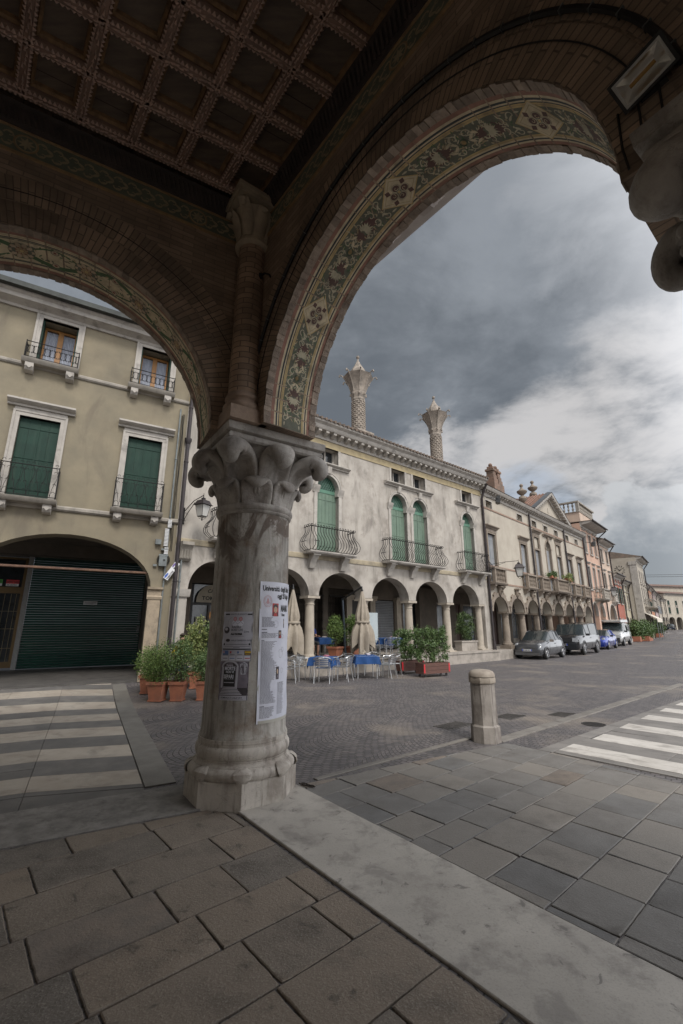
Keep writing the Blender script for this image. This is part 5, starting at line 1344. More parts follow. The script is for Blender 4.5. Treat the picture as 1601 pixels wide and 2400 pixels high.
k = MB(); k.prof_x([(0, 3.62), (-.1, 3.63), (-.18, 3.7), (-.22, 3.95), (-.3, 4.05), (-.36, 4.1), (-.36, 4.2), (0, 4.22)], .1, .46)
for i in range(4): k.tube([(.15 + i * .085, -.19, 3.72), (.15 + i * .085, -.24, 3.95)], .025, 5)
k.build('corbel', TRIMG, H2)
b = MB(); b.prof_z([(.12, -.42), (L2, -.42), (L2, 3.6), (.78, 3.6)], -.3, .5); b.box(.12, L2, -.46, -.421, .42, .5)
for i in range(3): b.box(2.6, 4.4, -.42 - .3 * (i + 1), -.42 - .3 * i, -.3, .38 - .125 * i) if False else None
b.build('arcade_floor', STEPST, H2)
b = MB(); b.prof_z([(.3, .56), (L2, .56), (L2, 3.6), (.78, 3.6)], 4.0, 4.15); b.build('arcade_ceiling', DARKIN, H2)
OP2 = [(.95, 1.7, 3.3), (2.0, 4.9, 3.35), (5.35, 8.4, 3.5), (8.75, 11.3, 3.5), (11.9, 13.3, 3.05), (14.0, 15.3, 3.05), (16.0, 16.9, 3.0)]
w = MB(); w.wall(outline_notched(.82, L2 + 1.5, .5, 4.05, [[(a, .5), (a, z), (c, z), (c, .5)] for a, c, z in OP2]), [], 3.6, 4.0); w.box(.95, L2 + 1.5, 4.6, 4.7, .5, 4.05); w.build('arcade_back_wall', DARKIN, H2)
b = MB(); b.box(.95, L2 + 1, 4.01, 4.59, .4, .5); b.build('shop_floors', FLOORST, H2)
# café front in the first bays
cf = MB()
for x0, x1, z0, z1 in ((2.0, 2.1, .5, 3.3), (2.72, 2.8, .5, 2.5), (3.7, 3.78, .5, 2.5), (4.82, 4.9, .5, 3.3), (2.1, 4.82, 2.5, 2.6)): cf.box(x0, x1, 3.62, 3.72, z0, z1)
cfo = cf.build('cafe_front', BLKF, H2); g = MB(); g.box(2.1, 4.82, 3.68, 3.69, .55, 3.3); g.build('glass', GLASSL, cfo)
cl_ = thing('cafe_wall_lamp', 'small lit amber lamp glowing beside the café door', 'lamp', along(K1, A2, 2.93, 3.56) + (1.98,), azrot(A2)); b = MB(); b.lathe([(.03, 0), (.055, .05), (.06, .2), (.03, .26)], 10); b.build('lamp_shade', mat('amber_lamp', (.8, .4, .12), None, .5, 3, 0, emit=((1, .42, .1), 1.6)), cl_); b = MB(); b.box(-.015, .015, 0, .06, -.08, 0); b.build('holder', WIRON, cl_)
for k_, (x_, z_) in enumerate(((2.25, 1.5), )):
    b = MB(); b.box(0, .4, 0, .004, 0, .55); b.cur = 1
    for q_ in range(5): b.box(.05 + .17 * (q_ % 2), .17 + .17 * (q_ % 2), -.002, -.0005, .42 - .09 * q_, .48 - .09 * q_)
    tag(b.build('window_notice', [TRIM, BLKF], loc=along(K1, A2, x_, 3.6) + (z_,), rot=(0, 0, azrot(A2))), 'pale notice sheet stuck in the café window behind the shrubs', 'notice')
sgn = thing('cafe_sign', 'pale half round café signboard with old lettering over the café door', 'sign', along(K1, A2, 2.2, 3.56) + (2.6,), azrot(A2))
b = MB(); b.wall([(0, 0), (1.4, 0)] + [(.7 + .7 * math.cos(PI * i / 16), .08 + .62 * math.sin(PI * i / 16)) for i in range(17)], [], 0, .02); b.build('board', mat('sign_cream', (.42, .38, .3), (.35, .32, .26), .7, 4, .05, 20), sgn)
t = MB(); text_on(t, 'CAFFÈ', .2, lambda x, y: (.44 + x, -.004, .4 + y - .12 * ((x - .3) / .3) ** 2 * .35), bold=.004); text_on(t, 'TOMA', .2, lambda x, y: (.22 + x * 1.15, -.004, .1 + y), bold=.005); t.build('lettering', BLKI, sgn, smooth=0)
# folding iron grilles
for a, c, z1, nm in ((5.35, 8.4, 3.5, 'iron_grille'), (8.75, 9.75, 3.5, 'iron_grille')):
    g = MB(); n = int((c - a) / .1)
    for i in range(n + 1): g.tube([(a + (c - a) * i / n, 3.55, .52), (a + (c - a) * i / n, 3.55, z1 - .4)], .011, 4)
    for z in (.75, 1.15, 1.55, 1.95, 2.35, 2.75):
        for i in range(n):
            x = a + (c - a) * i / n; g.tube([(x, 3.53, z - .06), (x + (c - a) / n, 3.53, z + .06)], .007, 4); g.tube([(x, 3.52, z + .06), (x + (c - a) / n, 3.52, z - .06)], .007, 4)
    g.box(a, c, 3.5, 3.56, z1 - .42, z1 - .36); g.build(nm, WIRON, H2)
pp = MB()
for x in (8.55, 10.0, 11.5, 13.55): pp.box(x - .16, x + .16, 3.4, 3.6, .5, 3.1) if False else None
for x in (9.95, 11.55, 13.5):
    q = MB(); q.box(x - .17, x + .17, 3.42, 3.599, .5, 2.95); q.prof_x([(3.6, 2.95), (3.36, 2.95), (3.34, 3.05), (3.3, 3.1), (3.3, 3.2), (3.6, 3.2)], x - .24, x + .24); q.build('door_pier', COLST, H2)
d = MB(); d.box(10.15, 11.35, 3.75, 3.8, .5, 3.3); d.build('dark_door', mat('dark_door', (.03, .026, .022), (.02, .018, .016), .5, 3, .1, 20), H2)
d = MB(); z = .55
while z < 3.0: d.prof_x([(3.7, z), (3.66, z + .02), (3.66, z + .06), (3.7, z + .08)], 11.9, 13.3); z += .085
d.build('grey_roller_shutter', GREYSH, H2)
d = MB()
for x0, x1, z0, z1 in ((14.0, 14.08, .5, 3.05), (15.22, 15.3, .5, 3.05), (14.6, 14.66, .5, 3.05), (14, 15.3, 2.95, 3.05)): d.box(x0, x1, 3.7, 3.76, z0, z1)
dd = d.build('shop_window', TRIMB, H2); g = MB(); g.box(14.08, 15.22, 3.75, 3.76, .5, 2.95); g.build('glass', GLASSL, dd)
# flower chimneys
def venetian_chimney(par, x, y, z0):
    b = MB(); b.cb(x, y, z0 + .35, .95, .95, .9); b.cb(x, y, z0 + .83, 1.05, 1.05, .09); b.lathe([(.34, .88), (.325, .92)] + [(.315, .95), (.3, 2.6)], 20, (x, y, z0))
    for i in range(15):
        z = z0 + 1.0 + i * .108
        for j in range(10):
            q = (j + .5 * (i % 2)) * PI / 5; b.cb(x + .318 * math.cos(q), y + .318 * math.sin(q), z, .05, .13, .055, rz=q)
    c = b.build('chimney', mat('chimney_stucco', (.36, .31, .26), (.24, .21, .18), .9, 5, .4, 20, grime=(.1, .09, .08), gfac=.7, gscale=3), par)
    h = MB(); S = 8
    def ring8(r, z): return [(x + r * math.cos(2 * PI * k / S + .2), y + r * math.sin(2 * PI * k / S + .2), z0 + z) for k in range(S)]
    lv = [(.32, 2.58), (.34, 2.62), (.34, 2.7), (.32, 2.73), (.35, 2.8), (.38, 2.98), (.36, 3.0), (.37, 3.06), (.4, 3.25), (.48, 3.45), (.6, 3.68), (.76, 3.9)]
    vs = []
    for r, z in lv: vs += ring8(r, z)
    h.add(vs, [(l * S + k, l * S + (k + 1) % S, (l + 1) * S + (k + 1) % S, (l + 1) * S + k) for l in range(len(lv) - 1) for k in range(S)])
    h.lathe([(.74, 3.9), (.5, 3.99), (.4, 4.08), (.41, 4.2), (.34, 4.32), (.2, 4.54), (.1, 4.74), (.045, 4.88), (.035, 4.96), (.08, 5.01), (.09, 5.06), (.06, 5.13), (0, 5.15)], 8, (x, y, z0), rot=.2)
    for k in range(S):
        a = 2 * PI * k / S + .2; ca, sa = math.cos(a), math.sin(a)
        h.tube([(x + r * ca, y + r * sa, z0 + z) for r, z in ((.36, 3.06), (.41, 3.25), (.49, 3.45), (.62, 3.7), (.8, 3.95), (.92, 3.98), (.95, 3.89), (.89, 3.86))], [.03, .028, .026, .026, .03, .035, .035, .02], 6)
        h.cb(x + .38 * ca, y + .38 * sa, z0 + 2.93, .07, .06, .12, rz=a); h.lathe([(0, -.04), (.04, 0), (0, .04)], 6, (x + .4 * ca, y + .4 * sa, z0 + 2.86))
    h.build('chimney_top', MATS['chimney_stucco'], c)
venetian_chimney(H2, 8.5, 1.0, 9.75); venetian_chimney(H2, 14.42, 1.0, 9.6)
H2o = MB(); H2o.tube([(L2 + .02, -.1, .2), (L2 + .02, -.1, 8.7), (L2 + .0, -.3, 9.2), (L2, -.5, 9.5)], .07, 10); z = 1
while z < 9: H2o.lathe([(.07, -.03), (.085, -.02), (.085, .02), (.07, .03)], 10, (L2 + .02, -.1, z)); z += 1.7
H2o.tube([(L2 + .02, -.1, 1.2), (L2 + .06, -.16, .5), (L2 + .1, -.25, .0)], .055, 8); H2o.build('downpipe', PIPE_D, H2)

# ---------------------------------------------------------------- cream palace with pediment
K3 = along(K1, A2, L2); A3 = 43.4; L3 = 19.3
H3 = thing('pedimented_palace', 'long cream palace with central pediment, stone balustrades and mask keystones on its arcade', 'building', (K3[0], K3[1], 0), azrot(A3))
ax = [.12 + i * 2.39 for i in range(9)]
out = [(0, 2.5)]
for i in range(8): out += ell_arch(ax[i] + .26, ax[i + 1] - .26, 2.5, 2.5, .78)[1:-1]
out += [(L3, 2.5), (L3, 9.3), (14.9, 9.3), (11.25, 11.15), (7.6, 9.3), (0, 9.3)]
WC = [1.0, 5.65, 8.1, 10.3, 12.5, 15.0, 17.5]; ho = []
for i, x in enumerate(WC):
    z1 = 6.82
    if i == 3: ho.append(arch_hole(x - .48, x + .48, 4.1, 7.15))
    elif i in (2, 4): ho.append(rect(x - .45, x + .45, 4.1, 7.65))
    else: ho.append(rect(x - .48, x + .48, 4.1, z1))
AC = [1.0, 5.5, 8.0, 10.2, 12.45, 15.0, 17.45]
ho += [rect(x - .4, x + .4, 8.36, 8.78) for x in AC] + [rect(11.2, 11.3, 9.75, 10.35)]
w = MB(); w.wall(out, ho, 0, .5); w.box(.001, .38, .001, .499, .1, 2.499); w.box(L3 - .3, L3 - .001, .001, .499, .1, 2.499); w.build('wall', PL_C, H3)
b = MB(); mod = lambda b, a, c, z: [b.prof_x([(0, z + .02), (-.16, z + .04), (-.28, z + .1), (-.28, z + .169), (0, z + .169)], a + i * .34, a + i * .34 + .12) for i in range(int((c - a) / .34))]
b.prof_x([(0, 8.98), (-.06, 9.0), (-.09, 9.1), (-.09, 9.27), (-.34, 9.28), (-.4, 9.36), (-.44, 9.46), (0, 9.48)], -.02, L3); mod(b, .1, L3, 9.1); b.build('cornice', TRIMG if False else TRIM, H3)
b = MB()
for s in (1, -1):
    xa, za, xb, zb = 11.25, 11.42, 11.25 + s * 3.9, 9.45
    vs = []
    for x, z in ((xa, za), (xb, zb)):
        for y, dz in ((0, -.3), (-.1, -.3), (-.12, -.14), (-.42, -.12), (-.46, .06), (0, .08)): vs.append((x, y, z + dz))
    b.add(vs, [(i, (i + 1) % 6, 6 + (i + 1) % 6, 6 + i) for i in range(6)] + [tuple(range(6)), tuple(range(6, 12))])
    for i in range(11):
        t = (i + .6) / 11; b.cb(xa + (xb - xa) * t, -.24, za + (zb - za) * t - .17, .12, .3, .09, ry=s * math.atan2(za - zb, 3.9))
b.build('pediment_cornice', TRIM, H3)
LEAD = mat('lead_flashing', (.11, .12, .13), (.08, .085, .09), .5, 3, .1, 20, metal=.4)
b = MB(); b.prof_x([(-.47, 9.48), (2.8, 10.45), (6, 9.48)], -.02, L3); b.build('roof', MATS['old_grey_tiles'], H3)
b = MB(); vs = [(11.25, -.45, 11.5), (7.3, -.45, 9.52), (15.2, -.45, 9.52), (11.25, 5.0, 11.5), (7.3, 5.0, 9.52), (15.2, 5.0, 9.52)]; b.add(vs, [(0, 1, 4, 3), (0, 2, 5, 3)])
for s in (1, -1):
    for i in range(20):
        y = -.05 + i * .25; b.tube([(11.25, y, 11.52), (11.25 + s * 3.9, y, 9.56)], .06, 6)
b.build('gable_roof', ROOFT, H3)
b = MB()
for s in (1, -1): b.add([(11.25, -.47, 11.53), (11.25 + s * 3.95, -.47, 9.55), (11.25 + s * 3.95, -.12, 9.6), (11.25, -.12, 11.6)], [(0, 1, 2, 3)])
b.build('lead_edge', LEAD, H3, smooth=0)
BRB = mat('thin_brick_course', (.3, .2, .15), (.22, .155, .12), .9, 12, .3, 40)
for z, d in ((8.24, .035), (4.9, .03), (3.98, .03)):
    b = MB(); b.box(0, L3, -d, -.001, z, z + .09); b.build('brick_course', BRB, H3)
def baluster(b, x, y, z, h, r=.05): b.lathe([(r * .8, 0), (r * .8, h * .08), (r * .5, h * .12), (r * 1.1, h * .3), (r * .6, h * .46), (r * .45, h * .5), (r * .6, h * .54), (r * 1.1, h * .7), (r * .5, h * .88), (r * .8, h * .92), (r * .8, h)], 8, (x, y, z))
def stone_balcony(par, a, c, z, proj, h=.82, m=TRIMB, plants=False):
    b = MB(); b.prof_x([(0, z - .12), (-proj, z - .12), (-proj - .06, z - .04), (-proj - .06, z), (0, z)], a - .05, c + .05); s = b.build('balcony', m, par)
    for x in (a + .05, c - .27): k = MB(); k.prof_x([(0, z - .42), (-.1, z - .42), (-.2, z - .3), (-proj * .9, z - .2), (-proj * .9, z - .121), (0, z - .121)], x, x + .22); k.build('bracket', m, s)
    r = MB()
    r.box(a, a + .16, -proj - .03, -proj + .13, z + .001, z + h - .1); r.box(c - .16, c, -proj - .03, -proj + .13, z + .001, z + h - .1)
    r.box(a - .03, c + .03, -proj - .06, -proj + .16, z + h - .099, z + h); r.box(a - .03, a + .16, -proj + .161, 0, z + h - .1, z + h - .001); r.box(c - .16, c + .03, -proj + .161, 0, z + h - .1, z + h - .001)
    r.box(a + .161, c - .161, -proj, -proj + .1, z, z + .06)
    n = max(3, int((c - a - .4) / .17))
    for i in range(n): baluster(r, a + .16 + (c - a - .32) * (i + .5) / n, -proj + .05, z + .06, h - .16)
    for y in (-proj * .55, -proj * .2):
        for x in (a + .08, c - .08): baluster(r, x, y, z + .0, h - .1)
    r.build('balustrade', m, s); return s
for i, x in enumerate(WC):
    f = MB(); hw = .45 if i in (2, 4) else .48
    if i == 3:
        arch_ring(f, x, 7.15, .478, .6, -.04, .12); f.box(x - .62, x - .48, -.04, .12, 4.1, 7.15); f.box(x + .48, x + .62, -.04, .12, 4.1, 7.15)
        f.prof_x([(0, 7.66), (-.1, 7.66), (-.16, 7.9), (0, 7.9)], x - .1, x + .1); hood(f, x - .95, x + .95, 7.92, .16, .22)
        for sx in (-.62, .48): f.box(x + sx - .03, x + sx + .17, -.07, -.041, 7.03, 7.15)
    else:
        zt = 7.65 if i in (2, 4) else 6.82; surround(x - hw, x + hw, 4.1, zt, .13, .03, f); f.box(x - hw - .13, x + hw + .13, -.025, -.001, zt + .145, zt + .29); hood(f, x - hw - .3, x + hw + .3, zt + .29, .16, .22)
        if i in (2, 4): f.box(x - hw, x + hw, -.02, .12, 6.75, 6.88)
    fo = f.build('window', TRIMB, H3); zt = {3: 7.0, 2: 6.74, 4: 6.74}.get(i, 6.81)
    shutters(fo, x - hw + .01, x + hw - .01, 4.1, zt, .13, GREYSH, 1)
    g = MB(); 
    if i == 3: g.box(x - .48, x + .48, .3, .32, 7.0, 7.64); g.build('pane', GLASS, fo)
    if i in (2, 4): g.box(x - hw, x + hw, .09, .1, 6.88, 7.65); g.build('panel', PL_C, fo)
    stone_balcony(H3, x - (1.2 if i == 3 else .74), x + (1.2 if i == 3 else .74), 4.02, .75 if i == 3 else .36)
for x in AC:
    b = MB(); b.box(x - .48, x - .4, -.03, .1, 8.34, 8.86); b.box(x + .4, x + .48, -.03, .1, 8.34, 8.86); b.box(x - .399, x + .399, -.03, .1, 8.78, 8.86); f = b.build('attic_window', TRIM, H3)
    g = MB(); g.box(x - .4, x + .4, .34, .36, 8.36, 8.78); g.build('pane', GLASS, f); g = MB(); g.box(x - .025, x + .025, .3, .34, 8.36, 8.78); g.box(x - .4, x + .4, .3, .34, 8.36, 8.4); g.build('sash', TRIMG, f)
def mask_arch(par, xc, z):
    r = .95
    for i in range(11):      # flaming rusticated voussoirs, one flank either side of the mask
        if i in (0, 6): b = MB()
        if i == 5: b.build('arch_stones', TRIMB, par, smooth=0); continue
        q = PI * (i + .5) / 11
        l = .16 + .12 * (i % 2) + .05 * math.sin(q); b.cb(xc + (r + l / 2) * math.cos(q), -.04, z - .74 + (r * .82 + l / 2) * math.sin(q), l, .1, .3, ry=-q)
    b.build('arch_stones', TRIMB, par, smooth=0)
    b = MB(); z -= .0; b.lathe([(0, -.2), (.07, -.18), (.12, -.1), (.14, 0), (.14, .1), (.12, .17), (.15, .18), (.15, .24), (0, .25)], 10, (xc, -.1, z + .3), sy=.8); b.cb(xc, -.25, z + .3, .05, .1, .1); b.cb(xc - .05, -.22, z + .36, .05, .04, .03); b.cb(xc + .05, -.22, z + .36, .05, .04, .03); b.cb(xc, -.21, z + .2, .1, .05, .03); b.cb(xc, -.14, z + .58, .36, .3, .08)
    b.build('mask_keystone', TRIMB, par)
for i in range(8):
    mask_arch(H3, (ax[i] + ax[i + 1]) / 2, 3.24)
    if i: arcade_column(H3, ax[i], .26, .45, 2.5, .2, TRIMB, ped=True)
b = MB(); b.box(0, L3 + 12, -.35, 3.4, -.3, .45); b.build('arcade_floor', STEPST, H3)
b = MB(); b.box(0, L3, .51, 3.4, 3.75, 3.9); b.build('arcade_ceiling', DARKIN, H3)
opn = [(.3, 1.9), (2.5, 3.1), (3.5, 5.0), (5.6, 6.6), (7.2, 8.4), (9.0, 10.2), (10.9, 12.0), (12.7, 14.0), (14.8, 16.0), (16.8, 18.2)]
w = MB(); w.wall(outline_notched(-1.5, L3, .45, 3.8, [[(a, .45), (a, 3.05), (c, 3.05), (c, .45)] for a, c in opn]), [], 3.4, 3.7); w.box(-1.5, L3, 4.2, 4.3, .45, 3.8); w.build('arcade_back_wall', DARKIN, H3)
for i, (a, c) in enumerate(opn):
    b = MB(); b.box(a, a + .07, 3.45, 3.52, .45, 3.05); b.box(c - .07, c, 3.45, 3.52, .45, 3.05); b.box(a + .07, c - .07, 3.45, 3.52, 2.95, 3.05)
    if i % 3 != 1: b.box(a + .07, c - .07, 3.45, 3.52, .45, .8)
    f = b.build('shop_window', TRIMG if i % 3 != 1 else BROWNSH, H3); g = MB(); g.box(a + .07, c - .07, 3.5, 3.51, .45, 2.95); g.build('glass', GLASSL if i % 3 != 1 else BROWNSH, f)
pipe(H3, 7.0, -.1, .45, 9.1, .06, PIPE_D); pipe(H3, 14.1, -.1, .45, 9.1, .06, PIPE_D); pipe(H3, L3 - .05, -.12, .3, 9.3, .075, PIPE_D)
def urn(par, x, y, z, k=1.0, nm='roof_urn'):
    b = MB(); b.cb(x, y, z - .1, .8 * k, .8 * k, .5); b.lathe([(.42 * k, .15 * k), (.3 * k, .25 * k), (.14 * k, .34 * k), (.1 * k, .45 * k), (.26 * k, .6 * k), (.32 * k, .78 * k), (.26 * k, .95 * k), (.12 * k, 1.02 * k), (.12 * k, 1.08 * k), (.34 * k, 1.25 * k), (.4 * k, 1.38 * k), (.38 * k, 1.44 * k), (.22 * k, 1.52 * k), (.1 * k, 1.66 * k), (.07 * k, 1.74 * k), (.13 * k, 1.82 * k), (.15 * k, 1.9 * k), (.1 * k, 2.0 * k), (0, 2.04 * k)], 16, (x, y, z)); b.build(nm, TRIMB, par)
urn(H3, 8.9, .9, 10.05, .92); urn(H3, 12.1, 1.2, 11.1, .95)
CHB = brickmat('chimney_brick', (.26, .16, .115), (.17, .11, .085), (.14, .115, .09), bw=.25, bh=.075, uv=False)
cx_ = 4.4; b = MB(); b.cb(cx_, 1.0, 10.35, 1.5, .7, .9)
for dx in (-.36, .36):
    b.cb(cx_ + dx, 1.0, 10.95, .58, .62, .3); b.cb(cx_ + dx, 1.0, 11.22, .48, .54, .26); b.cb(cx_ + dx, 1.0, 11.5, .4, .46, .3); b.cb(cx_ + dx, 1.0, 11.72, .54, .58, .14); b.cb(cx_ + dx, 1.0, 11.88, .32, .38, .2); b.lathe([(.05, 0), (.12, .06), (.14, .14), (.08, .24), (0, .26)], 8, (cx_ + dx, 1.0, 11.97))
b.build('brick_chimney', CHB, H3)
b = MB(); b.cb(17.2, 1.4, 10.6, 1.1, .8, 1.4); b.cb(17.2, 1.4, 11.35, 1.3, .95, .2); b.build('brick_chimney', CHB, H3)
def floodlight(loc, rz, lab, k=1.0):
    o = thing('floodlight', lab, 'floodlight', loc, rz, 'floodlights on the fronts')
    b = MB(); b.prof_x([(0, -.16 * k), (-.08 * k, -.2 * k), (-.22 * k, -.2 * k), (-.22 * k, .2 * k), (-.08 * k, .2 * k), (0, .1 * k)], -.24 * k, .24 * k); b.build('housing', BLKF, o)
    g = MB(); g.box(-.2 * k, .2 * k, -.226 * k, -.221 * k, -.16 * k, .16 * k); g.build('glass', GLASSL, o)
    a = MB(); a.tube([(-.27 * k, -.12 * k, 0), (-.27 * k, .05 * k, .1), (0, .14 * k, .14), (.27 * k, .05 * k, .1), (.27 * k, -.12 * k, 0)], .015, 5); a.tube([(0, .14 * k, .14), (0, .5 * k, .2)], .02, 5); a.build('bracket', BLKF, o)
floodlight(along(K3, A3, .35, -.75) + (8.55,), azrot(A3) + .5, 'dark floodlight under the eaves where the two palaces meet', 1.0)
floodlight(along(K3, A3, L3 - .1, -.75) + (8.55,), azrot(A3) + .5, 'dark floodlight on the far corner pipe of the cream palace', 1.0)
wall_lantern(along(K3, A3, .15, -.15) + (4.75,), A3 - 28, 'wrought iron street lantern on a long bracket between the white and the cream palace', 'street lanterns on the palace fronts', 1.5, 1.25, True)
wall_lantern(along(K3, A3, L3 - .2, -.15) + (4.6,), A3 - 20, 'wrought iron street lantern on the far corner pipe of the cream palace', 'street lanterns on the palace fronts', 1.7, 1.25, True)

# ---------------------------------------------------------------- the rest of the street front
def house(nm, lab, K, az, L, H, wallm, rows, arches=(), shm=GREYSH, depth=9, cor=.35, openw=False, extra=None, roofm=None, wt=.5, rise=1.9):
    z0 = zg(*K) ; o = thing(nm, lab, 'building', (K[0], K[1], z0), azrot(az), 'row of houses along the street')
    out = [(0, -.3)]
    for a, c, zs, ri in arches: out += [(a, -.3)] + ell_arch(a, c, -.3, zs, ri, 12)[1:-1] + [(c, -.3)]
    out += [(L, -.3), (L, H), (0, H)]
    ho = [rect(x - w_ / 2, x + w_ / 2, a, c) for (x, w_, a, c) in rows]
    w = MB(); w.wall(out, ho, 0, wt); w.box(0, .3, wt + .001, depth, -.3, H); w.box(L - .3, L, wt + .001, depth, -.3, H); w.build('wall', wallm, o)
    if arches:
        b = MB(); b.box(.301, L - .301, 3.2, 3.4, -.2, H - .5); b.box(.301, L - .301, wt + .01, 3.19, max(a[2] + a[3] for a in arches) + .25, max(a[2] + a[3] for a in arches) + .4); b.build('portico_inside', DARKIN, o)
        for i, (a, c, zs, ri) in enumerate(arches):
            b = MB(); arch_ring(b, 0, 0, .97, 1.04, 0, 1, 12); b.v = [((a + c) / 2 + v[0] * (c - a) / 2, -.03 + v[1] * .2, zs + v[2] * ri) for v in b.v]; b.build('arch_moulding', TRIM, o)
    b = MB(); b.prof_x([(0, H - .35), (-.06, H - .35), (-.1, H - .2), (-cor * .8, H - .1), (-cor, H), (-cor, H + .1), (0, H + .1)], 0, L); b.build('cornice', TRIM, o)
    b = MB(); b.prof_x([(-cor - .12, H + .1), (depth / 2, H + rise), (depth + .2, H + .1)], -.05, L + .1); b.build('roof', roofm or MATS['old_grey_tiles'], o)
    b = MB(); b.tube([(0, -cor - .12, H + .1), (L, -cor - .12, H + .1)], .07, 6); b.tube([(L - .05, -cor, H), (L - .05, -.1, H - .7), (L - .05, -.1, 0)], .06, 6); b.build('gutter', PIPE_D, o)
    for x, w_, a, c in rows:
        b = surround(x - w_ / 2, x + w_ / 2, a, c, .1, .03)
        if c - a > 1.3: hood(b, x - w_ / 2 - .22, x + w_ / 2 + .22, c + .28, .12, .16); 
        b.box(x - w_ / 2 - .15, x + w_ / 2 + .15, -.1, -.001, a - .1, a - .001)
        f = b.build('window', TRIM, o)
        if openw and c - a > 1:
            for s in (-1, 1): q = MB(); q.box(x + s * (w_ / 2 + .02) - (w_ / 2 if s < 0 else 0), x + s * (w_ / 2 + .02) + (w_ / 2 if s > 0 else 0), -.09, -.045, a, c); q.build('shutter', shm, f)
            q = MB(); q.box(x - w_ / 2, x + w_ / 2, .2, .22, a, c); q.build('pane', GLASS, f)
        elif c - a > 1: shutters(f, x - w_ / 2 + .01, x + w_ / 2 - .01, a, c - .01, .1, shm, 1)
        else: q = MB(); q.box(x - w_ / 2, x + w_ / 2, .2, .22, a, c); q.build('pane', GLASS, f)
    return o
K4 = along(K3, A3, L3)
h4 = house('pink_house', 'tall pink house with terrace balustrade above its eaves and curved stone balcony', K4, 42, 5.6, 10.55, PL_P, [(x, .75, a, c) for x in (.95, 2.75, 4.55) for a, c in ((8.0, 9.75), (4.75, 6.75))], [(.35, 2.3, 2.5, 1.2), (2.85, 4.85, 2.5, 1.2)], cor=.95, depth=11, rise=.3)
b = MB(); b.box(-.02, 5.4, -.1, 9, 10.68, 11.55); b.build('terrace_room', PL_P2, h4)
b = MB()
for x in [.1 + i * .32 for i in range(17)]:
    baluster(b, x, .02, 11.6, .85, .08)
for i in range(11): baluster(b, .1, .4 + i * .36, 11.6, .85, .09)
b.box(-.1, 5.5, -.15, .18, 12.45, 12.58); b.box(-.1, 5.5, -.15, .18, 11.551, 11.6); b.box(-.1, .25, .181, 4.6, 12.45, 12.58); b.box(-.1, .25, .181, 4.6, 11.551, 11.6); b.box(-.08, .22, 4.3, 4.6, 11.6, 12.45); b.box(-.06, .24, -.12, .14, 11.6, 12.45); b.build('terrace_balustrade', TRIMG, h4)
stone_balcony(h4, 1.6, 3.9, 4.0, .8, .85, TRIMG)
K5 = along(K4, 42, 5.6)
h5 = house('rose_house', 'pale rose rendered house with one wide portico arch next to the pink house', K5, 42, 4.45, 9.7, PL_P2, [(1.2, .7, 7.7, 9.0), (3.3, .7, 7.7, 9.0), (1.2, .75, 4.7, 6.6), (3.3, .75, 4.7, 6.6)], [(1.0, 4.0, 2.2, 1.5)], shm=BROWNSH, cor=.6)
stone_balcony(h5, 2.7, 3.9, 4.0, .35, .8, TRIM)
K6 = along(K5, 42, 4.45)
h6 = house('red_house', 'low brick red house with dark green open shutters', K6, 40.5, 4.8, 6.75, PL_R, [(.8, .45, 5.95, 6.3), (2.3, .45, 5.95, 6.3), (3.9, .45, 5.95, 6.3), (1.3, .75, 3.9, 5.5), (3.5, .75, 3.9, 5.5)], [(.4, 1.7, 1.7, .7), (2.1, 3.3, 1.7, .7)], shm=GREEND, openw=True, cor=.45, rise=.9)
K7 = along(K6, 40.5, 4.8)
h7 = house('pale_yellow_house', 'narrow pale yellow house between the red house and the clock building', K7, 40.5, 3.8, 6.35, PL_G, [(1.0, .6, 5.3, 6.0), (2.8, .6, 5.3, 6.0), (1.0, .7, 3.4, 4.9), (2.8, .7, 3.4, 4.9)], [(.5, 1.7, 1.9, .6), (2.2, 3.3, 1.9, .6)], cor=.4, shm=BROWNSH, rise=.9)
K8 = along(K7, 40.5, 3.8); J8 = along(K8, 39, 0, -1.3)
h8 = house('clock_building', 'tall cream building with clock painted on its blank side wall', J8, 39, 7.0, 9.3, PL_C, [(x, .8, a, c) for x in (1.3, 3.5, 5.7) for a, c in ((6.6, 7.8), (4.2, 5.9))], [(.5 + i * 2.1, 2.2 + i * 2.1, 2.2, .9) for i in range(3)], shm=GREYSH, cor=.6, depth=12)
b = MB(); b.wall([(-1.299 + 1.3, -.3), (1.0, -.3)] + [(1.0 + 0, 2.2)] + [(2.2 - 1.2 * math.cos(PI * i / 12), 2.2 + 1.1 * math.sin(PI * i / 12)) for i in range(13)] + [(3.4, -.3), (12, -.3), (12, 9.4), (6, 11.2), (0, 9.4)], [], -.03, -.005)
me_ = b; me_.v = [(y, x, z) for x, y, z in me_.v]; me_.build('side_wall', PL_C, h8)
b = MB(); b.box(-.1, -.031, 0, .7, 0, 8.6); b.box(-.16, -.031, -.05, .8, 8.5, 8.9); b.build('corner_pilaster', TRIM, h8)
ck = MB(); cy, cz = 1.75, 7.95
for i in range(12):
    a = i * PI / 6; M_ = Matrix.Translation((-.05, cy, cz)) @ Matrix.Rotation(a, 4, 'X')
    ck.add([M_ @ Vector(p) for p in ((0, -.035, .36), (0, .035, .36), (0, .035, .56), (0, -.035, .56))], [(0, 1, 2, 3)])
for a, l, w_ in ((-.75, .45, .04), (1.0, .32, .045)):
    M_ = Matrix.Translation((-.06, cy, cz)) @ Matrix.Rotation(a, 4, 'X'); ck.add([M_ @ Vector(p) for p in ((0, -w_, -.1), (0, w_, -.1), (0, w_ * .4, l), (0, -w_ * .4, l))], [(0, 1, 2, 3)])
ck.build('clock_dial', BLKI, h8, smooth=0)
stone_balcony(h8, 1.5, 6.0, 3.75, .9, .8, TRIMG)
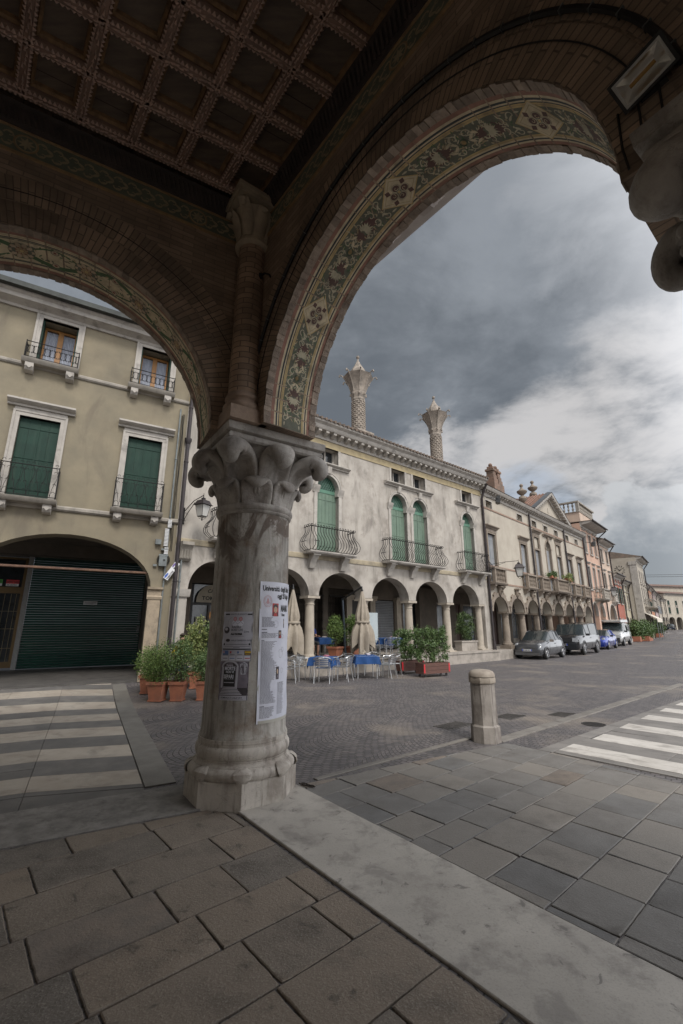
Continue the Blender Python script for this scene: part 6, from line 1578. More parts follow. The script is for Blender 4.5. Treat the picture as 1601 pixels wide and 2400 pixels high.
K9 = along(K8, 39, 7.0)
spec = [('yellow_house', 'yellow house with plants on its balcony past the clock building', 8.7, 7.9, PL_Y2, GREEND), ('ochre_house_far', 'second yellow house down the street with green shutters', 17, 8.0, PL_G, GREEND), ('orange_house', 'orange rendered house down the street', 11.6, 8.0, PL_O, GREEND), ('mauve_house', 'mauve rendered house beyond the orange one', 12.9, 7.8, PL_V, BROWNSH), ('far_white_house', 'white house beyond the mauve one near the street bend', 16.3, 7.8, PL_C, GREYSH)]
Kx = K9
for nm, lab, L, H, m, shm in spec:
    n = int(L / 2.6); hh = house(nm, lab, Kx, 37.5, L, H, m, [(1.3 + i * (L - 2.6) / (n - 1), .8, a, c) for i in range(n) for a, c in ((3.9, 5.5), (6.1, 7.0))], [(.4 + i * (L - .4) / n, (i + 1) * (L - .4) / n, 2.0, .9) for i in range(n)], shm=shm, openw=True, cor=.45, roofm=ROOFT if nm != 'orange_house' else None)
    Kx = along(Kx, 37.5, L)
ex = (90, 128)
KE = Kx; KF = along(Kx, 44, 7)
for nm, lab, K, az, L, H, m in (('beige_house', 'beige house where the street bends at the far end', KE, 44, 7, 7.4, PL_B), ('end_house', 'pale house with green shutters and arches closing the end of the street', KF, 64, 17, 9.0, PL_C), ('end_house', 'wide far house with arches and tiled roof at the right picture edge', along(KF, 64, 17), 74, 26, 8.4, PL_B), ('end_house', 'tallest tiled roof rising behind the far houses at the street end', along(KF, 70, 6, 12), 75, 30, 12.0, PL_C)):
    n = int(L / 3); house(nm, lab, K, az, L, H, m, [(1.6 + i * (L - 3.2) / max(1, n - 1), .9, a, c) for i in range(n) for a, c in ((4.0, 5.6), (6.2, 7.3) if H < 9.5 else (8, 9.4))] if H > 7.2 else [(2 + 2.5 * i, .9, 3.8, 5.4) for i in range(3)], [(.5 + i * (L - .5) / n, (i + 1) * (L - .5) / n, 2.2, 1.0) for i in range(n)], shm=GREEND, cor=.4, roofm=ROOFT, rise=1.2)
# overhead wires and a couple of aerials
b = MB(); p0 = Vector((34, 53, 9.2)); 
for dz in (0, .5): b.tube([(75 + t * 12, 118 - t * 3, 14.6 - dz + .05 * (t - 2) ** 2) for t in range(6)], .04, 4)
tag(b.build('overhead_wires', BLKF), 'dark overhead wires crossing the sky at the street end', 'wires')

# ---------------------------------------------------------------- bollard
bo = thing('stone_bollard', 'stout octagonal stone bollard with domed top at the pavement edge', 'bollard', (2.23, 7.42, -.02), R(20))
BOL = mat('bollard_marble', (.33, .3, .27), (.22, .2, .18), .75, 4, .25, 30, streak=(.13, .105, .09), sfac=.7, sscale=(14, 14, 1.2), grime=(.16, .13, .11), gfac=.5, gscale=4)
def oct_lathe(b, lv, n=8, rot=0): 
    vs = []
    for r, z in lv: vs += [(r * math.cos(2 * PI * k / n + rot), r * math.sin(2 * PI * k / n + rot), z) for k in range(n)]
    b.add(vs, [(l * n + k, l * n + (k + 1) % n, (l + 1) * n + (k + 1) % n, (l + 1) * n + k) for l in range(len(lv) - 1) for k in range(n)] + [tuple((len(lv) - 1) * n + k for k in range(n))])
b = MB(); oct_lathe(b, [(.228, 0), (.222, .23), (.205, .245), (.196, .255), (.186, .84)]); b.build('shaft', BOL, bo, smooth=20)
b = MB(); oct_lathe(b, [(.186, .841), (.2, .85), (.206, .86), (.206, .925), (.2, .94)]); b.lathe([(.196, .94), (.203, .95), (.2, .985), (.175, 1.02), (.13, 1.04), (.07, 1.05), (0, 1.053)], 24); b.build('domed_cap', mat('bollard_cap_stone', (.36, .315, .26), (.28, .24, .2), .75, 5, .2, 30, grime=(.2, .16, .13), gfac=.5, gscale=5), bo)

# ---------------------------------------------------------------- plants
LEAF1 = mat('box_leaf', (.075, .13, .03), (.045, .085, .022), .55, 3, 0, 10, isl2=(.13, .19, .045), spec=.4)
LEAF2 = mat('laurel_leaf', (.05, .10, .026), (.03, .065, .02), .45, 3, 0, 10, isl2=(.11, .17, .05), spec=.5)
LEAF3 = mat('dark_leaf', (.035, .07, .02), (.022, .045, .016), .5, 3, 0, 10, isl2=(.08, .12, .035), spec=.4)
LEAFY = mat('variegated_leaf', (.1, .16, .04), (.06, .1, .03), .5, 3, 0, 10, isl2=(.3, .32, .12), spec=.4)
STEM = mat('plant_stem', (.09, .065, .04), (.06, .045, .03), .9, 10, .2, 30)
POT = mat('terracotta_pot', (.36, .135, .075), (.28, .11, .065), .8, 6, .15, 40, grime=(.2, .13, .1), gfac=.4, gscale=5)
def blob(cx, cy, cz, rx, ry, rz, clumps=40, seed=0, shell=.55):
    rg = random.Random(seed); cl = []
    for _ in range(clumps):
        while 1:
            d = Vector((rg.uniform(-1, 1), rg.uniform(-1, 1), rg.uniform(-1, 1)))
            if shell < d.length <= 1: break
        cl.append((cx + d.x * rx, cy + d.y * ry, cz + d.z * rz))
    s = min(rx, ry, rz) * .22
    def f():
        c = rg.choice(cl); return (rg.gauss(c[0], s), rg.gauss(c[1], s), rg.gauss(c[2], s))
    return f
def potted(nm, lab, x, y, k, m, kind, seed, group='potted shrubs in front of the café', n=2600, lf=.022, w=.185):
    z = max(zg(x, y), 0) if group != 'x' else .5
    o = thing(nm, lab, 'potted plant', (x, y, z), seed * .11 - .2, 'clay pots on the arcade step' if group == 'x' else group)
    b = MB(); pr = lambda hw, zz: [(-hw, -hw, zz), (hw, -hw, zz), (hw, hw, zz), (-hw, hw, zz)]
    lv = [(w * .68, .03), (w * .92, .36), (w * 1.04, .361), (w * 1.06, .43), (w * .94, .43), (w * .9, .38)]; vs = []
    for hw, zz in lv: vs += pr(hw, zz)
    b.add(vs, [(l * 4 + q, l * 4 + (q + 1) % 4, (l + 1) * 4 + (q + 1) % 4, (l + 1) * 4 + q) for l in range(5) for q in range(4)] + [(3, 2, 1, 0), (20, 21, 22, 23)]); b.build('pot', POT, o, smooth=20)
    b = MB(); b.box(-w * .78, w * .78, -w * .78, w * .78, 0, .029); b.build('saucer', POT, o)
    b = MB(); b.box(-w * .85, w * .85, -w * .85, w * .85, .37, .385)
    rg = random.Random(seed)
    for i in range(12):
        a = rg.uniform(0, 6.28); r = rg.uniform(.05, .2) * k; b.tube([(0.02 * math.cos(a), .02 * math.sin(a), .38), (r * .6 * math.cos(a), r * .6 * math.sin(a), .55), (r * 1.2 * math.cos(a), r * 1.2 * math.sin(a), .55 + .5 * k)], [.012, .008, .004], 5)
    b.build('stem', STEM, o)
    b = MB()
    if kind == 'round': b.leaves(n, blob(0, 0, .43 + .36 * k, .36 * k, .36 * k, .36 * k, 60, seed, .35), lf, rg=rg); b.leaves(n // 4, blob(0, 0, .43 + .42 * k, .4 * k, .4 * k, .42 * k, 60, seed + 1, .8), lf, rg=rg)
    else: b.leaves(n, blob(0, 0, .43 + .45 * k, .3 * k, .3 * k, .5 * k, 46, seed, .2), lf, rg=rg); b.leaves(n // 3, blob(0, 0, .43 + .75 * k, .2 * k, .2 * k, .35 * k, 14, seed + 3, .3), lf, rg=rg)
    b.build('foliage', m, o, smooth=0); return o
potted('potted_box_shrub', 'largest round box shrub in a terracotta pot left of the big column', -4.3, 11.0, 1.05, LEAF1, 'round', 1, n=5200, lf=.02, w=.2)
potted('potted_box_shrub', 'looser green shrub in a terracotta pot, second from the ochre house', -3.86, 11.1, .95, LEAF2, 'tall', 2, n=3000, lf=.021)
potted('potted_box_shrub', 'potted shrub half hidden behind the left edge of the big column', -3.3, 11.25, .85, LEAF2, 'round', 3, n=3000, lf=.021)
potted('potted_box_shrub', 'terracotta pot with shrub standing behind the largest potted shrub', -4.85, 11.7, .8, LEAF1, 'round', 4, n=2000, lf=.022)
potted('potted_tall_shrub', 'tall yellow green shrub behind the pots at the café corner', -3.95, 12.6, 1.3, LEAFY, 'tall', 5, n=2800, lf=.035)
potted('potted_tall_shrub', 'tall dark narrow leaved shrub behind the column side of the pots', -3.35, 12.5, 1.4, LEAF3, 'tall', 6, n=2600, lf=.04)
for i, (x, y, lab) in enumerate(((-.23, 17.75, 'green shrub in a square clay pot left of the umbrella mast'), (.42, 18.15, 'green shrub in a clay pot right of the umbrella mast'))):
    potted('potted_shrub', lab, x, y, 1.15, LEAF1, 'tall', 10 + i, 'x', n=2600, lf=.03, w=.24)
def hedge_planter(lab, x, y, az, L, seed, hgt=1.1):
    o = thing('hedge_planter', lab, 'planter', (x, y, zg(x, y)), azrot(az), 'wheeled hedge planters beside the café tables')
    b = MB(); h = .34
    for z in (.1, .22, .34):
        for s in (-1, 1): b.box(-L / 2, L / 2, s * .2 - .012, s * .2 + .012, z, z + .112)
        for s in (-1, 1): b.box(s * L / 2 - .012, s * L / 2 + .012, -.188, .188, z, z + .112)
    b.box(-L / 2 + .02, L / 2 - .02, -.18, .18, .38, .4); b.box(-L / 2 + .02, L / 2 - .02, -.18, .18, .1, .12); b.build('box', mat('planter_wood', (.13, .06, .045), (.09, .045, .035), .75, 5, .3, 30, stretch=(1, 8, 8)), o)
    b = MB()
    for sx in (-1, 1):
        b.box(sx * (L / 2 - .03) - .03, sx * (L / 2 - .03) + .03, -.216, -.213, .14, .42)
    b.build('red_reflector', mat('red_plastic', (.55, .02, .03), (.5, .02, .03), .4, 3, 0), o)
    for sx in (-1, 1):
        for sy in (-1, 1): w = MB(); w.tube([(sx * (L / 2 - .12), sy * .14 - .015, .045), (sx * (L / 2 - .12), sy * .14 + .015, .045)], .045, 12); w.box(sx * (L / 2 - .12) - .015, sx * (L / 2 - .12) + .015, sy * .14 - .02, sy * .14 + .02, .06, .1); w.build('caster', BLKF, o)
    b = MB(); rg = random.Random(seed)
    for i in range(10): x0 = rg.uniform(-L / 2 + .1, L / 2 - .1); b.tube([(x0, 0, .38), (x0 + rg.uniform(-.08, .08), rg.uniform(-.08, .08), .38 + hgt * .85)], [.012, .004], 5)
    b.build('stem', STEM, o)
    b = MB(); cl = []
    for _ in range(int(90 * L)):
        cl.append((rg.uniform(-L / 2, L / 2), rg.uniform(-.22, .22), .5 + (hgt - .1) * rg.random() ** .8 * (.9 + .12 * rg.random())))
    def f(): c = rg.choice(cl); return (rg.gauss(c[0], .05), rg.gauss(c[1], .05), rg.gauss(c[2], .055))
    b.leaves(int(4200 * L), f, .034, rg=rg); b.build('foliage', LEAF2, o, smooth=0); return o
hedge_planter('front wheeled wooden planter with laurel hedge beside the café tables', 3.22, 16.35, 57, 1.25, 21, 1.28)
hedge_planter('rear wheeled wooden planter with laurel hedge behind the front one', 2.55, 17.35, 57, 1.1, 22, 1.2)
sp_ = thing('stone_planter', 'long pale stone trough with dark bush inside the last palace arch', 'planter', (6.3, 23.1, .5), azrot(A2))
b = MB(); b.box(-.65, .65, -.2, .2, 0, .42); b.box(-.69, .69, -.24, .24, .421, .48); b.build('trough', STEPST, sp_)
b = MB(); rg_ = random.Random(5); b.leaves(3600, blob(0, 0, 1.2, .75, .3, .7, 60, 31, .1), .04, rg=rg_); b.build('foliage', LEAF3, sp_, smooth=0)
for i, (x, y, s, lab) in enumerate(((31.6, 48.6, 1.0, 'leafy planter row in front of the far café awning, nearer one'), (33.3, 49.7, .95, 'leafy planter at the road side of the far café'), (42.6, 61.2, 1.1, 'dark green shrubs in planters beyond the far café awning'))):
    o = thing('street_planter', lab, 'planter', (x, y, zg(x, y)), azrot(40)); b = MB(); b.box(-1.6, 1.6, -.35, .35, 0, .5); b.build('trough', POT, o)
    b = MB(); rg_ = random.Random(40 + i); b.leaves(4200, blob(0, 0, 1.2 * s, 1.9 * s, .7, .95 * s, 70, 40 + i, .1), .09, rg=rg_); b.build('foliage', LEAF2 if i < 2 else LEAF3, o, smooth=0)
aw = thing('cafe_awning', 'cream awning stretched over the far café terrace', 'awning', along(K8, 39, .5, -2.4) + (zg(35, 53),), azrot(39))
b = MB(); b.prof_x([(0, 2.35), (1.1, 3.0), (1.12, 2.95), (.02, 2.3), (.02, 1.95), (0, 1.95)], -.5, 6.5); b.build('canvas', mat('awning_canvas', (.62, .58, .5), (.55, .5, .43), .9, 3, .05, 20), aw)
for x in (-.3, 3, 6.3): b = MB(); b.tube([(x, .1, 0), (x, .1, 2.35)], .04, 6); b.build('post', PIPE_G, aw)
b = MB(); b.tube([(0, 0, 0), (0, 0, .1)], .02, 4)
for i, (wi, dx) in enumerate(((2, -1.0), (3, 0.0), (4, .9), (5, 0))):
    pass
for s, off, col_ in ((9.1, .1, LEAF2), (11.35, -.1, LEAFY), (12.6, .1, LEAF2)):
    p = along(K3, A3, s, -.5 - (.3 if s == 11.35 else 0)); o = thing('window_box', ['lush', 'yellow flowering', 'trailing'][int(s == 11.35) + 2 * int(s == 12.6)] + ' green plant box on the stone balcony of the cream palace', 'window box', (p[0], p[1], 4.85), azrot(A3), 'plant boxes on the palace balconies')
    b = MB(); b.box(-.45, .45, -.1, .1, 0, .16); b.build('box', POT, o); rg_ = random.Random(int(s * 9)); b = MB(); b.leaves(900, blob(0, 0, .22, .65, .28, .26, 24, int(s * 7), .1), .045, rg=rg_); b.build('foliage', col_, o, smooth=0)

# ---------------------------------------------------------------- café furniture
ALU = mat('polished_aluminium', (.72, .73, .74), (.6, .61, .62), .28, 5, 0, 10, metal=.95)
def chair_proto():
    o = thing('aluminium_chair', 'x', 'chair', (0, 0, 0), 0, 'aluminium café chairs')
    hw = .26
    for s in (-1, 1):
        b = MB(); b.tube([(s * hw, -.25, 0), (s * (hw - .01), -.22, .3), (s * hw, -.2, .62), (s * (hw + .01), -.14, .67)], .0135, 7); b.build('leg', ALU, o)
        b = MB(); b.tube([(s * .24, .3, 0), (s * .24, .22, .42), (s * .24, .26, .62)], .0135, 7); b.build('leg', ALU, o)
    b = MB(); pts = [(-hw - .01, -.14, .67), (-hw - .03, .05, .67), (-hw, .2, .69)] + [(hw * -math.cos(PI * t / 8), .2 + .1 * math.sin(PI * t / 8), .7 + .07 * math.sin(PI * t / 8)) for t in range(9)] + [(hw, .2, .69), (hw + .03, .05, .67), (hw + .01, -.14, .67)]
    b.tube(pts, .0145, 7); b.build('arm_rail', ALU, o)
    b = MB()
    for i in range(8): b.box(-.225, .225, -.23 + i * .055, -.23 + i * .055 + .045, .432, .443)
    b.tube([(-.235, -.24, .435), (.235, -.24, .435), (.235, .2, .43), (-.235, .2, .43)], .012, 6, closed=True); b.build('seat', ALU, o)
    b = MB()
    for i in range(4):
        z = .5 + i * .06; vs = []
        for t in range(7):
            x = -.2 + .4 * t / 6; y = .235 + .04 * (1 - (x / .2) ** 2) + .02 * i
            vs += [(x, y, z), (x, y + .004, z + .045)]
        b.add(vs, [(2 * t, 2 * t + 2, 2 * t + 3, 2 * t + 1) for t in range(6)])
    b.build('backrest', ALU, o); return o
# (x, y, z, facing azimuth, label) - facing = where the sitter looks
CH = [(-.58, 14.5, 0, 5, 'aluminium chair with its back to us at the left blue table'), (-1.2, 15.35, 0, 80, 'aluminium chair at the left side of the left blue table'), (.02, 14.95, 0, 290, 'aluminium chair turned askew at the right side of the left blue table'),
      (-1.75, 14.2, 0, 120, 'aluminium chair cut by the right edge of the big column'), (-1.5, 15.0, 0, 200, 'aluminium chair behind the one at the column edge'), (.1, 15.8, 0, 215, 'aluminium chair between the two blue tables'),
      (1.52, 15.75, 0, 300, 'aluminium chair with its back to us right of the right blue table'), (1.1, 16.75, 0, 185, 'aluminium chair behind the right blue table'), (1.75, 16.3, 0, 250, 'aluminium chair tucked behind the one right of the right blue table'),
      (1.3, 19.0, .5, 80, 'aluminium chair left of the blue table on the arcade step'), (2.0, 18.25, .5, 0, 'aluminium chair with its back to us at the blue table on the arcade step'), (2.9, 19.1, .5, 280, 'aluminium chair right of the blue table on the arcade step'),
      (-3.45, 12.6, .02, 60, 'aluminium chair behind the potted shrubs left of the big column'), (-1.4, 18.7, .5, 60, 'aluminium chair with the seated person inside the arcade')]
ch0 = chair_proto()
for i, (x, y, z, f, lab) in enumerate(CH):
    if i == 0: o = ch0; o.location = (x, y, z); o.rotation_euler = (0, 0, R(-f)); o['label'] = lab; o.rotation_euler = (0, 0, R(180 - f) if False else -R(f) + PI)
    else: o = dup(ch0, (x, y, z), -R(f) + PI, lab)
BLUEC = mat('blue_tablecloth', (.012, .06, .2), (.01, .05, .165), .85, 4, .15, 60)
def table(x, y, z, rz, lab, clab, seed):
    o = thing('cafe_table', lab, 'table', (x, y, z), rz, 'café tables')
    b = MB(); b.box(-.36, .36, -.36, .36, .7, .72); b.build('tabletop', ALU, o)
    for sx, sy in ((-1, -1), (1, -1), (1, 1), (-1, 1)): b = MB(); b.tube([(sx * .33, sy * .33, 0), (sx * .32, sy * .32, .7)], .016, 7); b.build('leg', ALU, o)
    rg = random.Random(seed); b = MB(); n = 22; S = .62; vs = []
    dxy = rg.uniform(.1, .6)
    for j in range(n + 1):
        for i in range(n + 1):
            u, v = -S + 2 * S * i / n, -S + 2 * S * j / n; ex_, ey = max(0, abs(u) - .37), max(0, abs(v) - .37); drop = math.hypot(ex_, ey) if min(ex_, ey) > 0 else ex_ + ey
            wv = .035 * math.sin((u if ey > ex_ else v) * 17 + seed)
            px = math.copysign(min(abs(u), .375) + (ex_ > 0) * (.012 + drop * .12) + (wv * min(1, drop * 5) if ex_ >= ey else 0), u); py = math.copysign(min(abs(v), .375) + (ey > 0) * (.012 + drop * .12) + (wv * min(1, drop * 5) if ey > ex_ else 0), v)
            vs.append((px, py, .727 - drop * 1.05))
    b.add(vs, [(j * (n + 1) + i, j * (n + 1) + i + 1, (j + 1) * (n + 1) + i + 1, (j + 1) * (n + 1) + i) for j in range(n) for i in range(n)])
    c = b.build('tablecloth', BLUEC, loc=(x, y, z), rot=(0, 0, rz + (PI / 4 if seed % 2 else 0))); tag(c, clab, 'tablecloth', 'blue tablecloths')
    b = MB(); b.box(-.09, .09, -.06, .06, 0, .03); b.cb(.0, .0, .038, .12, .1, .012, rz=.3); tag(b.build('menu_card', mat('menu_card_paper%d' % (seed % 3), [(.6, .55, .5), (.5, .2, .25), (.55, .5, .55)][seed % 3], None, .6, 30, 0), loc=(x + .08, y + .05, z + .735), rot=(0, 0, seed)), 'folded menu lying on the cloth of ' + lab.split(' table')[0].replace('square café', 'the') + ' table', 'menu')
table(-.58, 15.1, 0, .5, 'left street café table under a rumpled blue cloth', 'rumpled blue cloth on the left street table', 1)
table(.82, 15.85, 0, .15, 'right street café table under a hanging blue cloth', 'blue cloth hanging low on the right street table', 2)
table(2.05, 19.0, .5, .6, 'arcade step café table under a blue cloth', 'blue cloth on the table of the arcade step', 4)
table(-.8, 19.3, .5, .6, 'arcade inner café table beside the seated person', 'blue cloth on the table beside the seated person', 6)
table(-3.1, 12.9, .02, .2, 'corner café table hidden behind the potted shrubs', 'blue cloth on the table behind the potted shrubs', 8)
CANV = mat('umbrella_canvas', (.33, .285, .23), (.27, .235, .19), .9, 6, .15, 40, streak=(.28, .24, .19), sfac=.5, sscale=(8, 8, 1), grime=(.3, .26, .2), gfac=.3, gscale=3)
def umbrella(x, y, z, top, bot, lab, mast, seed, r=.33):
    o = thing('closed_umbrella', lab, 'umbrella', (x, y, z), 0, 'closed café umbrellas'); rg = random.Random(seed)
    b = MB(); n = 48; lv = 18; vs = []; H = top - bot
    ph = [rg.uniform(.8, 1.25) for _ in range(8)]
    for l in range(lv + 1):
        t = l / lv; z_ = top - H * t
        base = .03 + (r * .75) * min(1, t * 1.25) ** .9; tie = 1 - .25 * math.exp(-((t - .58) / .07) ** 2)
        for k in range(n):
            a = 2 * PI * k / n; fold = 1 + .3 * t ** .5 * math.cos(8 * a + 1.2 * t * 2) * ph[int(8 * k / n) % 8]
            zz = z_ - (.22 * t ** 8) * (.5 + .5 * math.cos(8 * a + 2.4)) + (.12 * math.sin(a * 3 + seed) * t ** 6)
            q = base * fold * tie; vs.append((q * math.cos(a), q * math.sin(a), zz))
    b.add(vs, [(l * n + k, l * n + (k + 1) % n, (l + 1) * n + (k + 1) % n, (l + 1) * n + k) for l in range(lv) for k in range(n)] + [tuple(range(n))]); b.build('canopy', CANV, o, smooth=60)
    b = MB(); b.lathe([(r * .62, bot + H * .4), (r * .66, bot + H * .41), (r * .66, bot + H * .43), (r * .62, bot + H * .44)], 20); b.build('tie_strap', CANV, o)
    b = MB(); b.lathe([(.03, top - .05), (.05, top), (.03, top + .05), (.015, top + .12), (0, top + .14)], 8); b.tube([(0, 0, bot - .05), (0, 0, top)], .02, 6); b.build('hub', BLKF, o)
    dx, dy, mz = mast; b = MB(); b.tube([(dx, dy, mz), (dx - .12, dy - .02, top - .25)], .042, 8); b.build('mast', mat('umbrella_mast', (.06, .075, .09), (.045, .055, .07), .4, 4, 0, 10, metal=.6), o)
    b = MB(); b.tube([(dx - .13, dy - .02, top - .3), (0, 0, top + .14)], .035, 8); b.build('arm', BLKF, o)
    b = MB(); b.box(dx - .35, dx + .35, dy - .35, dy + .35, mz, mz + .06); b.build('base', BLKF, o)
umbrella(.78, 16.9, 0, 3.0, 1.0, 'closed beige cantilever umbrella with dark mast in front of the arcade', (-.62, .75, .5), 3, .43)
umbrella(-1.75, 16.1, 0, 3.0, .95, 'closed beige umbrella partly hidden by the right edge of the big column', (-.55, .6, .5), 7, .43)
mb_ = thing('menu_board', 'pale easel menu board standing by the arcade column behind the tables', 'menu board', (1.35, 19.4, .5), azrot(A2)); b = MB(); b.box(-.28, .28, 0, .03, .5, 1.75); b.build('board', mat('board_pale', (.4, .45, .46), (.35, .4, .42), .5, 4, 0), mb_); b = MB(); b.box(-.3, -.28, -.01, .04, 0, 1.8); b.box(.28, .3, -.01, .04, 0, 1.8); b.build('frame', PIPE_G, mb_)

# ---------------------------------------------------------------- people
SKIN = mat('skin', (.42, .25, .18), (.36, .2, .14), .6, 8, 0, 10)
def skinned(name, verts, edges, radii, m, parent, lvl=2):
    me = bpy.data.meshes.new(name); me.from_pydata(verts, edges, []); me.materials.append(m)
    o = bpy.data.objects.new(name, me); COL.objects.link(o); o.parent = parent
    md = o.modifiers.new('skin', 'SKIN'); md.use_smooth_shade = True
    for i, r in enumerate(radii):
        r = r if isinstance(r, tuple) else (r, r); me.skin_vertices[0].data[i].radius = r
    me.skin_vertices[0].data[0].use_root = True
    s = o.modifiers.new('sub', 'SUBSURF'); s.levels = s.render_levels = lvl; return o
def seated(loc, rz, lab, shirt, pants, hair, lean=.12, arms='table'):
    o = thing('person', lab, 'person', loc, rz)
    # faces -y ; seat at .45
    V = [(0, .0, .52), (0, -.02, .7), (0, -.06 * lean / .12, .92), (0, -.08 * lean / .12, 1.06), (0, -.1, 1.14), (0, -.13, 1.24), (0, -.13, 1.34)]
    E = [(0, 1), (1, 2), (2, 3), (3, 4), (4, 5), (5, 6)]; Rr = [(.14, .11), (.13, .1), (.16, .11), (.1, .07), .05, .085, .075]
    def chain(start, pts, rs):
        k = start
        for p, r in zip(pts, rs): V.append(p); Rr.append(r); E.append((k, len(V) - 1)); k = len(V) - 1
        return k
    for s in (-1, 1):
        e = chain(3, [(s * .17, -.06, 1.03), (s * .21, -.05, .88), (s * .2, -.2, .76), (s * .13, -.4, .79), (s * .12, -.46, .79)], [.055, .045, .038, .027, .022])
        for f in range(4): chain(e, [(s * .12 + (f - 1.5) * .017, -.5, .79), (s * .12 + (f - 1.5) * .018, -.54 + abs(f - 1.6) * .008, .775)], [.009, .007])
        chain(e, [(s * .12 - s * .035, -.475, .79), (s * .12 - s * .045, -.5, .785)], [.01, .008])
        chain(0, [(s * .1, -.12, .52), (s * .12, -.42, .52), (s * .12, -.42, .28), (s * .12, -.38, .08), (s * .12, -.5, .04)], [.085, .06, .052, .035, .032])
    skinned('body', V, E, Rr, SKIN, o)
    V = [(0, .01, .5), (0, -.02, .72), (0, -.06, .92), (0, -.08, 1.06)]; E = [(0, 1), (1, 2), (2, 3)]; Rr = [(.155, .13), (.15, .115), (.178, .125), (.115, .085)]
    for s in (-1, 1): chain(3, [(s * .17, -.06, 1.03), (s * .215, -.05, .9), (s * .215, -.08, .84)], [.068, .06, .052])
    skinned('shirt', V, E, Rr, shirt, o)
    V = [(0, 0, .5)]; E = []; Rr = [(.16, .12)]
    for s in (-1, 1): chain(0, [(s * .1, -.12, .52), (s * .12, -.42, .52), (s * .12, -.43, .4)], [.1, .078, .066])
    skinned('trousers', V, E, Rr, pants, o)
    b = MB(); b.lathe([(.0, -.1), (.075, -.06), (.098, 0), (.09, .06), (.05, .1), (0, .11)], 14, (0, -.105, 1.345)); b.v = [(x, y if y > -.13 or z > 1.38 else -.13, z) for x, y, z in b.v]; b.build('hair', hair, o)
    b = MB(); b.lathe([(0, -.012), (.012, 0), (0, .012)], 6, (-.03, -.212, 1.3)); b.lathe([(0, -.012), (.012, 0), (0, .012)], 6, (.03, -.212, 1.3)); b.build('eye', BLKI, o)
    b = MB(); b.cb(0, -.222, 1.27, .02, .035, .04, rx=.3); b.build('nose', SKIN, o)
    return o
HAIRD = mat('dark_hair', (.05, .035, .025), (.03, .022, .018), .8, 10, .3, 60)
seated((-1.3, 19.0, .5), azrot(A2) - 2.2 + PI / 2 + .6, 'person in a blue shirt seated at the arcade table just right of the big column', mat('blue_shirt', (.03, .06, .28), (.025, .05, .22), .85, 6, .1, 40), mat('dark_shorts', (.03, .03, .035), None, .9, 6, 0), HAIRD)
seated((-4.55, 13.05, .05), .5, 'person in a yellow shirt seated behind the potted shrubs by the ochre house', mat('yellow_shirt', (.62, .45, .03), (.55, .38, .03), .85, 6, .1, 40), mat('blue_trousers', (.03, .05, .13), None, .9, 6, 0), HAIRD)
seated((.62, 18.9, .5), 1.9, 'person in a yellow shirt seated behind the closed umbrella inside the arcade', MATS['yellow_shirt'], MATS['blue_trousers'], HAIRD)

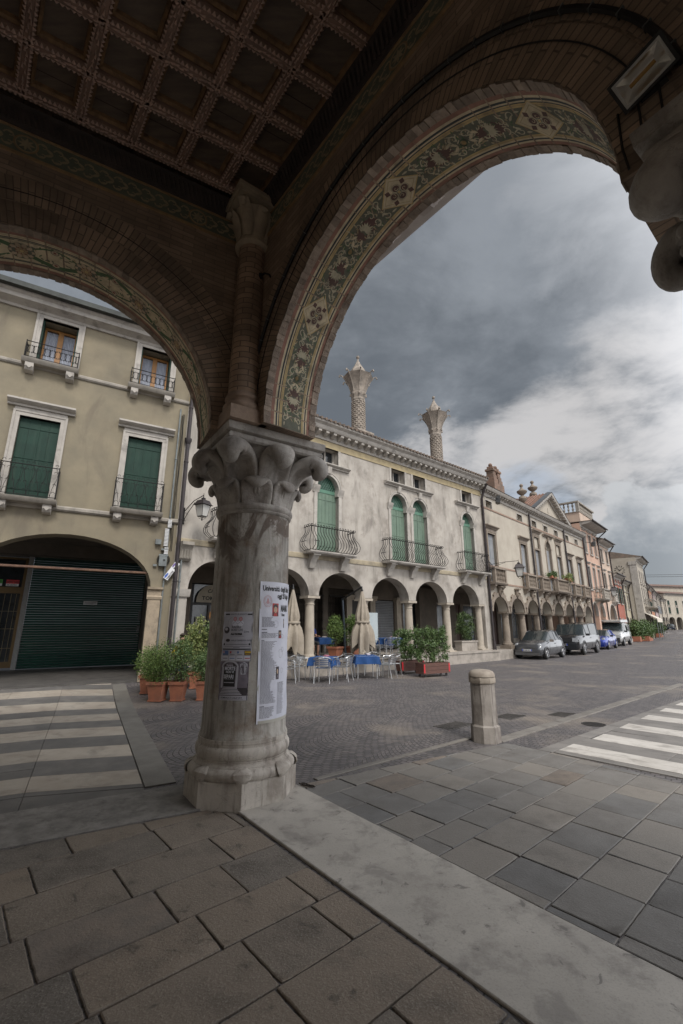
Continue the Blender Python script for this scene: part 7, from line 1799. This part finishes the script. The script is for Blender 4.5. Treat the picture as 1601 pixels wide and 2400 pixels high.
# ---------------------------------------------------------------- vehicles
TYRE = mat('tyre_rubber', (.018, .018, .018), (.025, .025, .025), .8, 10, .1, 40); RIM = mat('alloy_rim', (.28, .28, .29), (.22, .22, .23), .35, 5, 0, 10, metal=.8); CGLASS = mat('car_glass', (.03, .04, .042), (.02, .025, .028), .05, 2, 0, 10, spec=1.0)
PLAST = mat('black_plastic', (.03, .03, .032), (.022, .022, .024), .6, 10, 0); CHROME = mat('chrome', (.75, .75, .77), (.65, .65, .68), .15, 5, 0, 10, metal=1.0); HEADL = mat('headlight_glass', (.6, .62, .64), (.4, .42, .45), .1, 12, 0, 10, metal=.3)
def paint(n, c): return mat('car_paint_' + n, c, tuple(v * .9 for v in c), .22, 2, 0, 10, metal=.5, spec=.9)
def car(nm, lab, loc, head, st, cabin, hw, wb, wr, body, glassz, roofmat=None, extra=None, lowm=None, grp='cars parked along the arcade'):
    """st: stations (x, z bottom, z belt, z top, half width, half width at top). cabin: (first,last) station index of the greenhouse"""
    o = thing(nm, lab, 'car' if 'van' not in nm else 'van', loc, R(90) - R(head), grp)
    rings = []
    for x, zb, zl, zt, w, wt in st:
        rings.append([(x, 0, zb), (x, w * .86, zb), (x, w * .97, zb + .1), (x, w, zb + .28 if zl > zb + .4 else (zb + zl) / 2), (x, w * .985, zl - .06), (x, w * .93, zl), (x, wt, max(zl + .001, zt - .05)), (x, wt * .82, zt), (x, 0, zt + .012)])
    b = MB(); g = MB(); n = 9; rf = MB()
    for s in (1, -1):
        for i in range(len(st) - 1):
            A, B = rings[i], rings[i + 1]
            for j in range(n - 1):
                q = [(p[0], s * p[1], p[2]) for p in (A[j], B[j], B[j + 1], A[j + 1])]
                c0, c1 = cabin
                isg = (j == 5 and c0 <= i < c1) or (j >= 5 and (i == c0 or i == c1 - 1))
                isr = j >= 6 and c0 < i < c1 - 1
                (g if isg else rf if isr else b).add(q, [(0, 1, 2, 3)] if s > 0 else [(3, 2, 1, 0)])
    for R_, s in ((rings[0], 1), (rings[-1], -1)):
        full = R_ + [(p[0], -p[1], p[2]) for p in R_[-2:0:-1]]; b.add(full, [tuple(range(len(full)))])
    def weld(mb):
        d = {}; v = []; mp = []
        for p in mb.v:
            k = tuple(round(c, 4) for c in p)
            if k not in d: d[k] = len(v); v.append(p)
            mp.append(d[k])
        mb.v = v; mb.uv = [(0, 0)] * len(v); mb.f = [tuple(mp[i] for i in f) for f in mb.f]
        keep = [(f, m) for f, m in zip(mb.f, mb.m) if len(set(f)) == len(f)]; mb.f = [f for f, m in keep]; mb.m = [m for f, m in keep]; return mb
    weld(b).build('body', body, o, smooth=40); weld(g).build('window_glass', CGLASS, o, smooth=40); weld(rf).build('roof', roofmat or body, o, smooth=40)
    # pillars over the glass
    p = MB(); c0, c1 = cabin
    for s in (1, -1):
        for i in (c0, c0 + 1, (c0 + c1) // 2, c1 - 1, c1):
            if 0 <= i < len(rings): A = rings[i]; p.tube([(A[5][0], s * A[5][1] * 1.0, A[5][2]), (A[6][0], s * A[6][1] * 1.005, A[6][2])], .028, 5)
        p.tube([(rings[i][6][0], s * rings[i][6][1] * 1.005, rings[i][6][2]) for i in range(c0 + 1, c1)], .022, 5)
    p.build('pillar', body, o)
    for sx in (wb / 2, -wb / 2):
        for s in (1, -1):
            w = MB(); y0, y1 = s * (hw - .2), s * (hw + .005)
            M = [(wr * .62, -.1), (wr * .93, -.1), (wr, -.07), (wr, .07), (wr * .93, .1), (wr * .62, .1)]
            vs = []; N = 22
            for r, t in M: vs += [(sx + r * math.cos(2 * PI * k / N), s * (hw - .1) + t, wr + r * math.sin(2 * PI * k / N)) for k in range(N)]
            w.add(vs, [(l * N + k, l * N + (k + 1) % N, (l + 1) * N + (k + 1) % N, (l + 1) * N + k) for l in range(5) for k in range(N)] + [tuple(range(N)), tuple(5 * N + k for k in range(N))]); wo = w.build('wheel', TYRE, o)
            r_ = MB(); yo = s * (hw + .004)
            r_.tube([(sx + wr * .62 * math.cos(q * PI / 10), yo, wr + wr * .62 * math.sin(q * PI / 10)) for q in range(20)], .016, 5, closed=True)
            for q in range(7): a = q * 2 * PI / 7; r_.tube([(sx + .03 * math.cos(a), yo, wr + .03 * math.sin(a)), (sx + wr * .62 * math.cos(a), yo, wr + wr * .62 * math.sin(a))], .022, 4)
            r_.tube([(sx, yo - s * .02, wr), (sx, yo + s * .012, wr)], .05, 8); r_.build('rim', RIM, wo)
            a_ = MB(); N = 14; vs = []
            for k in range(N + 1):
                a = PI * k / N
                for rr in (wr + .0, wr + .07): vs += [(sx + rr * math.cos(a), s * (hw - .02), wr + rr * math.sin(a)), (sx + rr * math.cos(a), s * (hw + .012), wr + rr * math.sin(a))]
            a_.add(vs, [f for k in range(N) for f in ((4 * k, 4 * k + 4, 4 * k + 5, 4 * k + 1), (4 * k + 2, 4 * k + 6, 4 * k + 7, 4 * k + 3), (4 * k + 1, 4 * k + 5, 4 * k + 7, 4 * k + 3))]); a_.build('wheel_arch', lowm or body, o)
    for s in (1, -1):
        m = MB(); A = rings[c0]; m.cb(A[5][0] - .18, s * (hw + .1), A[5][2] + .06, .1, .2, .13); m.build('mirror', extra.get('mirror', body), o)
        d = MB(); xc = 0; 
        for x in (rings[c0][5][0] - .1, -.25): d.tube([(x, s * (hw - .004), .32), (x, s * (hw + .002), .6), (x - .02, s * (hw * .955), glassz)], .006, 3)
        d.cb(-.1, s * (hw + .008), glassz - .12, .16, .02, .025); d.build('door_seam', PLAST, o)
        for (x, y, z, rx_, rz_) in [extra['lamp']]:
            l = MB()
            if extra.get('rect'): l.cb(x, s * y, z, .06, rx_ * 2, rz_ * 2)
            else: l.v = []; l.lathe([(0, -.03), (rx_, -.03), (rx_ * .9, .03), (0, .045)], 16); l.v = [(x + zz, s * y + yy, z + xx * rz_ / rx_) for xx, yy, zz in l.v]
            l.build('headlight', HEADL, o)
    f = MB(); x = st[0][0]; gz0, gz1, gw = extra['grille']; f.box(x - .05, x + .012, -gw, gw, gz0, gz1)
    for k in range(3): zz = gz0 + (gz1 - gz0) * (k + .5) / 3; f.box(x + .012, x + .02, -gw, gw, zz - .006, zz + .006)
    f.build('grille', PLAST, o)
    pl = MB(); pz = extra['plate']; pl.box(x + .02, x + .03, -.26, .26, pz - .055, pz + .055); pl.cur = 1; pl.box(x + .03, x + .032, -.26, -.21, pz - .05, pz + .05); pl.box(x + .03, x + .032, .21, .26, pz - .05, pz + .05)
    text_on(pl, extra.get('txt', 'CV 318 KR'), .1, lambda a, c: (x + .034, -.2 + a * .82, pz - .035 + c), 2, .002); pl.build('number_plate', [WHT, mat('plate_blue', (.02, .06, .4), None, .5, 3, 0), BLKI], o, smooth=0)
    bu = MB(); bz0, bz1 = extra.get('bumper', (.2, .34)); bu.box(x - .25, x + .03, -hw * .8, hw * .8, bz0, bz1); bu.build('bumper', lowm or body, o)
    return o
st = [(1.77, .3, .5, .56, .55, .45), (1.72, .22, .62, .68, .68, .56), (1.55, .2, .74, .82, .76, .6), (1.2, .2, .82, .9, .8, .64), (.82, .2, .88, .96, .81, .66), (.2, .2, .92, 1.4, .815, .6), (-.35, .2, .94, 1.49, .815, .6), (-.95, .2, .95, 1.45, .81, .58), (-1.4, .22, .93, 1.22, .78, .56), (-1.68, .26, .8, .86, .7, .5), (-1.77, .35, .6, .66, .6, .45)]
car('small_hatchback', 'small dark grey rounded hatchback, nearest of the parked cars', (11.1, 25.65, 0), 225, st, (4, 8), .815, 2.3, .29, paint('grey', (.11, .115, .125)), .9, extra=dict(lamp=(1.6, .6, .7, .1, .1), grille=(.28, .36, .42), plate=.45, mirror=CHROME, txt='EK 082 NL'))
st = [(2.4, .35, .7, .78, .88, .8), (2.36, .3, .95, 1.02, .93, .85), (2.2, .28, 1.06, 1.12, .95, .88), (1.3, .28, 1.1, 1.17, .955, .88), (1.1, .28, 1.12, 1.19, .955, .86), (.62, .28, 1.14, 1.8, .955, .76), (-.3, .28, 1.15, 1.86, .955, .77), (-1.3, .28, 1.15, 1.92, .955, .76), (-2.2, .28, 1.14, 1.9, .95, .75), (-2.35, .3, 1.1, 1.2, .93, .84), (-2.42, .35, .8, .9, .9, .8)]
car('off_road_car', 'large charcoal boxy off road car parked second', (15.15, 29.7, 0), 223, st, (4, 9), .955, 2.88, .39, paint('charcoal', (.032, .034, .04)), 1.12, extra=dict(lamp=(2.37, .72, .88, .17, .12), rect=True, grille=(.74, 1.0, .5), plate=.6, mirror=PLAST, bumper=(.32, .68), txt='CY 417 DH'), lowm=paint('slate', (.055, .06, .068)))
st = [(2.03, .28, .5, .56, .62, .5), (1.97, .2, .62, .68, .76, .62), (1.7, .18, .76, .84, .84, .68), (1.2, .18, .85, .92, .86, .7), (.75, .18, .9, .97, .862, .7), (.05, .18, .93, 1.37, .862, .62), (-.5, .18, .95, 1.44, .86, .61), (-1.1, .18, .96, 1.4, .855, .59), (-1.65, .2, .95, 1.15, .83, .58), (-1.95, .26, .8, .86, .74, .5), (-2.03, .35, .6, .66, .66, .45)]
car('blue_hatchback', 'bright blue compact car with dark roof parked third', (20.3, 35.9, .0), 222, st, (4, 8), .862, 2.51, .31, paint('blue', (.02, .05, .33)), .92, roofmat=paint('navy', (.02, .02, .05)), extra=dict(lamp=(1.82, .62, .72, .13, .13), grille=(.3, .5, .18), plate=.42, mirror=CHROME, txt='EG 553 VB'))
st = [(2.05, .35, .6, .66, .75, .66), (2.0, .3, .8, .86, .82, .74), (1.75, .28, .95, 1.02, .85, .76), (1.3, .28, 1.02, 1.1, .86, .76), (1.1, .28, 1.05, 1.14, .86, .76), (.55, .28, 1.08, 1.72, .86, .7), (-.1, .28, 1.1, 1.8, .86, .72), (-1.0, .28, 1.1, 1.8, .86, .72), (-1.95, .28, 1.1, 1.78, .86, .72), (-2.06, .3, 1.08, 1.6, .85, .7), (-2.1, .35, .9, 1.3, .84, .7)]
van = car('camper_van', 'small white camper van with raised roof parked fourth', (24.5, 40.9, zg(25, 40)), 221, st, (4, 7), .86, 2.7, .31, paint('white', (.62, .63, .62)), 1.1, extra=dict(lamp=(1.9, .62, .84, .14, .1), rect=True, grille=(.5, .72, .35), plate=.44, mirror=PLAST, bumper=(.25, .62), txt='BZ 920 TA'), lowm=PLAST, grp='cars parked along the arcade')
van.scale = (1.12, 1.12, 1.08)
b = MB(); b.prof_y([(.95, 1.82), (1.0, 1.95), (.85, 2.02), (-1.95, 2.06), (-2.05, 1.82)], -.72, .72); b.build('raised_roof', MATS['car_paint_white'], van)
for s in (1, -1): b = MB(); b.box(-1.5, -.75, s * .865 - .004, s * .865 + .004, 1.15, 1.62); b.build('side_window', CGLASS, van)
far = [('parked_car', 'dark parked car at the far end of the street', (80.5, 111, 0), 218, paint('dark', (.025, .035, .05))), ('parked_car', 'pale parked car beyond the far shrubs', (60.5, 87.5, 0), 218, paint('silver', (.35, .36, .38))), ('parked_car', 'grey parked car hidden among the far café plants', (34.9, 53.9, 0), 218, paint('mid', (.2, .22, .24)))]
st = [(2.03, .28, .5, .56, .62, .5), (1.97, .2, .7, .76, .76, .62), (1.2, .18, .85, .92, .86, .7), (.85, .18, .9, .97, .862, .7), (.15, .18, .93, 1.42, .862, .62), (-.9, .18, .96, 1.46, .855, .6), (-1.65, .2, .95, 1.25, .83, .58), (-1.98, .26, .8, .86, .74, .5), (-2.03, .35, .6, .66, .66, .45)]
for nm, lab, (x, y, z), h, m in far: car(nm, lab, (x, y, zg(x, y)), h, st, (3, 6), .86, 2.5, .31, m, .92, extra=dict(lamp=(1.98, .62, .68, .1, .07), rect=True, grille=(.3, .5, .3), plate=.42), grp='cars at the far end')

overlay(BOL, (.09, .075, .065), 3, .53, .62, .7, (3, 3, .4))
for _n in ('grey', 'charcoal', 'blue', 'navy', 'white', 'slate'): MATS['car_paint_' + _n].node_tree.nodes['Principled BSDF'].inputs['Coat Weight'].default_value = 1.0

# ---------------------------------------------------------------- posters on the column
PAPW = mat('poster_paper', (.60, .61, .68), (.52, .53, .61), .6, 5, .15, 12, bdist=.01); PAPG = mat('poster_grey_paper', (.44, .44, .49), (.38, .38, .43), .6, 5, .15, 12, bdist=.01)
INKG = mat('small_print_grey', (.19, .19, .21), (.15, .15, .17), .8, 5, 0); PRED = mat('print_red', (.45, .06, .06), None, .7, 5, 0); PSKIN = mat('print_skin', (.5, .36, .26), None, .7, 5, 0)
PPINK = mat('print_pink', (.55, .33, .35), None, .7, 5, 0); PBLU = mat('print_blue', (.12, .2, .42), None, .7, 5, 0); PYEL = mat('print_yellow', (.55, .36, .04), None, .7, 5, 0); PDK = mat('print_dark', (.035, .03, .035), (.06, .05, .055), .6, 14, 0); PMAU = mat('print_mauve', (.19, .165, .2), (.13, .115, .14), .6, 12, 0)
TAPE = mat('clear_tape', (.42, .41, .36), (.38, .36, .31), .3, 5, 0)
PM = [PAPW, PAPG, BLKI, INKG, PRED, PSKIN, PPINK, PBLU, PYEL, PDK, PMAU, TAPE]
class Post:
    """sheet wrapped on the shaft; x metres to the right of the left edge, y metres above its foot"""
    def __init__(s, azl, ztop, w, h, lean=0.0):
        s.a, s.zt, s.w, s.h, s.lean = azl, ztop, w, h, lean; s.o = MB()
    def P(s, x, y, k=.001):
        z = s.zt - s.h + y; r = shaft_r(z) + .002 + k; a = R(s.a) - (x + s.lean * (s.h - y)) / r
        return (CC[0] + r * math.sin(a), CC[1] + r * math.cos(a), z)
    def rect(s, x0, x1, y0, y1, m, k=.0015, nx=1):
        s.o.cur = m; nx = max(nx, int((x1 - x0) / .02)); vs = []
        for i in range(nx + 1): x = x0 + (x1 - x0) * i / nx; vs += [s.P(x, y0, k), s.P(x, y1, k)]
        s.o.add(vs, [(2 * i, 2 * i + 1, 2 * i + 3, 2 * i + 2) for i in range(nx)])
    def poly(s, pts, m, k=.002):
        s.o.cur = m; s.o.add([s.P(x, y, k) for x, y in pts], [tuple(range(len(pts)))])
    def ell(s, x, y, a, b, m, k=.002, n=14): s.poly([(x + a * math.cos(2 * PI * i / n), y + b * math.sin(2 * PI * i / n)) for i in range(n)], m, k)
    def ring(s, x, y, a, b, w, m, k=.002, n=20):
        s.o.cur = m; vs = []
        for i in range(n + 1):
            q = 2 * PI * i / n; vs += [s.P(x + a * math.cos(q), y + b * math.sin(q), k), s.P(x + (a - w) * math.cos(q), y + (b - w) * math.sin(q), k)]
        s.o.add(vs, [(2 * i, 2 * i + 1, 2 * i + 3, 2 * i + 2) for i in range(n)])
    def line(s, pts, w, m, k=.002):
        s.o.cur = m
        for a, b in zip(pts, pts[1:]):
            dx, dy = b[0] - a[0], b[1] - a[1]; l = math.hypot(dx, dy) or 1; nx, ny = -dy / l * w / 2, dx / l * w / 2
            s.o.add([s.P(a[0] + nx, a[1] + ny, k), s.P(a[0] - nx, a[1] - ny, k), s.P(b[0] - nx, b[1] - ny, k), s.P(b[0] + nx, b[1] + ny, k)], [(0, 1, 2, 3)])
    def text(s, t, x, y, size, m=2, bold=.0, xs=1.0, k=.002): text_on(s.o, t, size, lambda a, b: s.P(x + a, y + b, k), m, bold, xs=xs)
    def done(s, nm, lab, m0):
        sh = MB(); n, q = 26, 30; vs = []
        for j in range(q + 1):
            for i in range(n + 1):
                u, v = i / n, j / q; edge = (max(0, abs(u - .5) - .46) / .04) * .004 * (1 + math.sin(v * 21))
                vs.append(s.P(s.w * u, s.h * v, edge + .0006 * math.sin(u * 13 + v * 9)))
        sh.add(vs, [(j * (n + 1) + i, j * (n + 1) + i + 1, (j + 1) * (n + 1) + i + 1, (j + 1) * (n + 1) + i) for j in range(q) for i in range(n)])
        o = sh.build(nm, m0); tag(o, lab, 'poster', 'paper posters on the column')
        # the print is carried by the sheet itself
        pr = s.o.build('print', PM, o, smooth=0); return o
rg = random.Random(3)
P = Post(155.4, 2.178, .56, 1.45, .0125)
P.text('Università degli Studi', .03, 1.35, .08, 2, .0022, xs=.7); P.text('oggi 25 luglio', .225, 1.275, .07, 2, .003, xs=.7)
P.text('MANU', .285, 1.13, .1, 2, .004, xs=.55); P.text('è Dottor', .285, 1.08, .04, 2, .002, xs=.62)
P.ring(.095, 1.235, .053, .063, .005, 6); P.ring(.095, 1.235, .04, .048, .003, 6); P.ell(.095, 1.235, .012, .035, 6); P.line([(.07, 1.21), (.095, 1.25), (.12, 1.21)], .006, 6)
P.rect(.155, .245, 1.075, 1.215, 4); P.ell(.2, 1.18, .034, .026, 9, .0024); P.ell(.2, 1.145, .026, .034, 5, .0027); P.poly([(.168, 1.12), (.232, 1.12), (.245, 1.077), (.155, 1.077)], 9, .0025); P.ell(.191, 1.155, .004, .003, 9, .003, 6); P.ell(.21, 1.155, .004, .003, 9, .003, 6); P.line([(.192, 1.128), (.208, 1.128)], .003, 4, .003)
y = 1.06; skip = 0
while y > .05:
    if rg.random() < .06: y -= .02; P.rect(.03, .06 + rg.random() * .05, y, y + .006, 2); y -= .011; continue
    x1 = .165 + .07 * math.sin(y * 9) ** 2 + rg.uniform(-.03, .02); x = .03
    while x < x1: l = rg.uniform(.012, .035); P.rect(x, min(x + l, x1), y, y + .0052, 3); x += l + .004
    y -= .0108
y = .38
while y > .06:
    P.rect(.25, .36 + rg.uniform(-.02, .02), y, y + .004, 3); y -= .01
for (x0, x1, y0, y1, hd) in ((.255, .305, .84, .925, 4), (.225, .275, .415, .545, 10), (.345, .36, .95, 1.05, 9)): P.rect(x0, x1, y0, y1, 9, .0018); P.ell((x0 + x1) / 2, y0 + (y1 - y0) * .62, (x1 - x0) * .24, (y1 - y0) * .2, 5, .0022); P.poly([(x0, y0), (x1, y0), ((x0 + x1) / 2 + .01, y0 + (y1 - y0) * .45)], hd, .0022)
for cx, cy, r_ in ((.3, .68, .035), (.33, .72, .02), (.31, .33, .04), (.34, .3, .025), (.33, .5, .02), (.21, .99, .03), (.33, .86, .018)):
    P.line([(cx + r_ * (1 + .3 * math.sin(t * 1.7)) * math.cos(t * .5), cy + r_ * 1.3 * math.sin(t * .5)) for t in range(14)], .0022, 3)
P.rect(0, .56, 0, .028, 11, .0016); P.rect(0, .014, .028, 1.45, 11, .0016)
P.done('long_graduation_poster', 'tall white graduation poster with dense text and small photos taped down the column', PAPW)
P = Post(205.2, 1.848, .328, .506, .004)
P.rect(.02, .07, .472, .486, 2); P.rect(.265, .315, .472, .486, 2); P.text('SABATO 30 AGOSTO', .078, .473, .021, 3, .0006, xs=.92)
for cx in (.135, .195):
    P.ell(cx, .385, .035, .03, 0, .0022); P.ell(cx, .43, .016, .02, 6, .0026); P.ring(cx, .43, .018, .022, .004, 4, .0028); P.line([(cx - .03, .375), (cx, .405), (cx + .03, .375)], .003, 3, .0028)
P.line([(.05, .36), (.06, .42), (.1, .45)], .002, 3); P.ell(.045, .315, .033, .036, 9); P.ell(.04, .325, .018, .016, 1, .0026)
P.text('RADIO', .1, .335, .035, 3, .0018, xs=.95); P.text('MUSIC LIVE', .095, .305, .032, 3, .0014, xs=.8); P.text('Live', .235, .29, .03, 2, .0, xs=1.1); P.text('ALE ROMA', .095, .265, .03, 2, .0018, xs=.85); P.rect(.095, .24, .25, .2525, 3)
P.ell(.065, .21, .025, .016, 9); P.text('HARLEY DAVIDSON EXPO', .098, .202, .0215, 3, .0006, xs=.88)
P.ell(.025, .17, .009, .011, 2); P.ell(.3, .17, .009, .011, 2); P.rect(.045, .28, .167, .172, 3); P.rect(.03, .31, .148, .152, 3); P.rect(.13, .2, .134, .139, 3); P.rect(.01, .318, .115, .126, 2)
for i, (m, m2) in enumerate(((7, 6), (0, 4), (1, 7), (9, 8))):
    x = .014 + i * .08; P.rect(x, x + .066, .06, .108, m if i in (0, 3) else 1, .0022); P.rect(x + .004, x + .022 if i != 3 else x + .066, .08, .1, m2, .0026); P.rect(x + .008, x + .058, .066, .072, 8 if i == 3 else 3, .0028)
    P.rect(x, x + .066, .012, .05, 0, .0022); P.rect(x + .006, x + .06, .026, .034, (3, 7, 3, 4)[i], .0026)
P.done('event_poster', 'pale grey concert and motorcycle show poster above the dark one', PAPG)
P = Post(205.4, 1.34, .312, .378, .004)
P.rect(0, .312, .045, .378, 10, .0014); P.rect(0, .312, .0, .044, 1, .0014)
P.poly([(.05, .378), (.2, .378), (.2, .36), (.18, .33), (.17, .16), (.045, .16)], 9, .0018)
P.ell(.112, .31, .068, .065, 9, .0018, 18); P.rect(.05, .172, .13, .31, 2, .002)
P.line([(.03, .12), (.035, .325)], .022, 1, .0024); P.line([(.19, .12), (.195, .325)], .022, 1, .0024)
P.line([(.025 + .087 * (1 - math.cos(t * PI / 10)), .32 + .06 * math.sin(t * PI / 10)) for t in range(11)], .016, 1, .0022)
for i in range(6): P.rect(.05 - i * .008, .19 + i * .012, .122 - i * .014, .131 - i * .014, 1, .0024); P.rect(.05 - i * .008, .19 + i * .012, .117 - i * .014, .1215 - i * .014, 9, .0024)
P.poly([(.23, .25), (.28, .25), (.3, .35), (.262, .375), (.218, .35)], 1, .002); P.ring(.258, .31, .034, .055, .004, 9, .0025, 6); P.line([(.258, .255), (.258, .365)], .004, 9, .0026); P.line([(.225, .32), (.292, .32)], .004, 9, .0026); P.rect(.2, .312, .046, .12, 9, .0018)
P.text('Finché la', .076, .335, .02, 0, .0004, k=.0028); P.text('MORTE', .055, .292, .05, 0, .0016, xs=.72, k=.0028); P.text('NON VI', .07, .264, .032, 0, .001, xs=.8, k=.0028); P.text('SEPARI', .05, .212, .052, 0, .0016, xs=.7, k=.0028); P.rect(.06, .16, .2, .202, 1, .0028); P.rect(.052, .165, .168, .175, 1, .0028)
P.text('DOMENICA 27 LUGLIO 2014', .028, .018, .021, 2, .0005, xs=.86); P.rect(.03, .27, .008, .011, 3)
P.done('theatre_poster', 'dark theatre poster with stone steps and the words MORTE NON VI SEPARI', PMAU)

# ---------------------------------------------------------------- fittings in the loggia
fo = thing('loggia_floodlight', 'rectangular floodlight with glass front on the loggia wall at the upper right', 'floodlight', onR(4.5, -.46)[:2] + (4.3,))
_d = Vector((0, 0, EYE)) - Vector(fo.location); fo.rotation_euler = (_d.to_track_quat('Z', 'Y').to_euler())
fo.scale = (.84,) * 3
fo.rotation_euler.rotate_axis('Z', R(-163))
b = MB(); vs = []
for w_, h_, z in ((.145, .09, .0), (.15, .095, .01), (.15, .095, -.02), (.11, .06, -.1)): vs += [(-w_, -h_, z), (w_, -h_, z), (w_, h_, z), (-w_, h_, z)]
b.add(vs[4:], [(l * 4 + k, l * 4 + (k + 1) % 4, (l + 1) * 4 + (k + 1) % 4, (l + 1) * 4 + k) for l in range(2) for k in range(4)] + [(8, 9, 10, 11)])
for x0, x1, y0, y1 in ((-.15, .15, -.095, -.078), (-.15, .15, .078, .095), (-.15, -.132, -.078, .078), (.132, .15, -.078, .078)): b.box(x0, x1, y0, y1, .008, .018)
b.box(-.07, .07, .1, .16, -.09, -.03); b.build('housing', BLKF, fo, smooth=0)
g = MB(); g.box(-.132, .132, -.078, .078, .012, .0135)
gm = mat('floodlight_glass', (1, 1, 1), (1, 1, 1), .0, 3, 0, 10, trans=1.0); gm.node_tree.nodes['Principled BSDF'].inputs['IOR'].default_value = 1.05; g.build('glass', gm, fo, smooth=0)
k_ = MB()
for x0, x1, y0, y1 in ((-.132, .132, -.078, -.064), (-.132, .132, .064, .078), (-.132, -.118, -.064, .064), (.118, .132, -.064, .064)): k_.box(x0, x1, y0, y1, .0137, .0165)
k_.build('pale_gasket', mat('pale_gasket', (.5, .5, .47), (.42, .42, .4), .5, 5, 0), fo, smooth=0)
REFL = mat('reflector_metal', (.95, .95, .93), (.9, .9, .88), .32, 5, 0, 10, metal=1.0)
r_ = MB(); r_.add([(-.13, -.076, .008), (.13, -.076, .008), (.13, .076, .008), (-.13, .076, .008), (-.07, -.02, -.07), (.07, -.02, -.07), (.07, .02, -.07), (-.07, .02, -.07)], [(0, 1, 5, 4), (1, 2, 6, 5), (2, 3, 7, 6), (3, 0, 4, 7), (4, 5, 6, 7)]); r_.build('reflector', REFL, fo, smooth=0)
t_ = MB(); t_.tube([(-.07, 0, -.03), (.07, 0, -.03)], .011, 8); t_.build('lamp_tube', mat('amber_tube', (.55, .33, .1), None, .4, 3, 0), fo)
# cable strip following the arch, with clips, and thin wires
def wire(nm, lab, r_arc, y, rad, q0, q1, xc, zc, rot, clips=True, tail=None, sgn=1):
    b = MB(); pts = [(xc + r_arc * math.cos(R(q0 + (q1 - q0) * i / 50)), y, zc + r_arc * math.sin(R(q0 + (q1 - q0) * i / 50))) for i in range(51)]
    if tail: pts += tail
    b.tube(pts, rad, 6)
    if clips:
        for i in range(1, 50, 2): p = pts[i]; b.cur = 1; q = R(q0 + (q1 - q0) * i / 50); b.cb(p[0], p[1], p[2], rad * 2.15, rad * 2.15, .006, ry=-q)
    return tag(b.build(nm, [BLKF, PIPE_G], loc=locC, rot=(0, 0, rot)), lab, 'cable')
wire('arch_cable', 'thick black cable clipped around the big brick arch', 2.13, -.38, .02, 8, 176, archR[0], RZ, rotR, tail=[(.36, -.4, 4.05), (.38, -.5, 3.93)])
wire('thin_arch_wire', 'thin dark wire running round the big brick arch nearer the painted soffit', 1.98, -.37, .005, 10, 172, archR[0], RZ, rotR, clips=False)
wire('thin_side_wire', 'thin dark wire running round the left brick arch', 2.2, .36, .005, 70, 178, LX, LZ, rotL, clips=False)
b = MB()
for k in range(3): b.tube([(4.36 + k * .09, -.375, 4.28), (4.35 + k * .09, -.375, 4.05), (4.36 + k * .1, -.376, 3.91)], .006, 5)
tag(b.build('floodlight_leads', BLKF, loc=locC, rot=(0, 0, rotR)), 'three thin black leads running down from the loggia floodlight', 'cable')
hk = MB(); hk.tube([(0, 0, 0), (.06, -.02, .01), (.12, -.03, -.03), (.14, -.03, -.07)], .012, 6); hk.cb(0, 0, 0, .03, .05, .05)
tag(hk.build('iron_hook', BLKF, loc=(-1.0, 4.53, 5.9), rot=(0, 0, R(-10))), 'small black iron hook on the corner colonnette', 'hook')
b = MB(); rgl = random.Random(2)
for i in range(16): b.cb(rgl.uniform(-.09, .09), rgl.uniform(-.02, .02), .006, rgl.uniform(.02, .07), rgl.uniform(.008, .02), .008, rz=rgl.uniform(-.6, .6))
tag(b.build('dead_leaf_scrap', mat('dead_leaf', (.05, .038, .03), (.035, .028, .022), .9, 10, 0), loc=(-.38, 5.42, .005), rot=(0, 0, R(-40))), 'dark scrap of dead leaves on the slabs right of the column foot', 'litter')
